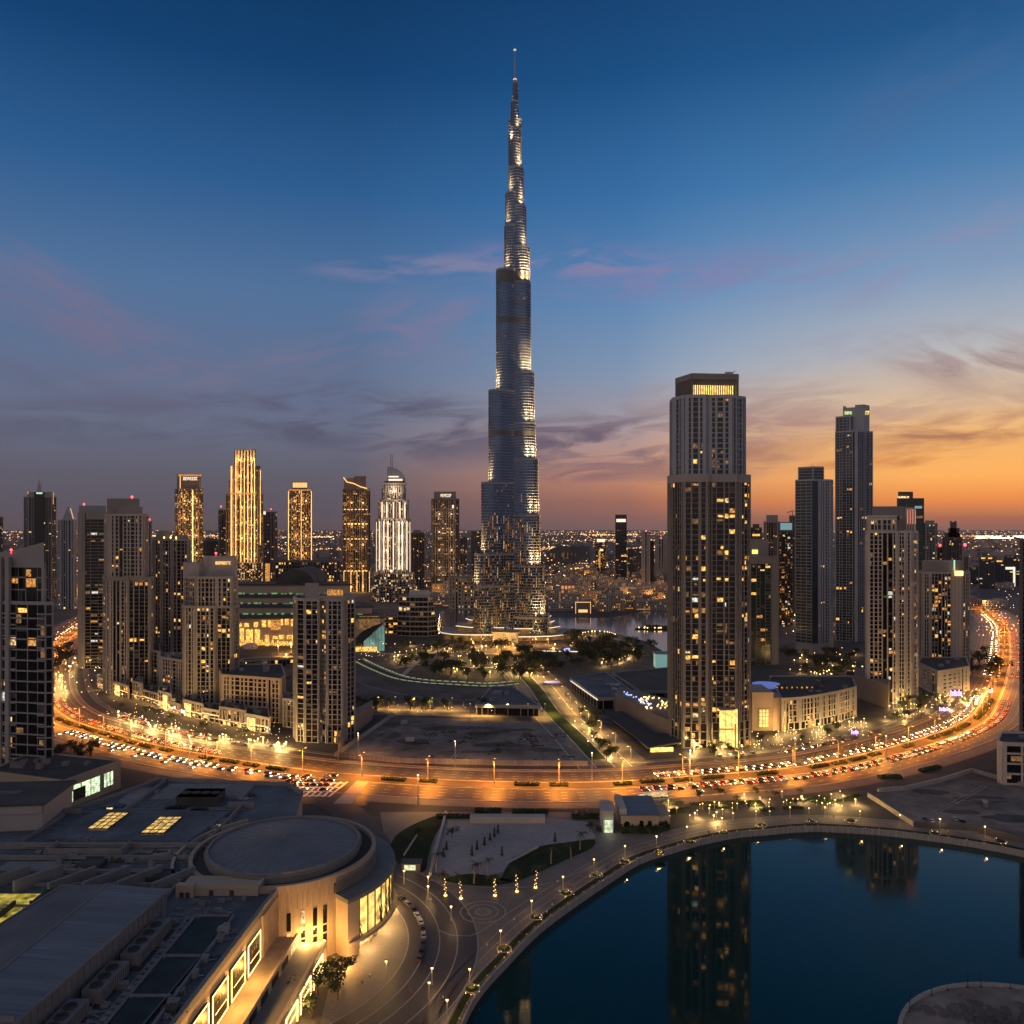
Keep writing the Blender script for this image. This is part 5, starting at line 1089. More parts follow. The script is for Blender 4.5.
def roof_detail(T):
    q = random.Random(19)
    # welded seams, patches of newer membrane, raised plant decks, pipe runs
    mb = MB()
    for k in range(46): y = 262+k*3.0; mb.box(-300 if y > 300 else -150, -128 if 316 < y < 350 else -125 if y > 300 else -118, y, y+.18, 26.03, 26.07)
    for k in range(18): x = -186+k*3.6; mb.box(x, x+.15, 353, 396, 26.03, 26.08)
    obj('roof_seam', mb, M['roof_dark'], T)
    for (x0,x1,y0,y1) in ((-168,-126,372,394),(-182,-172,354,388),(-300,-214,305,314),(-150,-126,305,315),(-146,-122,283,291),(-128,-118,264,280),(-190,-160,293,302)): mb = MB(); mb.box(x0,x1,y0,y1,26.04,26.12+.02*(int(x0) % 3)); obj('roof_patch', mb, M['roof_pale'], T)
    mb = MB()
    for (x0,x1,y0,y1,h) in ((-300,-240,270,290,1.6),(-236,-222,268,290,2.6),(-160,-148,266,274,1.8),(-144,-134,263,272,2.6),(-131,-121,284,291,1.6),(-118,-113,305,315,1.2),(-160,-152,294,301,2.0),(-139,-131,318,322,1.4),(-300,-250,317,322,1.8)): mb.box(x0,x1,y0,y1,26.02,26+h); mb.box(x0-.3,x1+.3,y0-.3,y0,26.02,26.4+h); mb.box(x0-.3,x1+.3,y1,y1+.3,26.02,26.4+h)
    obj('plant_deck', mb, M['roof_dark'], T)
    for k in range(34):
        mb = MB(); y = q.choice((300.5,302,312.4,317,291,289.5,351,354,262.6,280)); x = q.uniform(-200,-130); L_ = q.uniform(8,40); z = 26.5+.25*(k % 3); mb.tube((x,y+.1*k,z),(min(x+L_,-119),y+.1*k,z),.16+.05*(k % 3),.16+.05*(k % 3),6)
        for j in range(int(L_/5)): mb.box(x+j*5-.1,x+j*5+.1,y+.1*k-.15,y+.1*k+.15,26,z)
        obj('roof_pipe', mb, M['hvac'], T)
    for k in range(10):
        mb = MB(); x = -111.6+k*.05+q.choice((0,1.4,4.2,5.0,21.5)); mb.tube((x-4+.05*k,190,26.6+.1*k),(x+.05*k,256,26.6+.1*k),.14,.14,6); obj('roof_pipe', mb, M['hvac'], T)
    mb = MB()   # ribbed upstands beside the long glass panels
    for k in range(24): y = 192+k*2.8; x = -104.6+.05*k; mb.box(x-.5,x+1.2,y,y+q.uniform(.6,1.8),26,26.3+q.uniform(.2,.9))
    obj('roof_upstand', mb, M['parapet'], T)
def mall():
    T = thing('shopping_mall', 'huge flat roofed mall wing with gold framed display windows along its side', 'building', (-150, 270, 0))
    poly = [(-330,120),(-88,120),(-85.5,197),(-81.3,277),(-86,300),(-99,378),(-109,391),(-176,399),(-188,368),(-200,352),(-330,340)]
    mb = MB(); mb.prism(poly, 0, 26.0, top=False); obj('outer_wall', mb, M['sandstone'], T)
    mb = MB(); concave_m = concave(poly, 26.02, None, '', kind=False); obj('main_roof', concave_m, M['roof'], T)
    mb = MB(); mb.ring(poly[:4], -1.0, .35, 25.2, 27.3, closed=False); mb.ring(poly[5:], -1.0, .3, 25, 27.6, closed=False); obj('roof_parapet', mb, M['parapet'], T)
    # raised roof with two glowing skylights
    mb = MB(); mb.prism([(-186,318.5),(-128,316),(-123,349),(-182,352)], 26, 28.4); rr = obj('raised_roof', mb, M['roof'], T)
    for (x0, x1, y0, y1) in ((-174,-165.5,327.5,346),(-150,-140.5,323,341)):
        mb = MB(); mb.box(x0, x1, y0, y1, 28.3, 28.9); sk = obj('skylight', mb, window_key('skylight', (1,.62,.16), .85, True, .25, .55), T)
        mb = MB()
        for k in range(6): mb.box(x0-.2, x1+.2, y0+(y1-y0)*k/5-.14, y0+(y1-y0)*k/5+.14, 28.5, 29.05)
        for k in range(4): mb.box(x0+(x1-x0)*k/3-.14, x0+(x1-x0)*k/3+.14, y0, y1, 28.5, 29.12)
        obj('skylight_frame', mb, M['dark_metal'], sk, (0,0,0))
    # walls, ledges and pipes that cross the roof
    mb = MB()
    for (x0,x1,y0,y1,h) in ((-330,-122,314,316,2.0),(-330,-120,303.2,304.4,1.6),(-178,-150,305.5,306.3,3.4),(-178.6,-177.8,305.5,313.8,3.4),(-150,-149.2,305.5,313.8,3.4),(-330,-118,292,293,1.2),
                            (-240,-190,352.5,353.3,2.2),(-172,-171.2,352.5,398,1.6),(-122,-121,318,360,1.8),(-196,-195.2,320,350,1.6),(-170,-118,281,281.8,1.2),(-118,-117,262,292,1.4),(-128,-116,360,361,2.4)): mb.box(x0,x1,y0,y1,26,26+h)
    obj('roof_wall', mb, M['parapet'], T)
    mb = MB()
    for k in range(7):  # slanting baffle walls around the light well
        x = -196+k*12; mb.obox((x, 276), (x+9, 290), -.7, .7, 26, 29.5+.3*(k % 3))
    obj('baffle_wall', mb, M['parapet'], T)
    mb = MB(); mb.box(-215,-147.5,228,275,26.1,26.3); well = obj('light_well', mb, window_key('well', (1,.78,.10), .42, True, .1, .35), T)
    mb = MB()
    for k in range(5): mb.box(-182+k*8.2,-181.3+k*8.2,232,266,26.35,28.2)
    mb.box(-183,-147,249,249.8,26.35,28.3); obj('well_beam', mb, M['roof_dark'], well, (0,0,0))
    # long dark glass roof panels between pipes, near the facade
    for k, (ya, yb) in enumerate(((196,213),(214.5,233),(234.5,257))):
        mb = MB(); mb.prism([(-101.5+.02*(ya-196),ya),(-92.5+.03*(ya-196),ya),(-92.5+.03*(yb-196),yb),(-101.5+.02*(yb-196),yb)], 26.1, 27.0); obj('roof_panel', mb, M['panel'], T)
    for xo, h in ((-103.3,1.1),(-90.9,1.4),(-105.6,.7)):
        mb = MB(); mb.obox((xo,120),(xo+1.2,258), -.35, .35, 26, 26+h); obj('roof_pipe', mb, M['hvac'], T)
    for y in (213.7, 233.7, 257.8): mb = MB(); mb.obox((-102,y),(-91,y), -.3, .3, 26, 27.4); obj('roof_pipe', mb, M['hvac'], T)
    q = random.Random(5)
    for k in range(20):
        x, y = q.uniform(-112,-91), q.uniform(259,272); mb = MB(); mb.box(x, x+q.uniform(.6,3), y, y+q.uniform(.4,1.2), 26.05, 26.3+q.uniform(.2,1.2)); obj('roof_duct', mb, M['hvac'], T)
    roof_detail(T)
    # facade tiers: X(y) follows a gentle slant
    fx = lambda y: -88+6.7*(y-120)/157
    ys = [249-13.3*k for k in range(10)]
    for k, y in enumerate(ys):
        a, b = (fx(y)+.02, y), (fx(y+10.8)+.02, y+10.8)
        mb = MB(); mb.obox(a, b, -.2, .25, 12, 21.6); wd = obj('display_window', mb, M['display'], T)
        mb = MB()
        mb.obox(a, b, .3, .5, 21.35, 21.65); mb.obox(a, b, .3, .5, 12, 12.25); mb.obox(a, (a[0], a[1]+.28), .3, .5, 12.25, 21.35); mb.obox((b[0], b[1]-.28), b, .3, .5, 12.25, 21.35)
        mb.obox((a[0],a[1]+2.2), (b[0],b[1]-1), .3, .4, 15.2, 15.4); obj('light_frame', mb, M['led_frame'], wd, (0,0,0))
        mb = MB()
        for j in range(3):
            u = y+3+j*1.8; mb.obox((fx(u),u),(fx(u)+.01,u+1.1), .3, .4, 17.6+.3*(j % 2), 18.6+.4*((j+k) % 2))
        obj('display_sign', mb, M['win_dim'], wd, (0,0,0))
        # bare point light added off the wall, washing the reveal between windows gold
        l = bpy.data.objects.new('window_light', LIGHT('window_light', 5600, (1,.50,.11), .9)); C.objects.link(l); l.parent = T; l.location = (fx(y)+150+3.2, y-1.2-270, 16.5)
    fl = MB()
    for k in range(13): y = 261.5+k*1.2; fl.obox((fx(y),y),(fx(y)+.02,y+.5), -.1, .75, 11.4, 25.2)
    obj('wall_flute', fl, M['sandstone'], T); fl = MB()
    for k in range(12): y = 262.1+k*1.2; fl.obox((fx(y),y),(fx(y)+.02,y+.3), -.05, .12, 11.5, 20-.25*k)
    obj('flute_light', fl, M['win_amber'], T)
    # upper terrace with its parapet, lower canopy, street facade
    pxs = lambda y: fx(y)+7.4
    mb = MB(); mb.prism([(-90,120),(fx(120)+7.4,120),(fx(276)+7.4,276),(-83,276)], 0, 11.0); tr = obj('terrace', mb, M['pave_terr'], T)
    mb = MB(); mb.obox((pxs(120),120),(pxs(276),276), -.6, .3, 0, 12.3); obj('terrace_parapet', mb, M['sandstone'], T)
    for k in range(9):
        y = 268-k*9.5; mb = MB(); mb.obox((pxs(y)+.2,y),(pxs(y+6)+.2,y+6), 0, .3, 8.6, 10.9); obj('terrace_window', mb, M['win_pale' if k == 0 else 'glass'], T)
    mb = MB(); mb.prism([(pxs(120),120),(pxs(120)+7,120),(pxs(278)+9.5,278),(pxs(278),278)], 6.8, 8.2, bottom=True); obj('lower_canopy', mb, M['canopy'], T)
    lx = lambda y: pxs(120)+7+ (pxs(278)+9.5-pxs(120)-7)*(y-120)/158
    mb = MB(); mb.obox((lx(120),120),(lx(278),278), -1.2, -.1, 0, 8.9); obj('street_wall', mb, M['sandstone'], T)
    for k in range(9):
        y = 262-13.2*k; a, b = (lx(y), y), (lx(y+10.4), y+10.4); mb = MB(); mb.obox(a, b, -.05, .12, .6, 7.0); wd = obj('street_window', mb, window_key('street', (1,.62,.18), .45, True, .2, .6), T)
        mb = MB(); mb.obox(a, b, .15, .5, 6.6, 7.1); mb.obox(a, (a[0],a[1]+.4), .15, .5, .5, 6.6); mb.obox((b[0],b[1]-.4), b, .15, .5, .5, 6.6); mb.obox(a, b, .15, .4, 3.6, 3.85); obj('light_frame', mb, M['led_frame'], wd, (0,0,0))
    for y in (268, 246, 224):
        l = bpy.data.objects.new('street_light', LIGHT('shop_light', 2600, (1,.56,.15), .5)); C.objects.link(l); l.parent = T; l.location = (lx(y)+150+3, y-270, 5)
M['led_frame'] = lamp_mat('frame_light', (1,.60,.20), 3.0, True)
M['panel'] = mat('roof_panel', (.028,.04,.038), .6, var=.35, scale=.15, spec=.25)
M['pave_terr'] = mat('terrace_paving', (.33,.26,.19), .7, var=.2, scale=.3)
M['display'] = mat('display_glass', (.02,.014,.012), .5, var=.3, scale=.4, spec=.25)
mall()
# things standing on the mall roof
def rtag(mb, m, label, cat, name, group=None): return single(name, mb, m, label, cat, group)
for k, (x, y0, y1, l) in enumerate(((-109,228,249,'long ribbed chiller with fans on the mall roof, the one nearest the round hall'),(-110.4,210,224.5,'long ribbed chiller in the middle of the row beside the long metal roof'),(-112,188,206.5,'long ribbed chiller with four fans, closest to the camera of its row'))):
    T = thing('rooftop_chiller', l, 'chiller', (x, y0, 26), 'chillers beside the long metal roof')
    mb = MB(); mb.obox((x,y0),(x+.3,y1), -2.6, 2.6, 27.0, 30.6)
    for j in range(int((y1-y0)/1.1)): y = y0+.4+j*1.1; mb.box(x+2.5+.3*(y-y0)/(y1-y0), x+2.85+.3*(y-y0)/(y1-y0), y, y+.5, 27.2, 30.3); mb.box(x-2.9, x-2.5, y, y+.5, 27.2, 30.3)
    obj('casing', mb, M['hvac'], T); n = int((y1-y0)/4.4)
    for j in range(n): mb = MB(); y = y0+2.4+j*(y1-y0-2)/n; mb.cyl(x+.1, y, 1.7, 1.6, 30.55, 31.0, 14); f = obj('fan', mb, M['roof_dark'], T); mb = MB(); mb.box(x-1.3, x+1.5, y-.12, y+.12, 31.0, 31.06); mb.box(x-.02, x+.22, y-1.4, y+1.4, 31.07, 31.12); obj('fan_guard', mb, M['dark_metal'], f, (0,0,0))
    mb = MB()
    for sx in (-2.2, 2.2):
        for y in (y0+1, (y0+y1)/2, y1-1): mb.box(x+sx-.2, x+sx+.2, y-.2, y+.2, 26, 27.02)
    obj('support', mb, M['dark_metal'], T)
M['roof_dark_slope'] = mat('dark_slope_roof', (.12,.122,.125), .6, .1, var=.25, scale=.08, var2=.2, scale2=.6)  # darker tone given to the left slope of the metal hall roof
T = thing('long_metal_hall', 'long low hall with a ribbed grey metal roof rising from the mall roof', 'building', (-130, 220, 26))
p = [(-122,150),(-117,188),(-110.8,257),(-146,260),(-151,228),(-160,150)]
mb = MB(); mb.prism(p, 26, 35.4, top=False)
for j in range(40): y = 152+j*2.6; u = (y-188)/69 if y > 188 else 0; x = -117+6.2*u if y > 188 else -122+5*(y-150)/38; mb.box(x-.02, x+.22, y, y+.35, 26.3, 35.2)
obj('wall', mb, M['hall_wall'] if 'hall_wall' in M else M['hvac'], T); mb = MB(); rg = [(-139,150),(-134,188),(-130.5,258.5)]; e_ = [(-121.4,150),(-116.5,188),(-110.2,257.6)]; w_ = [(-160.5,150),(-151.6,228),(-146.6,260.6)]
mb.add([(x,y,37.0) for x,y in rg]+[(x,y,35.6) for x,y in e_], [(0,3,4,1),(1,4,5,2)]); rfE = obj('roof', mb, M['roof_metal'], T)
mb = MB(); mb.add([(x,y,37.0) for x,y in rg]+[(x,y,35.6) for x,y in w_], [(0,1,4,3),(1,2,5,4)]); obj('roof', mb, M['roof_dark_slope'], T)
mb = MB()
for k in range(54):
    u = k/53; yy = 152+104*u; L2 = lambda P_: next((a[0]+(b[0]-a[0])*(yy-a[1])/(b[1]-a[1])) for a, b in zip(P_, P_[1:]) if a[1] <= yy <= b[1]); xa, xb = L2(rg), L2(e_); mb.tube((xa,yy,37.04),(xb,yy-.4,35.66),.09,.09,4)
obj('standing_seam', mb, M['parapet'], rfE, (0,0,0)); mb = MB()
for a, b in zip(rg, rg[1:]): mb.obox(a, b, -.3, .3, 36.95, 37.2)
mb.box(-134.6,-117,187.8,188.3,35.9,37.15); obj('ridge_cap', mb, M['parapet'], rfE, (0,0,0))
M['hall_wall'] = M['hvac']; mb = MB(); mb.ring(offset(p,.55), -.5, .1, 35.1, 35.9); obj('roof_edge', mb, M['parapet'], T)
T = thing('pink_hall', 'pinkish hall with a dark roof and tall recessed windows at the edge of the mall', 'building', (-240, 345, 26))
p = [(-330,318),(-196,334),(-199,362),(-330,350)]
mb = MB(); mb.prism(p, 0, 36); mb.obox(p[0], p[1], 0, .8, 33.2, 36.6); mb.obox(p[1], p[2], 0, .6, 33.2, 36.6); obj('wall', mb, M['pink'], T); mb = MB(); mb.prism(offset(p, 1.4), 36.6, 37.5); r_ = obj('roof', mb, M['roof_dark'], T)
mb = MB(); mb.obox((-330,334),(-212,346), -1.6, 1.6, 37.5, 38.1); obj('roof_walkway', mb, M['roof'], r_, (0,0,0))
for k in range(5):
    f = lambda u: (p[0][0]+(p[1][0]-p[0][0])*u, p[0][1]+(p[1][1]-p[0][1])*u); a, b = f(.80-.095*k), f(.86-.095*k)
    mb = MB(); mb.obox(a, b, -.1, .15, 28.2, 34); w = obj('window', mb, M['glass'], T); mb = MB(); mb.obox(a, b, .18, .25, 28.3, 29.6 if k else 28.8); obj('lit_shelf', mb, M['win_amber'], w, (0,0,0))
T = thing('beige_store', 'plain beige store with two large white lit windows between mall and road', 'building', (-260, 450, 0))
p = [(-292,447),(-262,437),(-241,430),(-229,468),(-292,486)]
mb = MB(); mb.prism(p, 0, 15.4); mb.ring(p, -.6, .15, 15.0, 16.4); obj('wall', mb, M['sandstone'], T); mb = MB(); mb.prism(offset(p,-.62), 15.42, 15.7); rf = obj('roof', mb, M['roof_dark'], T)
f = lambda u: (p[2][0]+(p[3][0]-p[2][0])*u, p[2][1]+(p[3][1]-p[2][1])*u)
for u0, u1, z0 in ((.12,.62,3.0),(.68,.86,4.0)):
    mb = MB(); mb.obox(f(u0), f(u1), -.05, .15, z0, 11.6); w = obj('window', mb, window_key('store', (.80,1,.62), 1.1, True, .5, .5), T); mb = MB()
    for j in range(4): u = u0+(u1-u0)*j/3; mb.obox(f(u-.006), f(u+.006), .16, .3, z0, 11.6)
    obj('window_frame', mb, M['dark_metal'], w, (0,0,0))
    if u0 < .2: mb = MB(); mb.obox(f(u0+.03), f(u0+.24), .17, .28, z0, 9.4); obj('window_blind', mb, M['dark_metal'], w, (0,0,0))
l = bpy.data.objects.new('wall_light', LIGHT('wall_light', 900, (1,.85,.25), .4)); C.objects.link(l); l.parent = T; l.location = (-246+260-4, 428-450, 4)
q = random.Random(8)
for k in range(9):
    x, y = -284+q.uniform(0,44), 455+q.uniform(-4,12); mb = MB(); s = q.uniform(1.2,2.6); mb.box(x-s,x+s,y-1.4,y+1.4,15.8,17+q.uniform(.4,1.8)); mb.cyl(x,y,.8,.8,17,18.2,8)
    rtag(mb, M['hvac'], 'grey plant unit crowded on the roof of the plain beige store', 'plant unit', 'plant_unit', 'plant units on the beige store')
for k, (x, y, sx, sy, h, l) in enumerate(((-143,368,9,6,4.2,'big dark plant room standing alone on the far part of the mall roof'),(-150,357,4,2,1.4,'flat black fan bank before the dark plant room on the mall roof'),(-139,355.5,3.4,1.8,1.2,'small black fan bank beside the flat black fan bank'))):
    mb = MB(); mb.box(x-sx,x+sx,y-sy,y+sy,26,26+h); mb.box(x-sx-.3,x+sx+.3,y-sy-.3,y+sy+.3,26+h-.5,26+h)
    for j in range(4): mb.cyl(x-sx*.75+j*sx*.5, y, sy*.35, sy*.35, 26+h, 26.3+h, 10)
    rtag(mb, M['roof_dark'], l, 'plant unit', 'plant_room')
for (x, y, l) in ((-180,361,'pale domed rooflight on the mall roof near the pinkish hall'),(-124,341,'green domed rooflight with pipes, beside the round hall')):
    mb = MB(); mb.box(x-5,x+5,y-1.8,y+1.8,26,26.9); mb.ball(x,y,26.9,3.4,n=12,k=6,sz=.4); mb.box(x-1.2,x+1.2,y-3.4,y-3.0,26.2,26.9,1); rtag(mb, [M['roof'], M['win_pale']], l, 'rooflight', 'rooflight')
for k in range(105):
    x, y = q.choice(((-176,-120,356,392),(-190,-120,262,276),(-122,-112,300,330),(-330,-200,262,312)))[0:4][0], 0
    zz = q.choice(((-176,-120,356,394),(-158,-120,262,280),(-127,-115,322,334),(-240,-190,292,312),(-170,-130,292,302),(-190,-130,305,313),(-111,-106,190,256),(-90.5,-88.5,200,255),(-180,-130,318,322))); x, y = q.uniform(zz[0],zz[1]), q.uniform(zz[2],zz[3])
    mb = MB(); s = q.uniform(.5,2.4); h = q.uniform(.5,2.2); mb.box(x-s,x+s,y-.9,y+.9,26.1,26.1+h); mb.cyl(x-s*.3,y,.5,.5,26.1+h,26.5+h,8); mb.tube((x+s,y,26.5),(x+s+q.uniform(1,4),y+q.uniform(-2,2),26.3),.2,.2)
    rtag(mb, M[q.choice(('hvac','roof_pale','roof_dark','metal'))], 'small grey vent unit scattered on the flat mall roof', 'vent unit', 'vent_unit', 'small vent units on the mall roof')
# ---------------------------------------------------------------- low buildings of the middle distance
def lowrise(name, label, front, depth, z1, wallm='beige', fh=3.6, bay=4.2, pw=1.6, sh=1.4, p=.12, shop=0, seed=1, z0=0, roofm='roof_dark', cat='building', gearn=4, shopk=('win_shop','win_shop','win_pale'), nmax=60, group=None):
    Y = front[0][1]; t = Tower(name, label, cat, PX(front[0][0],Y), Y+5, rnd=seed, group=group); a = fp(front, depth=depth)
    if shop: t.vol(a, 0, shop, fh=shop, bay=bay*1.25, pw=.9, pd=.5, sh=.8, p=1.0, parapet=0, kinds=shopk, run=2)
    t.vol(a, shop, z1, fh=fh, bay=bay, pw=pw, pd=.5, sh=sh, p=p, parapet=1.2)
    if gearn: gear(t, a, z1, gearn, seed)
    if shop:
        for p0, p1 in zip(a[:len(front)-1], a[1:len(front)]):
            L_ = sqrt((p1[0]-p0[0])**2+(p1[1]-p0[1])**2); n_ = max(1, int(L_/11)); nx_, ny_ = (p1[1]-p0[1])/L_, -(p1[0]-p0[0])/L_; mb = MB()
            for k in range(n_):
                u = (k+.5)/n_; x, y = p0[0]+(p1[0]-p0[0])*u+nx_*3, p0[1]+(p1[1]-p0[1])*u+ny_*3
                l = bpy.data.objects.new('shop_light', LIGHT('shop_light', 2600, (1,.55,.16), .5)); C.objects.link(l); l.parent = t.T; l.location = (x-t.x, y-t.y, 3.6)
            mb.obox(p0, p1, .75, 1.05, shop-.5, shop-.1); t.part('light_strip', mb, 'led_gold')
    t.finish('glass', wallm, roofm=roofm, nmax=nmax); return t
# right of the big tower: curved apartment block, portal hall, plain wings
def right_podium():
    t = Tower('corner_block', 'low pale corner block with square window grid and a blue pool on its roof', 'building', PX(815,620), 640, rnd=81)
    a = [G(782,731), G(800,729.5), G(820,726), G(838,722), G(856,716.5)]; a = a+[(PX(852,690),690),(PX(770,690),690)]; zt = 23.5
    t.vol(a, 0, 5.5, fh=5.5, bay=5, pw=.8, sh=.9, p=.9, parapet=0, kinds=('win','win_pale','win_amber')); t.vol(a, 5.5, zt, fh=3.7, bay=3.4, pw=1.5, pd=.5, sh=1.4, p=.03)
    t.trim.prism([G(773.5,731), (PX(782,604.5),604.5), (PX(782,606),622), (PX(772,622),622)], 0, zt+.9)
    t.roof.prism([(PX(775,640),640),(PX(820,640),640),(PX(822,672),672),(PX(770,672),672)], zt, zt+2.4)
    mb = MB(); mx_, my_ = G(766, 685.5, 24.5); mb.prism([(mx_+11*cos(2*pi*i/20), my_+9*sin(2*pi*i/20)) for i in range(20)], 23.4, 26.2); t.part('pool', mb, lamp_key('pool', (.02,.13,.6), .55))
    for k in range(8): x = PX(776+k*5,640); mb = MB(); mb.box(x, x+1.2, 639.2, 639.7, zt+.4, zt+1.6); t.part('roof_lamp', mb, 'win_amber')
    gear(t, a, zt, 5, 81); t.finish('glass', 'beige', 'sandstone', nmax=95)
    t = Tower('portal_hall', 'plain lit portal hall with a tall golden grid window beside the big tower', 'building', PX(760,600), 600, rnd=82)
    Yp = 600; mb = MB(); x0, x1 = PX(752,Yp), PX(773.5,Yp); mb.box(x0, x1, Yp, Yp+30, 0, 28); mb.box(x0-.3, x1+.3, Yp-.4, Yp+30.3, 27.6, 28.8); t.part('wall', mb, 'sandstone')
    mb = MB(); mb.box(PX(759,Yp), PX(768.5,Yp), Yp-.6, Yp-.1, ZZ(727,Yp), ZZ(709,Yp)); t.part('grid_window', mb, 'led_lobby'); mb = MB()
    for k in range(4): x = PX(759+k*3.15,Yp); mb.box(x-.2,x+.2,Yp-.9,Yp-.3,ZZ(727,Yp),ZZ(709,Yp))
    for k in range(6): z = ZZ(727-k*3.6,Yp); mb.box(PX(758.6,Yp),PX(768.9,Yp),Yp-.92,Yp-.32,z-.2,z+.2)
    t.part('window_grille', mb, 'sandstone')
    l = bpy.data.objects.new('wall_light', LIGHT('portal_light', 6000, (1,.52,.14), .5)); C.objects.link(l); l.parent = t.T; l.location = (PX(777,Yp)-t.x, Yp-12-t.y, 4); t.finish('glass','beige')
right_podium()
mb = MB(); a = [G(858,681), G(890,695), G(890,704)]; mb.prism([(PX(854,720),720),(PX(888.5,672),672),(PX(890,720),720),(PX(856,760),760)], 0, 20); single('podium_wall', mb, M['brown'], 'long plain brown podium wall under the pale gridded tower', 'building')
lowrise('annex', 'plain beige annex with small windows at the foot of the stocky pale tower', [(918.5,770),(938,722),(969,748)], 30, 22, 'pink', p=.05, bay=7, pw=4, sh=2.4, seed=83)
lowrise('parking_block', 'pale open parking block with greenish lit decks by the sand lot', [(998,478),(1003,474),(1060,470)], 20, 24, 'pale', fh=5.0, bay=9, pw=1.6, sh=2.2, p=.35, seed=84, gearn=2)
# left of the lot, the boulevard's shops
SL = catmull([(PX(p,Y),Y) for p, Y in ((100,764),(111,745),(124,722),(150,690),(186,646),(222,618),(244,606),(279,586))], 2)
SHOPS = [(14,9,'beige','low shop with a golden frieze, farthest along the bend'),(16,13,'pink','two storey pinkish shop, second from the far end of the row'),(20,11,'sandstone','broad sandstone shop with a bright arcade under the broad taupe tower'),(13,15,'beige','tall narrow beige shop house beside the broad sandstone shop'),
         (22,10,'brown','low brown shop with many small bright windows, middle of the row'),(15,14,'pale','pale shop house taller than both its neighbours in the row'),(12,8,'sandstone','tiny sandstone shop, lowest of the row'),(18,12,'beige','beige shop with a framed golden entrance under the tan sign tower'),
         (16,9,'pink','low pinkish shop past the framed golden entrance'),(20,13,'taupe','grey shop with tall pale lit windows, next to last before the sand lot'),(17,11,'beige','beige shop framed in gold light, nearest the sand lot tower')]
i = 0
for k, (w, h, wm_, l) in enumerate(SHOPS):
    j = min(len(SL)-1, i+int(w*len(SL)/186)); p0, p1 = SL[i], SL[j]; q = random.Random(k); o = q.uniform(-2.5,2.5); L_ = sqrt((p1[0]-p0[0])**2+(p1[1]-p0[1])**2); nx_, ny_ = (p1[1]-p0[1])/L_, -(p1[0]-p0[0])/L_
    if L_ < 5: break
    fr = [((p[0]+nx_*o)*F/(p[1]+ny_*o)+512, p[1]+ny_*o) for p in (p0, p1)]
    t = lowrise('shop', l, fr, 15+k % 4*3, h, wm_, shop=4.2+k % 3, fh=3.2, bay=3.2+k % 3, pw=1.2, sh=1.0, p=(.15,.5,.25,.1)[k % 4], seed=85+k, gearn=3, shopk=(('win_shop','win_pale','win'),('win_shop','win_white','win_pale'),('win_shop','win_shop','win_amber'))[k % 3])
    a, b = (p0[0]+nx_*(o+1.4), p0[1]+ny_*(o+1.4)), (p1[0]+nx_*(o+1.4), p1[1]+ny_*(o+1.4)); f = lambda u: (a[0]+(b[0]-a[0])*u, a[1]+(b[1]-a[1])*u)
    if k in (2,5,7,10):
        mb = MB(); u0, u1 = (.15,.45) if k != 5 else (.5,.8); mb.obox(f(u0), f(u0+.025), 0, .3, .3, h-1.2); mb.obox(f(u1), f(u1+.025), 0, .3, .3, h-1.2); mb.obox(f(u0), f(u1+.025), 0, .31, h-1.6, h-1.2); obj('light_frame', mb, M['led_gold'], t.T)
        mb = MB(); mb.obox(f(u0+.05), f(u1-.03), -.3, 0, .4, h-2.2); obj('entrance_glow', mb, M['win_shop'], t.T)
    mb = MB(); mb.obox(f(.05), f(.95), -.6, 1.4, 3.6, 3.85); obj('awning', mb, M[('brown','darkf','pale')[k % 3]], t.T)
    i = j
lowrise('apartment_house', 'six storey ochre apartment house behind the shops, left one under the taupe tower', [(131,800),(133,752),(160,735)], 24, 38, 'beige', p=.04, bay=4, pw=1.7, seed=90)
lowrise('apartment_house', 'ochre apartment house between the tan tower and the broad taupe tower', [(160,716),(187,694)], 24, 36, 'pink', p=.04, bay=4, pw=1.7, seed=91)
lowrise('apartment_house', 'six storey ochre apartment house with deep square windows next to the sand lot tower', [(219,664),(222,640),(281,622),(285,640)], 24, 34, 'sandstone', p=.03, bay=4.4, pw=2.0, sh=1.7, seed=92)
lowrise('apartment_house', 'low ochre house closing the gap before the sand lot tower', [(283,612),(295,606)], 20, 21, 'beige', p=.05, seed=93)
def tiny(name, label, px0, px1, Y, py0, py1, m, cat='sign', d=.5):
    mb = MB(); n = max(2, int((px1-px0)/1.8)); x0, x1 = PX(px0,Y), PX(px1,Y); w = (x1-x0)/n
    for i in range(n): mb.box(x0+i*w+w*.1, x0+i*w+w*(.62+.2*((i*7) % 3)/2), Y-d, Y, ZZ(py1,Y), ZZ(py0,Y)-(.25 if i % 2 else 0)*(ZZ(py0,Y)-ZZ(py1,Y)))
    mb.box(x0, x1, Y, Y+.3, ZZ(py1+.4,Y), ZZ(py0-.4,Y), 1); mb.tube(((x0+x1)/2,Y+.4,0),((x0+x1)/2,Y+.4,ZZ(py1,Y)),.15,.15,5,1)
    return single(name, mb, [M[m], M['dark_metal']], label, cat)
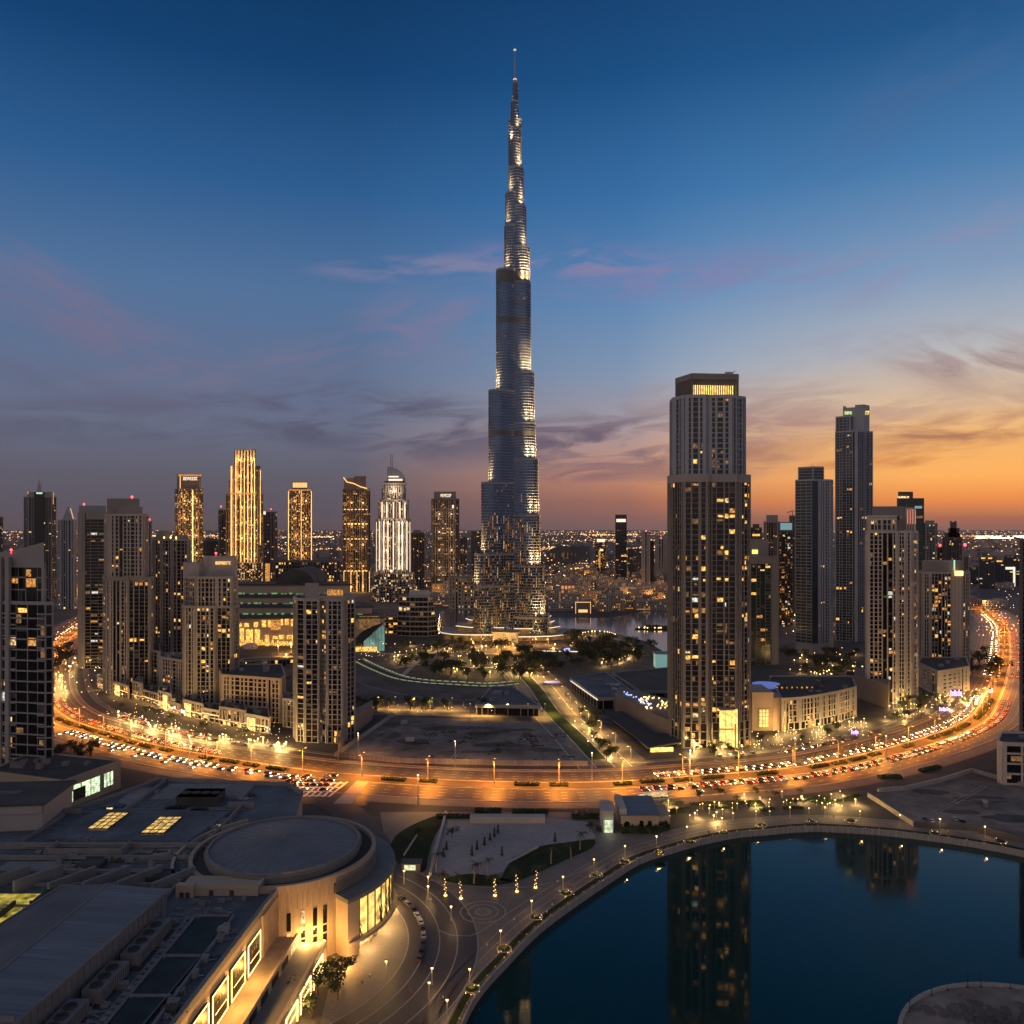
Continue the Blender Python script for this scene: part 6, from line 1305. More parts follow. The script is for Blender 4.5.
for a in (('blue lit sign at the far end of the shops by the bend',76,88,770,696,701,'led_blue'),('violet lit sign between the gold shop rows',96,102,720,708,711,'led_purple'),('rose lit sign at the kerb before the gold arcade',123,129,668,713,718,'led_red'),
          ('upper blue screen on the shop row with white sign',156,163,655,713,720,'led_blue'),('violet screen under the upper blue screen',155,163,652,723,729,'led_purple'),('bright white sign over the shop row',169,176,650,706,709,'led_white'),
          ('blue square sign before the tan tower with the gold sign',181,185,645,709,713,'led_blue'),('low violet sign before the framed golden entrance',181,190,630,726,731,'led_purple'),('violet lit sign by the corner block parking',851,859,590,730,734,'led_purple'),
          ('bluish lit board farther up the bend by the annex',950,962,690,690,696,'led_purple'),('blue lit board nearer down the bend by the annex',939,950,660,707,711,'led_purple'),('bright white board beside the palms at the bend',987,993,640,688,693,'led_white')):
    tiny('lit_sign', a[0], *a[1:])
# big mall beyond, gold front under stacked curved roofs with green light lines
def far_mall():
    Y = 1030; t = Tower('far_mall', 'large golden fronted mall with stacked dark roofs edged in green light', 'building', PX(290,Y), Y+60, rnd=95)
    for k, (py, dY, x0, x1) in enumerate(((617,0,228,384),(606,40,226,372),(596,80,222,352),(584,120,222,350))):
        p = fp([(x0,Y+dY),(x1,Y+dY)], depth=60); z = ZZ(py,Y+dY); t.trim.prism(p, 0, z-2); t.roof.prism(offset(p,2), z-2, z)
        if k < 3:
            mb = MB(); q = random.Random(k); x = PX(x0+8,Y+dY)
            while x < PX(x1-30,Y+dY): w = q.uniform(2,8); mb.box(x, x+w, Y+dY+26, Y+dY+27, z+.3, z+q.uniform(.8,2.6)); x += w+q.uniform(1,9)
            t.part('roof_light', mb, 'led_green')
    mb = MB(); q = random.Random(3)   # glowing windows of the front
    for (px0,px1,py0,py1) in ((240,244,628,642),(246,253,629,642),(255,260,629,642),(265,269,635,642),(239,242,623,627),(244,249,623,627),(254,258,622,627),(262,266,620,627),(268,271,620,627),(281,283,619,625),(285,289,619,625),(291,294,619,626),(273,278,636,639),(279,284,635,639),(287,293,635,639),(359,380,616,630)):
        mb = MB(); mb.box(PX(px0,Y),PX(px1,Y),Y-.8,Y-.2,ZZ(py1,Y),ZZ(py0,Y)); t.part('window', mb, 'win' if px0 < 300 else 'win_dim')
    mb = MB(); mb.box(PX(271,Y),PX(280.5,Y),Y-1,Y-.3,ZZ(630,Y),ZZ(620,Y)); t.part('gold_panel', mb, 'win_amber')
    mb = MB()
    for k in range(70): x = PX(238+k*.85,Y-6); mb.box(x, x+.9, Y-6.4, Y-5.6, q.uniform(.5,3), q.uniform(4,9))
    t.part('arcade_light', mb, 'win')
    mb = MB(); Yv = 1160; pts = [(PX(294.5,Yv)+cos(a)*PX(512+19,Yv), ZZ(583.5,Yv)+sin(a)*20.5) for a in [pi*i/14 for i in range(15)]]; n = len(pts); mb.add([(x,Yv,z) for x,z in pts]+[(x,Yv+90,z) for x,z in pts], [tuple(range(n)), tuple(range(n,2*n))[::-1]]+[(i,n+i,n+i+1,i+1) for i in range(n-1)]); t.part('vault_roof', mb, 'roof_dark')
    t.finish('glass', 'sandstone', 'sandstone', roofm='roof_dark')
far_mall()
lowrise('long_block', 'long low block with rows of lights behind the vaulted mall roof', [(270,1500),(340,1500)], 60, ZZ(562,1500), 'darkf', p=.9, bay=5, seed=96, fh=6, gearn=0, nmax=40)
mb = MB(); mb.box(PX(265.5,1480),PX(269.5,1480),1478,1482,0,ZZ(563.5,1480)); mb.box(PX(265,1480),PX(270,1480),1477.5,1482.5,ZZ(563.4,1480),ZZ(562.8,1480),1); single('gold_pylon', mb, [M['win_amber'],M['darkf']], 'gold glowing pylon beside the vaulted mall roof', 'pylon')
for k in range(2):
    pts = [((239,668,294,665),(238,676,262,671))[k]]; x0,y0,x1,y1 = pts[0]; a, b = G(x0,y0), G(x1,y1); t = Tower('shop_strip', ['long strip of bright gold shops just before the front of the golden mall','shorter bright shop strip nearer than the long one before the golden mall'][k], 'building', a[0], a[1], rnd=97+k)
    t.vol([a, b, (b[0],b[1]+16), (a[0],a[1]+16)], 0, 7, fh=7, bay=4, pw=.6, sh=1.2, p=1, kinds=('win','win_pale','win'), run=4); t.finish('glass','beige')
mb = MB(); mb.ball(PX(253,1020), 1010, 3, 9, n=14, k=6, sz=.45); mb.cyl(PX(253,1020), 1010, 9.2, 9.2, 0, 3.2, 14); single('white_pavilion', mb, M['pale'], 'small white domed pavilion in the forecourt of the golden mall', 'pavilion')
def opera():
    Y = 985; t = thing('opera_hall', 'boat shaped hall with a dark sloping roof and a teal glass prow', 'building', (PX(371,Y), Y, 0))
    pro = [(355.5,654),(355.5,638),(362,631.5),(372,626.5),(384,622.5),(384,654)]
    mb = MB(); n = len(pro); F_ = [(PX(x,Y+6),Y+6,max(0,ZZ(y,Y+6))) for x,y in pro]; Bk = [(PX(x,Y+44)+2,Y+44,max(0,ZZ(y,Y+44)+1)) for x,y in pro]
    mb.add(F_+Bk, [tuple(range(n)), tuple(range(n,2*n))[::-1]]+[(i,n+i,n+(i+1)%n,(i+1)%n) for i in range(n)]); obj('hull_roof', mb, M['glass_blue'], t)
    mb = MB(); g = [(363,654),(363,642),(372,634),(383.8,623.8),(383.8,654)]; n = len(g); mb.add([(PX(x,Y),Y+4.8,max(0,ZZ(y,Y))) for x,y in g]+[(PX(x,Y),Y+5.8,max(0,ZZ(y,Y))) for x,y in g], [tuple(range(n))]+[(i,n+i,n+(i+1)%n,(i+1)%n) for i in range(n)]); gw = obj('glass_prow', mb, window_key('teal', (.40,.85,.72), .30, False, .4, .08), t)
    mb = MB()
    for k in range(8): x = PX(363+k*3,Y); mb.box(x-.25,x+.25,Y+4.2,Y+4.7,0,ZZ(642-k*2.5,Y)); 
    obj('mullion', mb, M['metal'], gw, (0,0,0)); mb = MB(); mb.box(PX(354,Y),PX(377,Y),Y-3,Y-2,.5,6); obj('lit_arcade', mb, M['win'], t)
    mb = MB(); mb.tube((PX(372,Y),Y+4,ZZ(634,Y)),(PX(384.5,Y),Y+4,ZZ(622.8,Y)),.7,.7); obj('roof_edge', mb, M['steel'], t)
opera()
def office():
    Y = 1121; t = Tower('curved_office', 'terraced dark office with pale floor bands and bluish roof before the spire tower', 'building', PX(418,Y), Y+20, rnd=99)
    for k in range(8):
        d = k*1.2; p = fp([(397+.3*k,Y+10+d),(410,Y+2+d),(428,Y+d),(438-.8*k,Y+12+d)], depth=30); t.vol(p, k*6.8, k*6.8+6.8, fh=6.8, bay=6, pw=.3, sh=1.9, sd=1.0, pd=.3, p=.16, kinds=('win','win_pale','win_dim','win_dim','win_amber'), parapet=.6)
    t.trim.prism(fp([(409,Y+16),(430,Y+14)], depth=20), 54, 62); t.finish('glass', 'grey', 'steel', roofm='roof')
office()
lowrise('old_house', 'sandstone arcaded house lit from below, on the far shore beside the spire tower', [(448.5,1500),(477,1490)], 40, 58, 'sandstone', p=.5, bay=6, pw=3, sh=3, fh=7, seed=100, gearn=2)
lowrise('glowing_house', 'low house with an orange glowing front between office and boat shaped hall', [(384,1150),(398,1150)], 30, 24, 'sandstone', p=1, bay=6, pw=.8, sh=1.2, seed=101, gearn=1)
# flat buildings between the lots and the big tower
def flatroof(name, label, pts, z, m='roof', wallm='pink', edge=None, h=1.0):
    p = ccw([G(x,y,z) for x,y in pts]); cx_ = sum(a for a,_ in p)/len(p); cy_ = sum(b for _,b in p)/len(p); t = Tower(name, label, 'building', cx_, cy_, rnd=int(z*9))
    t.glass.prism(offset(p,-1.6), 0, z-1, top=False); t.trim.prism(p, z-1.6, z-.3); t.roof.prism(offset(p,-.8), z-.3, z); t.frame.ring(p, -.8, 0, z-.3, z+h)
    for i in range(len(p)):
        a, b = p[i], p[(i+1) % len(p)]; L_ = sqrt((b[0]-a[0])**2+(b[1]-a[1])**2)
        for k in range(int(L_/9)): u = (k+.5)/int(L_/9); x, y = a[0]+(b[0]-a[0])*u, a[1]+(b[1]-a[1])*u; t.frame.box(x-.3+(cx_-x)*.02, x+.3+(cx_-x)*.02, y-.3+(cy_-y)*.02, y+.3+(cy_-y)*.02, 0, z-1.6)
    if edge:
        mb = MB()
        for a, b in edge: mb.obox(G(*a,z), G(*b,z), 0.1, .7, z-1.1, z-.5)
        t.part('edge_light', mb, 'led_white')
    gear(t, p, z, 6, int(z*10), 3, 9, 2.2); t.finish('glass', wallm, wallm, roofm=m); return t
flatroof('pavilion_hall', 'wedge shaped hall with a bluish white roof between the sand lots', [(475,705.5),(492,687),(513,686.5),(541,707)], 8.0, 'roof', 'grey')
flatroof('gallery_hall', 'flat grey roofed hall with one bright white roof edge near the park', [(569.5,678.5),(606,672.5),(625,686),(640,697),(598,699)], 9.0, 'roof', 'grey', edge=[((571,680),(598,699))])
flatroof('long_gallery', 'long low grey hall reaching behind the tallest near tower', [(612,673),(668,668),(720,672),(720,690),(640,692)], 8.0, 'roof_dark', 'grey')
def brown_fin():
    t = Tower('podium_hall', 'plain brown sloping podium wall beside the tallest near tower, blue lights behind it', 'building', PX(640,600), 615, rnd=7)
    A, Bq, D, E_ = (86.6,676), (109,600), (125,566), (117,558); mb = MB()
    mb.prism(ccw([G(614.6,711), G(657.5,737), (PX(682,556),556), (PX(684,590),590), (PX(668,640),640), (PX(620,690),690)]), 0, 15.5)
    t.part('wall', mb, 'brown'); q = random.Random(4); mb = MB()
    for k in range(26): u = q.random(); x, y = G(622+u*26, 693+u*14, 16); mb.ball(x+q.uniform(0,6), y+q.uniform(0,8), 16.4, .55)
    t.part('deck_lamp', mb, 'led_blue'); mb = MB()
    for k in range(40): u = q.random(); x, y = G(640+u*28, 697+q.uniform(0,12), 16); mb.ball(x, y, 16.5, .55)
    t.part('terrace_lamp', mb, 'lamp_warm'); t.finish('glass','brown')
    p = ccw([G(604,713,5), G(648,747,5), G(681,742,5), G(684,733,5), G(655,733,5), G(622,711,5)]); t = Tower('canopy_hall', 'low dark flat canopy hall at the street corner with golden light underneath', 'building', PX(640,560), 580, rnd=8)
    t.roof.prism(p, 4.2, 5, bottom=True); t.glass.prism(offset(p,-4), 0, 4.2, top=False); mb = MB(); a, b = G(608,713,5), G(648,747,5); mb.obox(a, b, -.2, .3, 3.9, 4.4); mb.obox(b, G(678,742,5), -.2, .3, 3.9, 4.4); t.part('edge_light', mb, 'win_dim'); mb = MB(); mb.obox((b[0]+2,b[1]+3), (b[0]+18,b[1]+5), -.2, .2, .6, 3.6); t.part('lit_front', mb, 'led_lobby'); t.finish('glass','brown')
brown_fin()
mb = MB(); mb.prism(ccw([G(338,762), G(346,741), G(372,720), (PX(371,640),648), (PX(344,590),600)]), 0, 13); single('podium_wall', mb, M['brown'], 'plain beige podium wall beside the apartment tower at the sand lot', 'building')
mb = MB(); a, b = G(335,757), G(394,716); mb.obox(b, a, -.5, .5, 0, 3); single('lot_wall', mb, M['kerb'], 'pale boundary wall along the sand lot below the podium wall', 'wall')
mb = MB(); line = [G(336,757), G(400,763), G(460,764.5), G(530,765.5), G(588,766)]
for p, n_ in zip(line, line[1:]): mb.obox(p, n_, -.3, .3, .05, 3.4)
for p, n_ in zip(line, line[1:]):
    for k in range(12): u = k/12; x, y = p[0]+(n_[0]-p[0])*u, p[1]+(n_[1]-p[1])*u; mb.box(x-.1,x+.1,y-.55,y-.25,.05,3.5)
single('site_hoarding', mb, M['pave_pale'], 'long plain site hoarding between the sand lot and the boulevard', 'fence')
mb = MB(); line = [G(868,797), G(890,811), G(914,827)]; 
for p, n_ in zip(line, line[1:]): mb.obox(p, n_, -.4, .4, .05, 2.6)
single('lot_wall', mb, M['kerb'], 'low pale wall between the cafe terrace and the dark sand lot', 'wall')
mb = MB(); line = [G(914,827), G(977,831), G(1024,843), G(1060,850)]; 
for p, n_ in zip(line, line[1:]): mb.obox(p, n_, -.4, .4, .05, 3)
single('lot_wall', mb, M['darkf'], 'dark hoarding between the promenade and the sand lot', 'fence')
mb = MB(); line = [G(878,792), G(905,790), G(940,782), G(972,772), G(1000,780), G(1030,788)]
for p, n_ in zip(line, line[1:]): mb.obox(p, n_, -.8, .8, .05, 2.2)
single('lot_wall', mb, M['kerb'], 'pale bank wall between the sand lot and the boulevard bend', 'wall')
# little arched gatehouse by the promenade
def gatehouse():
    t = thing('gatehouse', 'small beige gatehouse with arched doors and a bluish ribbed roof by the promenade', 'building', (PX(636,415), 415, 0))
    x0, x1, y0, y1, z1 = PX(612,405), PX(657,405), 400, 424, 8.2
    mb = MB(); mb.box(x0+4, x1, y0, y1, 0, z1); mb.box(x0+3.6, x1+.4, y0-.4, y0+.2, z1-.9, z1); mb.prism([(x1,y0+4),(x1+7,y0+8),(x1+7,y1),(x1,y1)], 0, z1-2.5); obj('wall', mb, M['sandstone'], t)
    mb = MB(); mb.add([(x0+7,y0-.6,z1),(x1+.6,y0-.6,z1),(x1+.6,y1+.5,z1+1.6),(x0+7,y1+.5,z1+1.6),(x0+7,y0-.6,z1+.3),(x1+.6,y0-.6,z1+.3),(x1+.6,y1+.5,z1+1.9),(x0+7,y1+.5,z1+1.9)], [(3,2,1,0),(4,5,6,7),(0,1,5,4),(1,2,6,5),(2,3,7,6),(3,0,4,7)]); obj('roof', mb, M['roof_metal'], t)
    mb = MB(); mb.box(x0+3.4,x0+7,y0+2,y1,z1,z1+2.8); obj('stair_tower', mb, M['pale'], t)
    for k, (u, w, h) in enumerate(((.30,3.0,5.4),(.62,2.0,3.6),(.80,2.0,3.6))):
        x = x0+(x1-x0)*u; mb = MB(); zb = 0 if k == 0 else 2.2; pts = [(x-w/2,zb),(x+w/2,zb),(x+w/2,zb+h-w/2)]+[(x+w/2*cos(a),zb+h-w/2+w/2*sin(a)) for a in [pi*i/8 for i in range(1,8)]]+[(x-w/2,zb+h-w/2)]; n = len(pts)
        mb.add([(a,y0-.25,b) for a,b in pts]+[(a,y0+.1,b) for a,b in pts], [tuple(range(n))]+[(i,n+i,n+(i+1)%n,(i+1)%n) for i in range(n)]); obj('arched_door' if k == 0 else 'arched_window', mb, M['glass'], t)
    t = thing('lift_kiosk', 'narrow glass lift kiosk glowing greenish white beside the gatehouse', 'kiosk', (PX(609,398), 398, 0))
    xa, xb = PX(603,398), PX(613.5,398); mb = MB(); mb.box(xa, xb, 398, 412, 0, 11); mb.box(xa-.4, xb+.4, 397, 412.4, 11, 11.6); obj('wall', mb, M['pale'], t); mb = MB(); mb.box(xa+.8, xb-.5, 397.6, 398.05, .5, 6.6); w = obj('lit_window', mb, window_key('kiosk', (.85,1,.62), .75, True, .6, .6), t); mb = MB()
    for z in (2.4,4.5): mb.box(xa+.7, xb-.4, 397.45, 397.7, z-.12, z+.12)
    obj('window_bar', mb, M['metal'], w, (0,0,0))
    l = bpy.data.objects.new('kiosk_light', LIGHT('kiosk_light', 250, (.85,1,.75), .5)); C.objects.link(l); l.parent = t; l.location = (0, -3, 4)
    t = thing('ticket_kiosk', 'little dark kiosk with a bright lit window on the lawn beside the round hall', 'kiosk', (*G(411,872), 0)); x, y = G(411,872); mb = MB(); mb.box(x-4,x+4,y,y+5,.1,3.4); mb.box(x-4.6,x+4.6,y-.8,y+5.4,3.4,3.8); obj('body', mb, M['darkf'], t); mb = MB(); mb.box(x-3,x+2,y-.3,y-.02,.9,3.1); obj('lit_window', mb, M['kiosk_m'], t)
M['kiosk_m'] = window_mat('ticket_glow', (.95,.95,.55), .75, False, .6, .6)
gatehouse()
# ---------------------------------------------------------------- old town beyond the fountain lake
q = random.Random(31); HV = []
for k in range(10):
    mb = MB(); w, d, h = q.uniform(22,52), q.uniform(18,34), q.uniform(12,30)
    mb.box(-w/2, w/2, 0, d, 0, h); mb.box(-w/2-.4, w/2+.4, -.4, d+.4, h, h+1.2); 
    for j in range(q.randint(1,3)): a = q.uniform(-w/2, w/3); b = a+q.uniform(5,12); mb.box(a, min(b,w/2), 1.5+j, d*.7, h+1.2, h+q.uniform(4,10)+.02*j)
    nb = int(w/4.2); nf = max(2, int(h/4))
    for f_ in range(nf):
        for b in range(nb):
            x = -w/2+(b+.5)*w/nb; z = f_*h/nf+1.1; r = q.random(); mb.box(x-.8, x+.8, -.25, .1, z, z+2.0, 1 if r > .30 else 2 if r > .10 else 3)
    if k % 3 == 0: mb.box(-w/2, w/2, -2.5, -.3, 3.2, 3.8); mb.box(-w/2+1, w/2-1, -2.2, -1.6, 2.0, 3.2, 2)
    HV.append(mesh('old_town_house', mb, [M[('sandstone','pink','beige','brown')[k % 4]], M['glass'], M['win_amber'], M['win']]))
cnt = 0
for row in range(9):
    py = 575+row*5.0
    px = 430+q.uniform(0,9)
    while px < 720 and cnt < 175:
        y_ = py+q.uniform(-2,2); ok = not (476 < px < 551) and not (py > 606 and px < 552) and not (py > 612 and px > 640) and not (py > 614)
        if ok and not (px > 668):
            x, y = G(px, y_); o = link('old_town_house', HV[q.randrange(10)], None, (x, y, 0)); o.rotation_euler = (0, 0, q.uniform(-.3,.3)); cnt += 1
            zone = 'on the fountain lake shore' if py > 600 else 'in the crowded old town behind the lake'
            tag(o, 'low sandy flat roofed house with lit windows '+zone, 'house', 'houses on the fountain lake shore' if py > 600 else 'houses of the old town')
        px += q.uniform(7,17)*(row+6)/10
mb = MB(); x, y = G(568, 600); mb.box(x-16,x+16,y,y+24,0,34); 
for k in range(4):
    for j in range(3): mb.box(x-14+k*7.4,x-9+k*7.4,y-.4,y-.05,3+j*10,10+j*10,1)
single('glowing_house', mb, [M['brown'], lamp_mat('ember_window', (1,.28,.08), .6)], 'house with a glowing reddish orange front in the old town', 'house')
mb = MB(); x, y = G(583, 613.5); mb.box(x-13,x+13,y,y+16,0,20)
for a in (-13.6,13): mb.box(x+a,x+a+.8,y-.6,y-.05,0,21,1)
mb.box(x-13,x+13,y-.55,y-.08,19.6,20.6,1); mb.box(x-8,x+8,y-.4,y-.05,2,7,1)
single('lakeside_restaurant', mb, [M['brown'], M['led_gold']], 'square lakeside house outlined in gold light', 'restaurant')
# left side low blocks at the foot of the far towers
for k in range(46):
    px, py = q.uniform(54,480), q.uniform(572,600)
    if 150 < px < 190 or 480 < px: continue
    x, y = G(px, py); o = link('low_block', HV[q.randrange(10)], None, (x, y, 0)); o.scale = (1.3,1,1); tag(o, 'low tan block with lit windows at the foot of the far towers', 'building', 'low blocks at the foot of the far towers')
for k in range(26):
    px, py = q.uniform(752,1024), q.uniform(578,612)
    x, y = G(px, py); o = link('low_block', HV[q.randrange(10)], None, (x, y, 0)); o.scale = (1.2,1,.8); tag(o, 'low block with lit windows beyond the bend of the boulevard', 'building', 'low blocks beyond the bend')
# ---------------------------------------------------------------- far city and its lights, out to the horizon
cm = MB(); lm = MB(); q = random.Random(91)
for k in range(2600):
    Y = 2600*(16 ** (q.random()**1.15)); x = q.uniform(-.70,.70)*Y
    w = q.uniform(12,46)*(Y/4000)**.45; h = q.uniform(6,22)*(1+.9*(q.random() > .93))
    if Y < 4200 and 545 < 512+x*F/Y < 600: continue
    cm.box(x-w/2, x+w/2, Y, Y+w*.7, 0, h, q.choice((0,0,1)))
RD = []
for k in range(46):
    Y = 2400*(14 ** q.random()); x = q.uniform(-.66,.66)*Y; a = q.choice((0,.05,-.08,.5,1.2)); L_ = Y*q.uniform(.08,.35); RD.append((x, Y, x+L_*cos(a), Y+L_*sin(a)))
for k in range(7500):
    u = q.random(); Y = 2300*(17 ** u); x = q.gauss(q.uniform(-.66,.66)*Y, .01*Y)
    if k % 2: # strings of road lamps
        r_ = RD[k % len(RD)]; u = q.random(); x = r_[0]+(r_[2]-r_[0])*u; Y = r_[1]+(r_[3]-r_[1])*u; x += q.gauss(0, .001*Y)
    s = q.uniform(.7,1.6)*(Y/4000)**.85*2.6*(q.random()**1.6*.8+.25); z = q.uniform(6,26)
    lm.box(x-s*.8, x+s*.8, Y, Y+s*.5, z, z+s*1.1, q.choice((0,0,0,1,1,2,3)))
tag(obj('distant_city', cm, [M['taupe'], M['darkf']]), kind='stuff')
FL = [lamp_mat('far_light_'+n, c, e) for n, c, e in (('amber',(1,.44,.12),3.0),('gold',(1,.58,.22),2.6),('white',(1,.82,.58),2.4),('dim',(1,.42,.16),1.2))]
tag(obj('distant_lights', lm, FL), kind='stuff')
mb = MB(); x, y = PX(568,3400), 3400; q = random.Random(6)
for k in range(22): a = -90+k*8.4; mb.box(x+a, x+a+9, y+q.uniform(0,5), y+60, 0, ZZ(546,3400)*1.0-24+24*min(1,k/6)*(1 if k < 19 else .92)+q.uniform(-4,3))
for k in range(9): a = q.uniform(-80,80); mb.box(x+a, x+a+q.uniform(2,5), y-1, y-.2, q.uniform(15,40), q.uniform(42,50), 1)
single('hangar_block', mb, [M['darkf'], M['win_dim']], 'long dark bulky block on the plain right of the spire tower', 'building')
mb = MB(); mb.add([(PX(952,11500),11500,.5),(26000,9200,.5),(30000,14500,.5),(PX(960,15500),15500,.5)], [(0,1,2,3)]); structure('sea_water', mb, fm)
# ---------------------------------------------------------------- trees and planting
def crown_mesh(name, r, h, n, seed, m, lumps=7):
    q = random.Random(seed); mb = MB(); cs = [(q.gauss(0,r*.45), q.gauss(0,r*.45), h+q.uniform(-r*.45,r*.55), r*q.uniform(.38,.62)) for _ in range(lumps)]
    for k in range(n):
        cx_, cy_, cz_, cr = q.choice(cs); v = Vector((q.gauss(0,1),q.gauss(0,1),q.gauss(0,.8))).normalized()*cr*q.uniform(.55,1.08); p = Vector((cx_,cy_,cz_))+v
        s = r*q.uniform(.06,.15); a = Vector((q.gauss(0,1),q.gauss(0,1),q.gauss(0,.6))).normalized()*s; b = a.cross(v if v.length > .01 else Vector((0,0,1))).normalized()*s*.8
        mb.add([tuple(p-a), tuple(p+b*.9), tuple(p+a), tuple(p-b)], [(0,1,2,3)])
    return mesh(name, mb, m)
def tree_proto(seed, r, h, m):
    q = random.Random(seed); T = thing('tree', 'x', 'tree', (0,0,-500), world_coords=False); mb = MB()
    mb.tube((0,0,0),(.1,.05,h*.6),r*.09,r*.055,6)
    for k in range(4): a = k*1.6+q.random(); mb.tube((0.05,0,h*.45),(cos(a)*r*.5,sin(a)*r*.5,h*.85+q.uniform(0,r*.3)),r*.045,r*.02,5)
    link('trunk', mesh('trunk', mb, M['bark']), T, (0,0,0)); link('crown', crown_mesh('crown', r, h, 420, seed, m, 9), T, (0,0,0)); return T
PROTO = [tree_proto(1, 3.6, 5.4, M['leaf']), tree_proto(2, 4.4, 6.2, M['leaf2']), tree_proto(3, 3.0, 5.0, M['leaf'])]
def palm_proto(seed, lit):
    q = random.Random(seed); T = thing('palm_tree', 'x', 'tree', (0,0,-500), world_coords=False); mb = MB(); h = 7.0
    for k in range(7): mb.cyl(.02*k*k, 0, .30-.012*k, .27-.012*k, h*k/7, h*(k+1)/7+.02, 8)
    link('trunk', mesh('trunk', mb, M['palm_trunk']), T, (0,0,0)); mb = MB()
    for k in range(15):
        a = 2*pi*k/15+q.uniform(-.15,.15); L_ = q.uniform(2.3,3.1); up = q.uniform(.1,1.5); pts = []
        for j in range(6): u = j/5; pts.append(Vector((1.0+cos(a)*L_*u, sin(a)*L_*u, h+up*u*1.5-2.6*u*u*(1.1-up*.3))))
        for j in range(5):
            d = Vector((-sin(a), cos(a), 0))*(.42*(1-.14*j*j/4)); mb.add([tuple(pts[j]), tuple((pts[j]+pts[j+1])/2+d-Vector((0,0,.3))), tuple(pts[j+1])], [(0,1,2)]); mb.add([tuple(pts[j]), tuple(pts[j+1]), tuple((pts[j]+pts[j+1])/2-d-Vector((0,0,.3)))], [(0,1,2)])
    link('crown', mesh('palm_crown', mb, M['leaf2']), T, (0,0,0))
    if lit:
        mb = MB(); 
        for k in range(10): z = .5+k*.55; a = k*2.4; mb.ball(.02*(7*z/h)**2+cos(a)*.33, sin(a)*.33, z, .16, n=5, k=3)
        mb.cyl(0,0,.55,.5,.05,.35,8); link('string_light', mesh('string_light', mb, M['lamp_warm']), T, (0,0,0))
    return T
PALM = [palm_proto(1, False), palm_proto(2, True)]
USED = set()
def put(p, x, y, z=0, s=1.0, label='', group=None, rz=None, q=random):
    rz = q.uniform(0, 6.28) if rz is None else rz
    return copy_tree(p, (x, y, z), rz, s, label, group)
q = random.Random(44)
def inpoly(x, y, poly):
    c = False; n = len(poly)
    for i in range(n):
        (x1,y1),(x2,y2) = poly[i-1], poly[i]
        if (y1 > y) != (y2 > y) and x < (x2-x1)*(y-y1)/(y2-y1)+x1: c = not c
    return c
def scatter(poly_px, n, label, group, smin=.9, smax=1.7, seed=1, avoid=None):
    q = random.Random(seed); xs = [p[0] for p in poly_px]; ys = [p[1] for p in poly_px]; k = tries = 0
    while k < n and tries < 4000:
        tries += 1; px, py = q.uniform(min(xs),max(xs)), q.uniform(min(ys),max(ys))
        if inpoly(px, py, poly_px):
            x, y = G(px, py); put(PROTO[q.randrange(3)], x, y, 0, q.uniform(smin,smax), label, group, q=q); k += 1
scatter([(372,660),(400,648),(440,642),(500,650),(530,655),(535,678),(500,683),(440,678),(395,672)], 70, 'dark leafy tree in the park before the spire tower', 'trees of the park before the spire tower', 1.0, 2.0, 1)
scatter([(566,640),(590,640),(630,644),(655,650),(640,664),(612,668),(585,664),(570,655)], 50, 'dark leafy tree on the wooded park knoll by the fountain lake', 'trees on the park knoll', 1.2, 2.2, 2)
scatter([(520,662),(560,660),(590,668),(570,676),(535,678)], 16, 'dark leafy tree between the park stage and the street', 'trees by the park stage', 1.0, 1.8, 3)
scatter([(372,706),(545,708),(545,713),(372,711)], 18, 'tree lit gold from below on the street between the sand lots', 'trees between the sand lots', .8, 1.3, 4)
scatter([(576,715),(590,715),(625,762),(608,764)], 14, 'tree on the green median of the park street', 'trees on the park street median', .7, 1.1, 5)
scatter([(150,690),(290,676),(290,700),(240,690),(190,700)], 22, 'dark tree in the courtyards behind the ochre apartment houses', 'courtyard trees behind the shops', 1.0, 1.7, 6)
scatter([(346,700),(374,706),(362,722),(350,730)], 8, 'dark tree beside the podium of the sand lot tower', 'trees beside the sand lot tower', 1.0, 1.6, 7)
scatter([(780,655),(865,650),(868,690),(800,680)], 24, 'dark tree in the lamp lit gardens between the right hand towers', 'garden trees between the right hand towers', 1.1, 1.9, 8)
scatter([(965,640),(1003,655),(995,680),(965,680)], 14, 'dark bushy tree along the inner side of the bend', 'trees inside the bend', 1.2, 2.0, 9)
scatter([(895,700),(965,694),(985,700),(940,715),(890,722)], 18, 'small tree in the lit garden by the bend', 'trees in the garden by the bend', .6, 1.0, 10)
scatter([(55,655),(75,650),(75,672),(55,675)], 6, 'dark tree by the road beyond the balcony block', 'trees beyond the balcony block', 1.4, 1.9, 11)
scatter([(52,752),(112,748),(104,757),(56,768)], 10, 'dark tree beside the plain beige store', 'trees beside the beige store', .8, 1.2, 12)
scatter([(120,704),(262,744),(262,748),(118,712)], 10, 'small kerbside tree before the lit shops', 'kerbside trees before the shops', .6, .9, 13)
scatter([(690,752),(860,728),(880,730),(700,760)], 12, 'small kerbside tree before the corner block', 'kerbside trees before the corner block', .6, .95, 14)
for k, (px, py) in enumerate(((299,1005),(318,996),(330,985),(338,1000),(345,978),(312,1018))):
    x, y = G(px, py); put(PROTO[k % 3], x, y, .1, (1.05,.9,1.1,.95,.8,1.0)[k], 'leafy street tree lit gold before the display windows of the mall', 'street trees before the mall windows', q=q)
for k, (px, py) in enumerate(((700,800),(720,797),(737,803),(756,796),(775,800),(800,797))):
    x, y = G(px, py); put(PROTO[k % 3], x, y, .1, .62, 'small round tree between the boulevard and the cafe terrace', 'small trees by the cafe terrace', q=q)
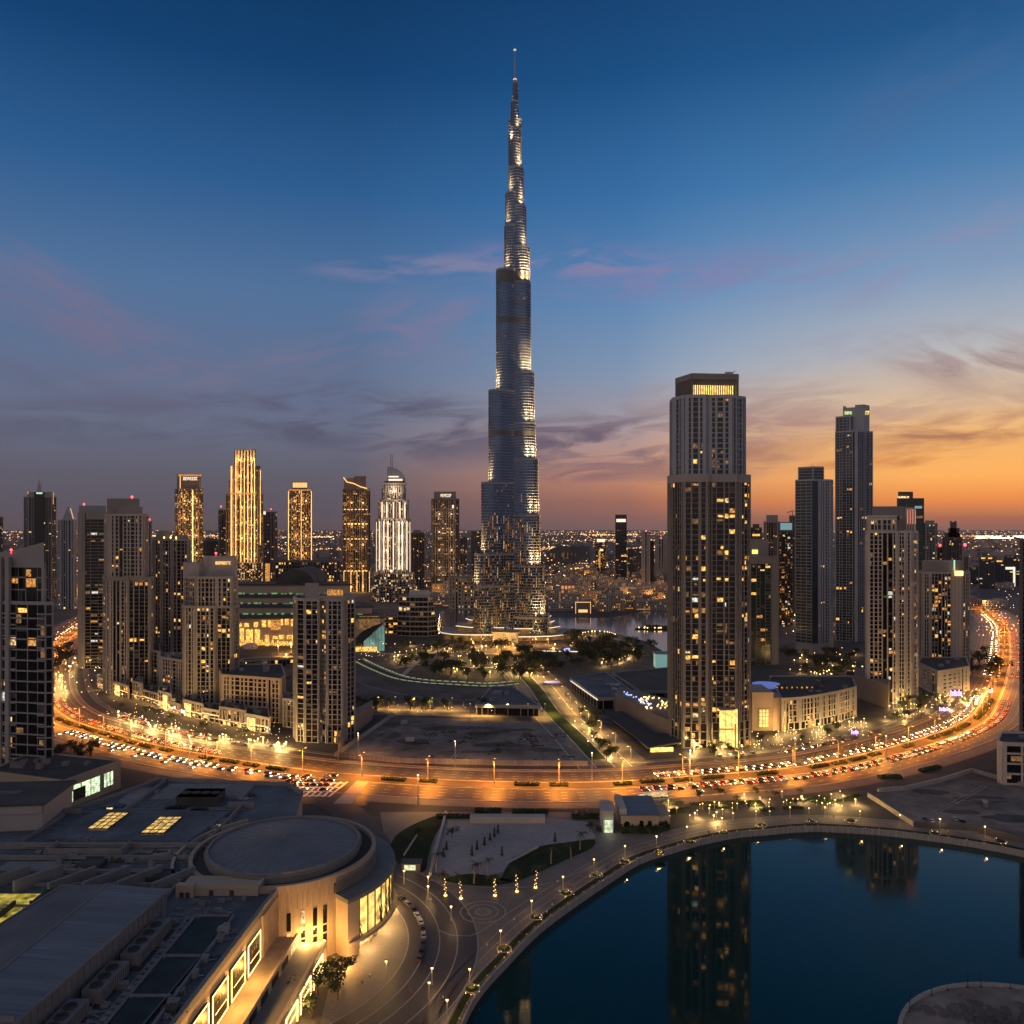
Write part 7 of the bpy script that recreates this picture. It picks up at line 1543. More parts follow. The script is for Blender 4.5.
# lit palms on the plaza, plain palms on the lawns
for k, (px, py, l) in enumerate(((445.5,896,'gold lit palm beside the white wall on the plaza, nearest the hall'),(461,899,'gold lit palm second from the hall on the plaza edge'),(495,896,'gold lit palm before the small plaza lawn'),(517,892,'gold lit palm in the middle of the plaza edge'),(535.5,888,'gold lit palm last along the plaza edge towards the gatehouse'))):
    x, y = G(px, py); put(PALM[1], x, y, .1, 1.25, l, 'lit palms on the plaza', q=q)
for k, (px, py) in enumerate(((551,864),(571,859),(580,850),(474,884),(487,874),(436,872))):
    x, y = G(px, py); put(PALM[0], x, y, .1, (1.1,1.0,1.1,1.2,.9,1.2)[k], ['unlit palm in the middle of the curved lawn','unlit palm at the promenade end of the curved lawn','unlit palm near the gatehouse end of the lawn','tall unlit palm rising behind the lit plaza palms','short unlit palm at the tip of the curved lawn','unlit palm against the white plaza wall'][k], 'unlit palms on the plaza lawns', q=q)
for k, (px, py) in enumerate(((418,838),(452,838),(600,835),(604,826),(590,832))):
    x, y = G(px, py); put(PROTO[k % 3], x, y, .1, .55, ['bush on the lawn beside the hall','bush at the back of the lawn beside the white wall','dark bush by the lift kiosk, lower one','dark bush by the lift kiosk, upper one','dark bush at the corner of the white plaza'][k], q=q)
# row of slim dark clipped shrubs on the white plaza
mbS = MB(); q = random.Random(2)
for k in range(60):
    z = q.uniform(.4,4.2); r = .75*(1-z/5.2); a = q.uniform(0,6.28); s = .32; p = Vector((cos(a)*r, sin(a)*r, z)); u = Vector((q.gauss(0,1),q.gauss(0,1),q.gauss(0,1))).normalized()*s; w = u.cross(Vector((0,0,1))).normalized()*s
    mbS.add([tuple(p-u),tuple(p+w),tuple(p+u),tuple(p-w)], [(0,1,2,3)])
mbS.cyl(0,0,.5,.06,.3,4.4,7); mbS.cyl(0,0,.6,.7,0,.45,8,1); SHR = mesh('slim_shrub', mbS, [M['leaf'], M['darkf']])
for k, (px, py) in enumerate(((472,856),(477,850),(484.5,845.5),(490,841),(494.5,837),(498,833.5),(443.5,857),(446.5,850),(502,856),(555,842))):
    x, y = G(px, py); o = link('slim_shrub', SHR, None, (x, y, .1)); o.scale = (1,1,1.1-.06*(k % 4))
    tag(o, 'slim dark clipped shrub in the slanting row on the white plaza' if k < 6 else ['slim dark shrub near the white wall, lower of two','slim dark shrub near the white wall, upper of two','single slim dark shrub by the tip of the curved lawn','single slim dark shrub by the gatehouse end of the white plaza'][k-6], 'shrub', 'slanting row of slim shrubs' if k < 6 else None)
# clipped hedges
def hedge_mesh(L_, w, h, seed, m='leaf'):
    q = random.Random(seed); mb = MB(); mb.box(-L_/2+.2, L_/2-.2, -w/2+.2, w/2-.2, 0, h-.2)
    for k in range(int(L_*w*3+L_*h*4)):
        x = q.uniform(-L_/2,L_/2); f_ = q.random()
        p = Vector((x, q.uniform(-w/2,w/2), h+q.uniform(-.15,.25))) if f_ < .5 else Vector((x, (w/2 if f_ < .7 else -w/2)+q.uniform(-.1,.1), q.uniform(.1,h)))
        u = Vector((q.gauss(0,1),q.gauss(0,1),q.gauss(0,1))).normalized()*q.uniform(.25,.5); v = u.cross(Vector((q.gauss(0,1),1,.3))).normalized()*.35; mb.add([tuple(p-u),tuple(p+v),tuple(p+u),tuple(p-v)], [(0,1,2,3)])
    return mesh('hedge', mb, M[m])
HED = [hedge_mesh(15, 3.2, 1.5, 1), hedge_mesh(11, 4.0, 1.3, 2)]
def along(line, o, i): 
    a, b = line[max(0,i-1)], line[min(len(line)-1,i+1)]; dx_, dy_ = b[0]-a[0], b[1]-a[1]; l = sqrt(dx_*dx_+dy_*dy_); return line[i][0]+dy_/l*o, line[i][1]-dx_/l*o, atan2(dy_, dx_)
i0, i1 = near(56,706), near(1010,700)
q = random.Random(15)
for i in range(i0, i1, 2):
    x, y, a = along(MAIN, q.uniform(-1,1), i)
    if q.random() < .22 or 290 < 512+x*F/y < 385: continue
    o = link('hedge', HED[i//2 % 2], None, (x, y, .22)); o.rotation_euler = (0, 0, a); tag(o, 'clipped dark hedge on the median of the orange lit boulevard', 'hedge', 'hedges on the boulevard median')
for k, (px, py, rz, l) in enumerate(((640,832,0,'thick clipped hedge before the arched doors of the gatehouse'),(655,829,.4,'short clipped hedge at the corner of the gatehouse'),(930,770,.5,'long clipped hedge on the bank by the sand lot'),(890,778,.1,'low clipped hedge at the far end of the bank by the sand lot'),(530,813,0,'long low hedge behind the plaza wall'),(488,812,0,'long low hedge behind the plaza wall, nearer to the hall'),(455,818,0,'dark hedge at the corner of the white plaza'),(585,818,0,'dark hedge beside the queue of people on the white plaza'))):
    x, y = G(px, py); o = link('hedge', HED[k % 2], None, (x, y, .1)); o.rotation_euler = (0,0,rz); o.scale = (1.3, 1.7 if k < 2 else 1, 2.1 if k < 2 else 1.1); tag(o, l, 'hedge')
q = random.Random(16)
for k in range(22):
    px = q.uniform(668,862); py = 806-(px-668)*.045+q.uniform(-4,9); x, y = G(px, py); o = link('hedge', HED[k % 2], None, (x, y, .1)); o.rotation_euler = (0,0,q.uniform(-.1,.5)); o.scale = (.8,.6,.7); tag(o, 'low hedge dividing the lamp lit cafe terrace by the lake', 'hedge', 'hedges of the cafe terrace')
# ---------------------------------------------------------------- lamps, each with its own light
def lamp_proto(h, arm, lampm, power, col, name, soft=.4, double=False, globe=False, lz=.4, spot=None):
    T = thing(name, 'x', 'street lamp', (0,0,-500), world_coords=False); mb = MB(); mb.tube((0,0,0),(0,0,h),.16*h**.3,.07*h**.3,6); mb.cyl(0,0,.35,.3,0,.6,8)
    for s in ((1,-1) if double else (1,)):
        if arm: mb.tube((0,0,h-.3),(0,s*arm,h),.10,.07,5)
    link('pole', mesh('lamp_pole', mb, M['pole']), T, (0,0,0))
    for s in ((1,-1) if double else (1,)):
        mb = MB()
        if globe: mb.ball(0,0,h+.35,.42,n=8,k=5); mb.cyl(0,0,.5,.2,h+.75,h+1.0,8,1); mb.cyl(0,0,.3,.42,h-.1,h+.05,8,1)
        else: mb.box(-.4,.4,s*arm-.75,s*arm+.75,h-.05,h+.12,1); mb.box(-.34,.34,s*arm-.68,s*arm+.68,h-.34,h-.05,0)
        link('lamp_head', mesh('lamp_head', mb, [M[lampm], M['dark_metal']]), T, (0,0,0))
        if power:
            l = bpy.data.objects.new('lamp_light', LIGHT(name+'_light', power, col, soft, spot=spot)); C.objects.link(l); l.parent = T; l.location = (0, s*arm, h-lz)
            if globe: l.location = (.9, 0, h-.4)
    return T
BL = lamp_proto(15, 3.2, 'lamp_orange', 46000, (1,.30,.024), 'boulevard_lamp', .5, True, lz=.8, spot=160)
SLP = lamp_proto(10, 2.0, 'lamp_warm', 20000, (1,.55,.13), 'street_lamp', .4, lz=.7, spot=150)
PRL = lamp_proto(5.2, 0, 'lamp_warm', 420, (1,.60,.20), 'promenade_lamp', .3, globe=True)
GRL = lamp_proto(3.6, 0, 'lamp_warm', 0, (1,.6,.2), 'garden_lamp', .3, globe=True)
GRLL = lamp_proto(3.6, 0, 'lamp_warm', 4600, (1,.62,.2), 'garden_lamp', .3, globe=True)
MST = lamp_proto(22, 0, 'lamp_white', 14000, (1,.50,.14), 'tall_mast', .6, globe=True, spot=150)
OTL = lamp_proto(9, 0, 'lamp_warm', 17000, (1,.46,.10), 'town_lamp', 1.0, globe=True)
for i in range(near(50,690), near(1016,690), 4):
    x, y, a = along(MAIN, 0, i); copy_tree(BL, (x, y, .2), a, None, 'double armed orange lamp on the median of the bending boulevard', 'double lamps on the boulevard median')
for i in list(range(4, near(50,690), 6))+list(range(near(1016,690), len(MAIN)-2, 6)):
    x, y, a = along(MAIN, 0, i); 
    if y < 1500: copy_tree(BL, (x, y, .2), a, None, 'double armed orange lamp on the far stretch of the boulevard', 'double lamps on the far boulevard')
for i in range(2, len(ST)-2, 4):
    x, y, a = along(ST, 20 if i % 8 else -19, i); copy_tree(SLP, (x, y, .1), a, None, 'single armed warm lamp along the park street', 'lamps along the park street')
for px in (378,395,414,432,452,470,488,508,528,545):
    x, y = G(px, 709+.3*((px*7) % 5) if px < 470 else 716.5); copy_tree(SLP, (x, y, .1), 0, None, 'warm lamp among the trees between the two sand lots', 'lamps between the sand lots')
for px, py, l in ((418,806,'bent pole lamp at the junction by the round hall'),(795,764,'tall white topped mast on the boulevard before the corner block'),(690,782,'tall mast on the boulevard before the tallest near tower'),(592,781,'tall mast at the corner of the park street'),(455,768,'tall mast before the middle of the sand lot'),(358,759,'tall mast at the sand lot corner by the junction'),(886,762,'tall mast on the bend before the garden'),(189,762,'tall white topped mast on the boulevard before the lit shops')):
    x, y = G(px, py); copy_tree(MST, (x, y, .2), 0, (1,1,.75), l)
for px, py in ((625,858),(594,872),(563,890),(531.6,915),(500.6,946),(469.6,986),(447,1018),(656.5,848),(687,838),(722,829),(756,822),(790,818),(825,818),(860,822),(900,826),(940,830),(985,838)):
    x, y = G(px, py); o = copy_tree(PRL, (x, y, .1), 0, None, 'globe lamp standing along the lake promenade', 'globe lamps along the lake promenade')
    # planter with string lights at its foot
for k, (px, py) in enumerate(((625,862),(597,876),(566,894),(536,918),(504,950),(472,990),(660,853),(690,843),(724,834),(762,826),(810,822),(851,821.5),(935,834),(1000,842))):
    x, y = G(px, py); mb = MB(); q = random.Random(k); mb.cyl(0,0,2.6,2.8,0,.5,12,1); mb.cyl(0,0,2.3,1.4,.5,1.1,10,2)
    for j in range(12): a = q.uniform(0,6.28); r = q.uniform(1.0,3.4); mb.ball(r*cos(a), r*sin(a), q.uniform(.35,1.25) if r < 2.3 else .25, .13, n=5, k=3)
    o = single('lit_planter', mb, [M['lamp_warm'], M['kerb'], M['leaf']], 'round planter sprinkled with little warm lights on the lake promenade', 'planter', 'lit planters on the promenade'); o.location = (x, y, .08)
    if k < 10:
        l = bpy.data.objects.new('planter_light', LIGHT('planter_light', 130, (1,.55,.16), .4)); C.objects.link(l); l.parent = o; l.location = (0, 0, 1.9)
for px, py in ((404,884),(428,900),(428,890),(451,921),(429,1000),(386,978),(432,985)):
    x, y = G(px, py); copy_tree(PRL, (x, y, .1), 0, None, 'globe lamp between the drop off lanes of the round hall', 'globe lamps by the drop off lanes')
q = random.Random(52)
def lamps(poly, n, label, group, seed, lit=6, s=1.0, zz=0):
    q = random.Random(seed); xs = [p[0] for p in poly]; ys = [p[1] for p in poly]; k = t = 0
    while k < n and t < 3000:
        t += 1; px, py = q.uniform(min(xs),max(xs)), q.uniform(min(ys),max(ys))
        if inpoly(px, py, poly): x, y = G(px, py); copy_tree(GRLL if k < lit else GRL, (x, y, zz), 0, s*q.uniform(.8,1.3), label, group); k += 1
lamps([(668,801),(760,798),(865,792),(868,806),(820,814),(700,824),(668,820)], 52, 'small bright lantern on the cafe terrace by the lake', 'lanterns of the cafe terrace', 1, 12, .72)
lamps([(372,655),(400,645),(500,648),(535,655),(535,678),(440,678),(395,670)], 46, 'small lantern in the park before the spire tower', 'lanterns in the park before the spire tower', 2, 30, 1.2)
lamps([(780,650),(862,650),(864,694),(790,676)], 42, 'small lantern in the gardens between the towers', 'lanterns between the right hand towers', 3, 10, 1.2)
lamps([(895,702),(960,697),(985,690),(990,700),(930,718),(880,724)], 40, 'small lantern in the garden by the bend', 'lanterns in the garden by the bend', 4, 22, .9)
lamps([(690,745),(780,735),(860,722),(880,726),(790,745),(690,760)], 34, 'small lantern before the corner block and the tallest near tower', 'lanterns before the corner block', 5, 30, .9)
lamps([(100,712),(150,718),(210,738),(290,745),(290,752),(200,748),(120,724)], 34, 'small lantern on the pavement of the lit shops', 'lanterns before the shops', 6, 34, .9)
lamps([(54,660),(76,655),(80,700),(54,700)], 16, 'small lantern by the road beyond the balcony block', 'lanterns beyond the balcony block', 7, 14, 1.4)
lamps([(555,700),(580,705),(630,764),(600,764)], 22, 'small lantern in the planting of the park street', 'lanterns of the park street', 8, 5, .8)
def lamps_ot(poly, n, label, group, seed, lit=0, s=1.0):
    q = random.Random(seed); xs = [p[0] for p in poly]; ys = [p[1] for p in poly]; k = t = 0
    while k < n and t < 3000:
        t += 1; px, py = q.uniform(min(xs),max(xs)), q.uniform(min(ys),max(ys))
        if inpoly(px, py, poly): x, y = G(px, py); copy_tree(OTL, (x, y, 0), 0, s, label, group); k += 1
lamps_ot([(60,575),(230,575),(230,605),(60,610)], 12, 'warm lamp among the low blocks under the far gold towers', 'lamps under the far gold towers', 12, 0, 1.6)
lamps_ot([(400,575),(475,578),(475,600),(420,606)], 14, 'warm lamp among the houses between the hotel and the spire tower', 'lamps between hotel and spire', 13, 0, 1.4)
lamps_ot([(752,590),(1010,590),(1000,612),(760,640)], 14, 'warm lamp beyond the bend between the right hand towers', 'lamps beyond the bend', 14, 0, 1.4)
lamps_ot([(240,655),(292,652),(292,668),(240,670)], 4, 'warm lamp in the forecourt of the golden mall', 'lamps before the golden mall', 15, 0, 1.2)
lamps_ot([(470,641),(545,641),(575,646),(560,654),(470,654)], 15, 'warm lamp at the entrance of the spire tower', 'lamps at the spire entrance', 16, 0, .8)
def pathlights(pts, n, label, group, s=1.0, litn=4):
    line = catmull([G(*p) for p in pts], 2); L_ = len(line)
    for k in range(n): x, y = line[min(L_-1, int(k*L_/n))]; copy_tree(GRLL if k % max(1, n//litn) == 0 else GRL, (x, y, 0), 0, s, label, group)
pathlights([(602,667),(620,663),(631,657),(634,652),(630,648)], 14, 'lantern in the bright curve of lamps on the park knoll', 'lanterns curving over the park knoll', 1.3)
pathlights([(583,637),(595,635.5),(606,636),(616,639)], 12, 'lantern in the row along the lake side of the knoll', 'lanterns on the lake side of the knoll', 1.6)
pathlights([(568,645),(582,648),(598,656),(604,664)], 12, 'lantern on the slanting path over the knoll', 'lanterns on the slanting knoll path', 1.1, 2)
pathlights([(395,656),(410,654),(430,650),(450,651)], 10, 'lantern along the straight park path', 'lanterns along the straight park path', 1.1, 3)
pathlights([(512,672),(530,678),(548,682)], 8, 'lantern at the head of the park street', 'lanterns at the head of the park street', 1.1, 3)
lamps_ot([(552,578),(668,580),(668,606),(556,612)], 34, 'warm lamp in the lanes of the old town behind the lake', 'lamps of the old town', 11, 0, 1.6); 
# the countless small lights of the streets between the towers
bl = MB(); q = random.Random(23); BC = [lamp_mat('street_bulb_'+n, c, e) for n, c, e in (('amber',(1,.42,.10),5),('gold',(1,.60,.2),4.5),('white',(1,.85,.6),4.5),('red',(1,.1,.05),3))]
for (x0,x1,y0,y1,n,s_) in ((545,668,566,606,260,1.0),(400,480,566,606,110,1.0),(54,240,560,610,150,1.1),(750,1020,562,640,230,1.0),(232,400,560,612,70,1.0),(975,1020,600,640,50,1.0),(54,110,620,700,80,.9),(690,880,726,754,170,.6),(100,290,705,750,200,.6),(895,990,688,722,110,.6),(480,560,640,652,60,.6),(372,545,706,716,40,.6),(355,400,650,664,30,.7)):
    for _ in range(n):
        px, py = q.uniform(x0,x1), y0+(y1-y0)*q.random()**.8
        if 551 < px < 668 and py > 605: continue
        x, y = G(px, py); r = s_*(.45+.5*q.random()**3)*(y/1500)**.6; bl.ball(x, y, q.uniform(3,14 if y > 900 else 5), r, q.choice((0,0,1,1,1,2,2,3) if y > 700 else (0,1,1,2)), n=5, k=3)
tag(obj('street_lights', bl, BC), kind='stuff')
for k, pts in enumerate(([(372,652),(410,655),(450,651),(500,654),(540,650)],[(395,668),(430,664),(480,668),(520,664)],[(568,645),(598,656),(604,666),(622,663),(634,654)],[(560,640),(590,636),(620,640),(640,650)],[(400,678),(420,660),(440,650),(452,645)])):
    mb = MB(); strip(mb, catmull([G(*p) for p in pts], 6), -2.6, 2.6, .12+.004*k); structure('park_path', mb, M['pave_pale'])
lm_ = MB()
for o in (.3, -13.6):
    A = offset(ARC, o, False)
    for a, b in zip(A, A[1:]): lm_.obox(a, ((a[0]*.3+b[0]*.7), (a[1]*.3+b[1]*.7)), -.2, .2, .5, .95)
single('edge_light_strip', lm_, M['strip_walk'] if 'strip_walk' in M else lamp_mat('walk_strip', (.75,.85,.36), .42, True), 'pair of greenish white light lines along the curved walk by the dark sand lot', 'light strip')
mb = MB(); x, y = G(612,662); mb.tube((x,y,0),(x,y,9),1.2,.5,8); mb.ball(x,y,9.5,1.4); single('light_obelisk', mb, M['led_gold'], 'tall glowing obelisk on the park knoll', 'obelisk')
mb = MB(); x, y = G(664,668); mb.box(x-9,x+14,y,y+14,0,15); mb.box(x-10,x+15,y-1,y+15,15,16,1); single('turquoise_pavilion', mb, [lamp_mat('turquoise_glow',(.12,.48,.50),.45), M['grey']], 'turquoise glowing pavilion beside the tallest near tower', 'pavilion')
mb = MB(); x, y = G(557,655); mb.prism([(x-24,y),(x+24,y-6),(x+26,y+16),(x-20,y+18)], 0, 6); mb.obox((x-22,y-.5),(x+24,y-6.5),0,.6,4.6,5.6,1); mb.obox((x+8,y-4),(x+15,y-5),0,1.2,6,9,2); single('park_stage', mb, [M['darkf'], M['led_white'], M['led_blue']], 'dark park stage with a white light edge and one blue lamp', 'stage')
x, y = G(552,684); mb = MB(); mb.prism([(x+9*cos(k*pi/8),y+6*sin(k*pi/8)) for k in range(16)],0,1.6); mb.prism([(x+8*cos(k*pi/8),y+5*sin(k*pi/8)) for k in range(16)],1.6,1.9,1); single('blue_fountain', mb, [M['kerb'], lamp_mat('fountain_glow',(.10,.13,.9),.7)], 'low round fountain lit blue at the head of the park street', 'fountain')
x, y = G(642,629); mb = MB(); mb.prism([(x-12,y-8),(x+60,y-14),(x+80,y+10),(x-4,y+10)],0,1.5); q = random.Random(4)
for k in range(16): mb.ball(x+q.uniform(-10,60), y-8+q.uniform(-3,12), 3, .9, 1)
for k in range(60): mb.ball(x+q.uniform(6,70), y+q.uniform(-6,8), 2.5, q.uniform(1.5,3.5), 2, n=5, k=3)
tag(obj('island_ground', mb, [M['grass'], M['lamp_warm'], M['leaf']]), kind='structure')
# ---------------------------------------------------------------- vehicles
def car_mesh(van=False):
    """Body shell, glass, wheels and lamps as separate builders; x is forward."""
    b = MB(); L_, W = (5.2, 1.95) if van else (4.6, 1.82)
    prof = [(-L_/2,.35),(L_/2,.35),(L_/2,.72),(L_/2-.25,.86),(L_/2-1.25,.98),(L_/2-(1.3 if van else 1.9),1.0),(-L_/2+.75,1.02),(-L_/2+.08,.95),(-L_/2,.7)]
    n = len(prof); b.add([(x,-W/2,z) for x,z in prof]+[(x,W/2,z) for x,z in prof], [tuple(range(n)), tuple(range(n,2*n))[::-1]]+[((i+1)%n,i,n+i,n+(i+1)%n) for i in range(n)])
    h = 1.95 if van else 1.44; cb = MB(); x0, x1, t0, t1 = (-L_/2+.05, L_/2-.95, -L_/2+.25, L_/2-1.7) if van else (-L_/2+.55, L_/2-1.35, -L_/2+1.2, L_/2-2.15)
    w2 = W/2-.06; wt = W/2-.24
    v = [(x0,-w2,.99),(x1,-w2,.99),(x1,w2,.99),(x0,w2,.99),(t0,-wt,h-.04),(t1,-wt,h-.04),(t1,wt,h-.04),(t0,wt,h-.04)]
    cb.add(v, [(0,1,5,4),(1,2,6,5),(2,3,7,6),(3,0,4,7),(4,5,6,7)])
    rf = MB(); rf.box(t0-.06,t1+.1,-wt-.02,wt+.02,h-.05,h+.03); b2 = MB(); b2.v = b.v+rf.v; b2.f = b.f+[tuple(i+len(b.v) for i in f) for f in rf.f]; b2.m = [0]*len(b2.f)
    wh = []
    for sx in (-1,1):
        for sy in (-1,1): m_ = MB(); cx_ = sx*L_*.3; yy = sy*(W/2-.12); n = 12; m_.add([(cx_+.33*cos(2*pi*i/n), yy-.12, .33+.33*sin(2*pi*i/n)) for i in range(n)]+[(cx_+.33*cos(2*pi*i/n), yy+.14, .33+.33*sin(2*pi*i/n)) for i in range(n)], [(i,(i+1)%n,n+(i+1)%n,n+i) for i in range(n)]+[tuple(range(n))[::-1],tuple(range(n,2*n))]); wh.append(m_)
    hl_, tl = [], []
    for sy in (-1,1):
        m_ = MB(); m_.box(L_/2-.05,L_/2+.05,sy*.62-.24,sy*.62+.24,.56,.78); hl_.append(m_); m_ = MB(); m_.box(-L_/2-.04,-L_/2+.04,sy*.66-.2,sy*.66+.2,.66,.92); tl.append(m_)
    return b2, cb, wh, hl_, tl
CARC = {'white':(.75,.74,.72),'silver':(.42,.43,.45),'black':(.02,.02,.022),'dark grey':(.09,.09,.1),'red':(.35,.03,.03),'blue':(.04,.07,.18)}
for c, v in CARC.items(): M['car_'+c] = mat('car_paint_'+c.replace(' ','_'), v, .3, .2, var=0)
M['tyre'] = mat('tyre', (.02,.02,.02), .8, var=0)
M['head_on'] = lamp_mat('headlamp_lit', (1,.80,.52), 26); M['tail_on'] = lamp_mat('taillamp_lit', (1,.07,.02), 10)
M['head_off'] = mat('headlamp_unlit', (.6,.6,.6), .2, var=0); M['tail_off'] = mat('taillamp_unlit', (.3,.02,.02), .3, var=0)
CP = {}
def car_proto(colour, on, van=False):
    k = (colour, on, van)
    if k not in CP:
        T = thing('van' if van else 'car', 'x', 'van' if van else 'car', (0,0,-500), world_coords=False); b, cb, wh, hl_, tl = car_mesh(van)
        link('body', mesh('car_body', b, M['car_'+colour]), T, (0,0,0)); link('windows', mesh('car_glass', cb, M['glass']), T, (0,0,0)).name = 'cabin_glass'
        for m_ in wh: link('wheel', mesh('wheel', m_, M['tyre']), T, (0,0,0))
        for m_ in hl_: link('headlight', mesh('headlight', m_, M['head_on' if on else 'head_off']), T, (0,0,0))
        for m_ in tl: link('taillight', mesh('taillight', m_, M['tail_on' if on else 'tail_off']), T, (0,0,0))
        CP[k] = T
    return CP[k]
SIMPLE = {}
def car_simple(colour, on):
    """Far traffic: the same car as one mesh."""
    k = (colour, on)
    if k not in SIMPLE:
        b, cb, wh, hl_, tl = car_mesh(); mb = MB()
        for src, mi in [(b,0),(cb,1)]+[(w,2) for w in wh]+[(h_,3) for h_ in hl_]+[(t_,4) for t_ in tl]: mb.add(src.v, src.f, mi)
        SIMPLE[k] = mesh('car', mb, [M['car_'+colour], M['glass'], M['tyre'], M['head_on' if on else 'head_off'], M['tail_on' if on else 'tail_off']])
    return SIMPLE[k]
def car(x, y, a, label, group, colour, on=True, z=.14, full=False, van=False):
    if full: return copy_tree(car_proto(colour, on, van), (x, y, z), a, None, label, group)
    CARS.append((y, x, a, z, label, group, colour, on))
def place_cars():
    CARS.sort(key=lambda c: c[0]); rest = MB(); names = list(CARC); sub_ = {}
    for k, (y, x, a, z, label, group, colour, on) in enumerate(CARS):
        if k < 270:
            o = link('car', car_simple(colour, on), None, (x, y, z)); o.rotation_euler = (0, 0, a); tag(o, label, 'car', group)
            if 'driving' in label and k % 2:
                l = bpy.data.objects.new('headlamp_beam', LIGHT('headlamp_beam', 9000, (1,.74,.42), .15, spot=42)); C.objects.link(l); l.parent = o; l.location = (2.5, 0, .8); l.rotation_euler = Vector((1,0,-.11)).to_track_quat('-Z','Y').to_euler()
                l = bpy.data.objects.new('tail_glow', LIGHT('tail_glow', 60, (1,.06,.02), .3)); C.objects.link(l); l.parent = o; l.location = (-2.9, 0, .8)
            continue
        b, cb, wh, hl_, tl = car_mesh(); ca, sa = cos(a), sin(a)
        for src, mi in [(b,names.index(colour)),(cb,6)]+[(h_,7) for h_ in hl_]+[(t_,8) for t_ in tl]: rest.add([(x+vx*ca-vy*sa, y+vx*sa+vy*ca, z+vz) for vx,vy,vz in src.v], src.f, mi)
    tag(obj('far_traffic', rest, [M['car_'+c] for c in names]+[M['glass'], M['head_on'], M['tail_on']]), kind='stuff')
q = random.Random(71); cols = ['white','white','silver','black','dark grey','black','dark grey','red','blue','black','dark grey']
CARN = 0; CARS = []
def lane(off, fwd, gap, i0, i1, seed, where):
    global CARN
    q = random.Random(seed); s = i0
    while s < i1:
        i = int(s); x, y, a = along(MAIN, off+q.uniform(-.3,.3), i); f_ = s-i; nx_, ny_ = MAIN[min(i+1,len(MAIN)-1)]; x += (nx_-MAIN[i][0])*f_; y += (ny_-MAIN[i][1])*f_
        c = q.choice(cols); car(x, y, a if fwd else a+pi, f'{c} car driving {where}', f'{c} cars driving {where}', c); s += gap*(q.uniform(.8,1.2) if q.random() < .86 else q.uniform(1.6,3.0))/9; CARN += 1
I0, I1, IJ0, IJ1 = near(54,735), near(1008,720), near(290,785), near(376,785)
# near side drives left to right, far side right to left
for k, o in enumerate((9,14)): lane(o, True, 6.2, I0, IJ0, 10+k, 'on the near side of the boulevard before the junction')
lane(19.5, True, 26, I0, IJ0, 13, 'on the near side of the boulevard before the junction')
for k, o in enumerate((9.5,14.5)): lane(o, True, 7, near(640,790), I1+8, 20+k, 'on the near side of the boulevard along the bend')
for k, o in enumerate((-9,-14)): lane(o, False, 6.2, near(660,775), I1+10, 30+k, 'on the far side of the boulevard along the bend')
for k, o in enumerate((-10,-15)): lane(o, False, 7, near(56,700), near(190,762), 40+k, 'on the far side of the boulevard before the shops')
lane(10, True, 16, 4, near(52,690), 51, 'on the far boulevard beyond the balcony block'); lane(-10, False, 16, 4, near(52,690), 52, 'on the far boulevard beyond the balcony block')
for k, o in enumerate((-9,-14,10,15)): lane(o, k > 1, 17, near(1016,690)+8, near(972,614), 60+k, 'on the far boulevard after the bend')
# queue at the junction, kerbside parking
q = random.Random(5)
for r in range(4):
    for k in range(7):
        px = 294+k*6.6-r*3.4; py = 777+r*4.4+q.uniform(-.3,.3); x, y = G(px, py); c = q.choice(cols)
        if q.random() < .8: car(x, y, 0, f'{c} car waiting in the queue at the junction', f'{c} cars waiting at the junction', c, z=.2)
for k in range(10):
    a = radians(36-k*4.6); r = 65.8; x, y = CX+r*cos(a), CY+r*sin(a); c = ('black','dark grey','black','white','white','black','silver','black','black','dark grey')[k]
    car(x, y, a+pi/2, ['black car parked first in the drop off row, nearest the lawn','dark grey car parked second in the drop off row','black car parked between a dark grey and a white car','white car parked before another white car in the drop off row','white car parked behind another white car in the drop off row','black car parked after the two white cars','silver car parked between black cars in the drop off row','black car parked behind the silver car','black car parked next to last in the drop off row','dark grey car parked last in the drop off row, nearest the camera'][k], 'cars parked beside the round hall', c, on=False, z=.1, full=True, van=(k == 8))
for i in range(near(110,716), near(290,752), 1):
    for o, pr in ((-34,.75),(-40.5,.6)):
        x, y, a = along(MAIN, o, i)
        if q.random() < pr: c = q.choice(cols); car(x, y, a+(pi if o > -38 else pi/2), f'{c} car parked before the lit shops', f'{c} cars parked before the shops', c, on=q.random() < .25, z=.12)
for i in range(near(700,755), near(870,735), 1):
    for o, pr in ((-34,.55),(-41,.6)):
        x, y, a = along(MAIN, o, i)
        if q.random() < pr: c = q.choice(cols); car(x, y, a+(pi if o > -38 else pi/2), f'{c} car parked before the corner block', f'{c} cars parked before the corner block', c, on=q.random() < .2, z=.12)
x, y, a = along(MAIN, 22, near(710,797)); car(x, y, a, 'white car with bright headlamps alone on the outer lane past the bus', None, 'white', full=True)
for k, (px, py) in enumerate(((925,820),(932,822),(955,820),(962,822))): x, y = G(px, py); car(x, y, 1.2+k*.1, ['dark grey car parked on the sand lot behind the wall','white car parked on the sand lot behind the wall','silver car parked deeper in the sand lot','black car parked last on the sand lot'][k], 'cars parked on the sand lot', ('dark grey','white','silver','black')[k], on=False, z=.1, full=True)
place_cars()
x, y, a = along(MAIN, 25, near(662,803)); T = thing('bus', 'long white bus stopped by the gatehouse on the boulevard', 'bus', (x, y, .1), world_coords=False); T.rotation_euler = (0,0,a)
mb = MB(); mb.box(-8.6,8.6,-1.25,1.25,.4,3.1); mb.box(-1,8.4,-1.15,1.15,3.1,3.5); obj('body', mb, M['car_white'], T); mb = MB(); mb.box(-8.4,8.65,-1.3,1.3,1.5,2.5); obj('window_band', mb, M['win_pale'], T)
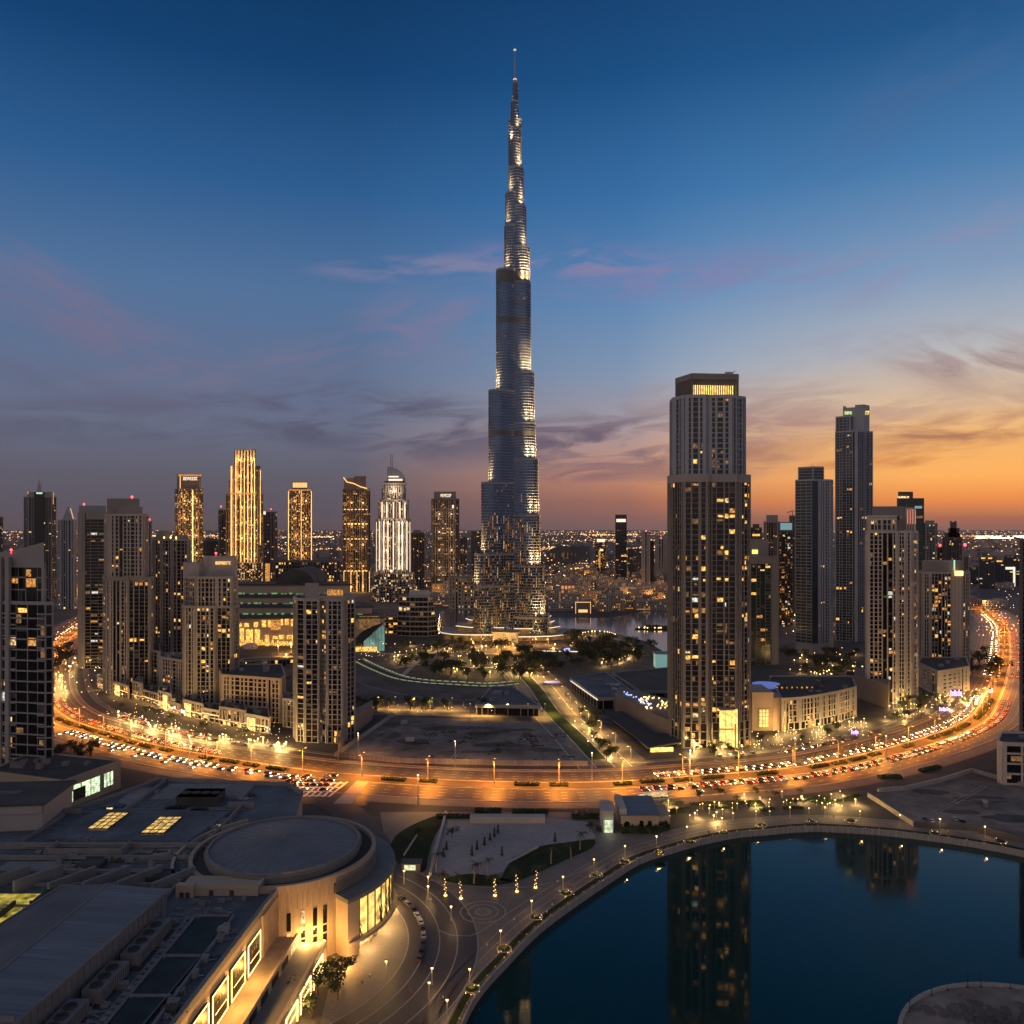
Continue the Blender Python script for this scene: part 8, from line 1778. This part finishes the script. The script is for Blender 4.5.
for sx in (-5.6,5.2):
    for sy in (-1.2,1.2): mb = MB(); n = 12; mb.add([(sx+.5*cos(2*pi*i/n), sy-.12, .5+.5*sin(2*pi*i/n)) for i in range(n)]+[(sx+.5*cos(2*pi*i/n), sy+.12, .5+.5*sin(2*pi*i/n)) for i in range(n)], [(i,(i+1)%n,n+(i+1)%n,n+i) for i in range(n)]+[tuple(range(n))[::-1],tuple(range(n,2*n))]); obj('wheel', mb, M['tyre'], T)
for sy in (-.9,.9): mb = MB(); mb.box(8.6,8.72,sy-.2,sy+.2,.7,1.0); obj('headlight', mb, M['head_on'], T)
# people waiting and walking on the plaza
def person_mesh(seed):
    q = random.Random(seed); mb = MB()
    for s in (-.11,.11): mb.tube((s,q.uniform(-.12,.12),0),(s*.9,0,.85),.07,.10,6,1)
    mb.tube((0,0,.82),(0,0,1.45),.17,.21,8); mb.tube((0,0,1.45),(0,0,1.56),.08,.07,6,2); mb.ball(0,0,1.68,.125,2,n=8,k=6,sz=1.15)
    for s in (-.26,.26): mb.tube((s*.85,0,1.42),(s*1.15,q.uniform(-.1,.15),.82),.06,.045,5)
    return mesh('person', mb, [M['car_'+q.choice(('black','white','dark grey','blue','red'))], M['darkf'], M['skin']])
M['skin'] = mat('skin', (.35,.22,.15), .6, var=0)
PM = [person_mesh(k) for k in range(6)]; q = random.Random(9)
for k in range(11): x, y = G(573+k*1.8+q.uniform(-.4,.4), 813.5+q.uniform(-1.2,2.2)); o = link('person', PM[k % 6], None, (x,y,.06)); tag(o, 'person standing in the group at the back corner of the white plaza', 'person', 'people at the back of the white plaza')
q = random.Random(41)
for k in range(46):
    u = q.random(); i = int(45+u*60) % len(QL); o_ = q.uniform(-15,-2); x, y, a = along(QL, -o_*-1, min(i, len(QL)-2)); o = link('person', PM[k % 6], None, (x,y,.1)); o.rotation_euler = (0,0,q.uniform(0,6)); tag(o, 'person strolling along the curved lake promenade', 'person', 'people strolling on the promenade')
for k, (px, py, l) in enumerate(((410,741,'pale site container standing alone on the bare sand lot'),(527,736,'dark site container near the far side of the bare sand lot'),(404,724,'site container by the boundary wall of the bare sand lot'),(985,806,'site container on the sand lot near the parking block'))):
    x, y = G(px, py); T = thing('site_container', l, 'container', (x, y, .1), world_coords=False); T.rotation_euler = (0,0,.4*k); mb = MB(); mb.box(-3,3,-1.2,1.2,0,2.6)
    for j in range(14): mb.box(-2.8+j*.42,-2.6+j*.42,-1.27,1.27,.15,2.45)
    obj('body', mb, M[('pale','darkf','steel','hvac')[k]], T); mb = MB(); mb.box(3.0,3.06,-1.1,1.1,.15,2.45); mb.box(3.06,3.1,-.05,.05,.15,2.45); obj('door', mb, M['metal'], T)
for k, (px, py, l) in enumerate(((553,888,'person walking on the promenade beside the lit planter'),(556,884,'person standing with another on the promenade'),(487,948,'person on the promenade by the lake, near the lowest lit planter'),(412,996,'person crossing the drop off lanes'),(450,813,'person at the boulevard edge behind the lawn'),(454,813,'second person at the boulevard edge behind the lawn'),(410,994,'person walking just behind another across the lanes'),(362,985,'person walking under the round hall canopy'),(370,978,'person before the shops under the round hall'),(475,878,'person in pale light beside the lit palms'))):
    x, y = G(px, py); o = link('person', PM[k % 6], None, (x,y,.12)); o.rotation_euler = (0,0,q.uniform(0,6)); tag(o, l, 'person')
# hide away nothing: the unplaced prototypes are removed
for p in PROTO+PALM+[BL,SLP,PRL,GRL,GRLL,MST,OTL]+list(CP.values()):
    for c in list(p.children): bpy.data.objects.remove(c)
    bpy.data.objects.remove(p)
# ---------------------------------------------------------------- dusk haze over the whole city
hz = bpy.data.materials.new('dusk_haze'); hz.use_nodes = True; N = hz.node_tree.nodes; N.clear()
v = N.new('ShaderNodeVolumePrincipled'); v.inputs['Color'].default_value = (1,.78,.72,1); v.inputs['Density'].default_value = 1.3e-5; v.inputs['Anisotropy'].default_value = .25
o_ = N.new('ShaderNodeOutputMaterial'); hz.node_tree.links.new(v.outputs[0], o_.inputs['Volume'])
mb = MB(); mb.box(-60000, 60000, -700, 60000, -8, 900); tag(obj('haze', mb, hz), kind='stuff')
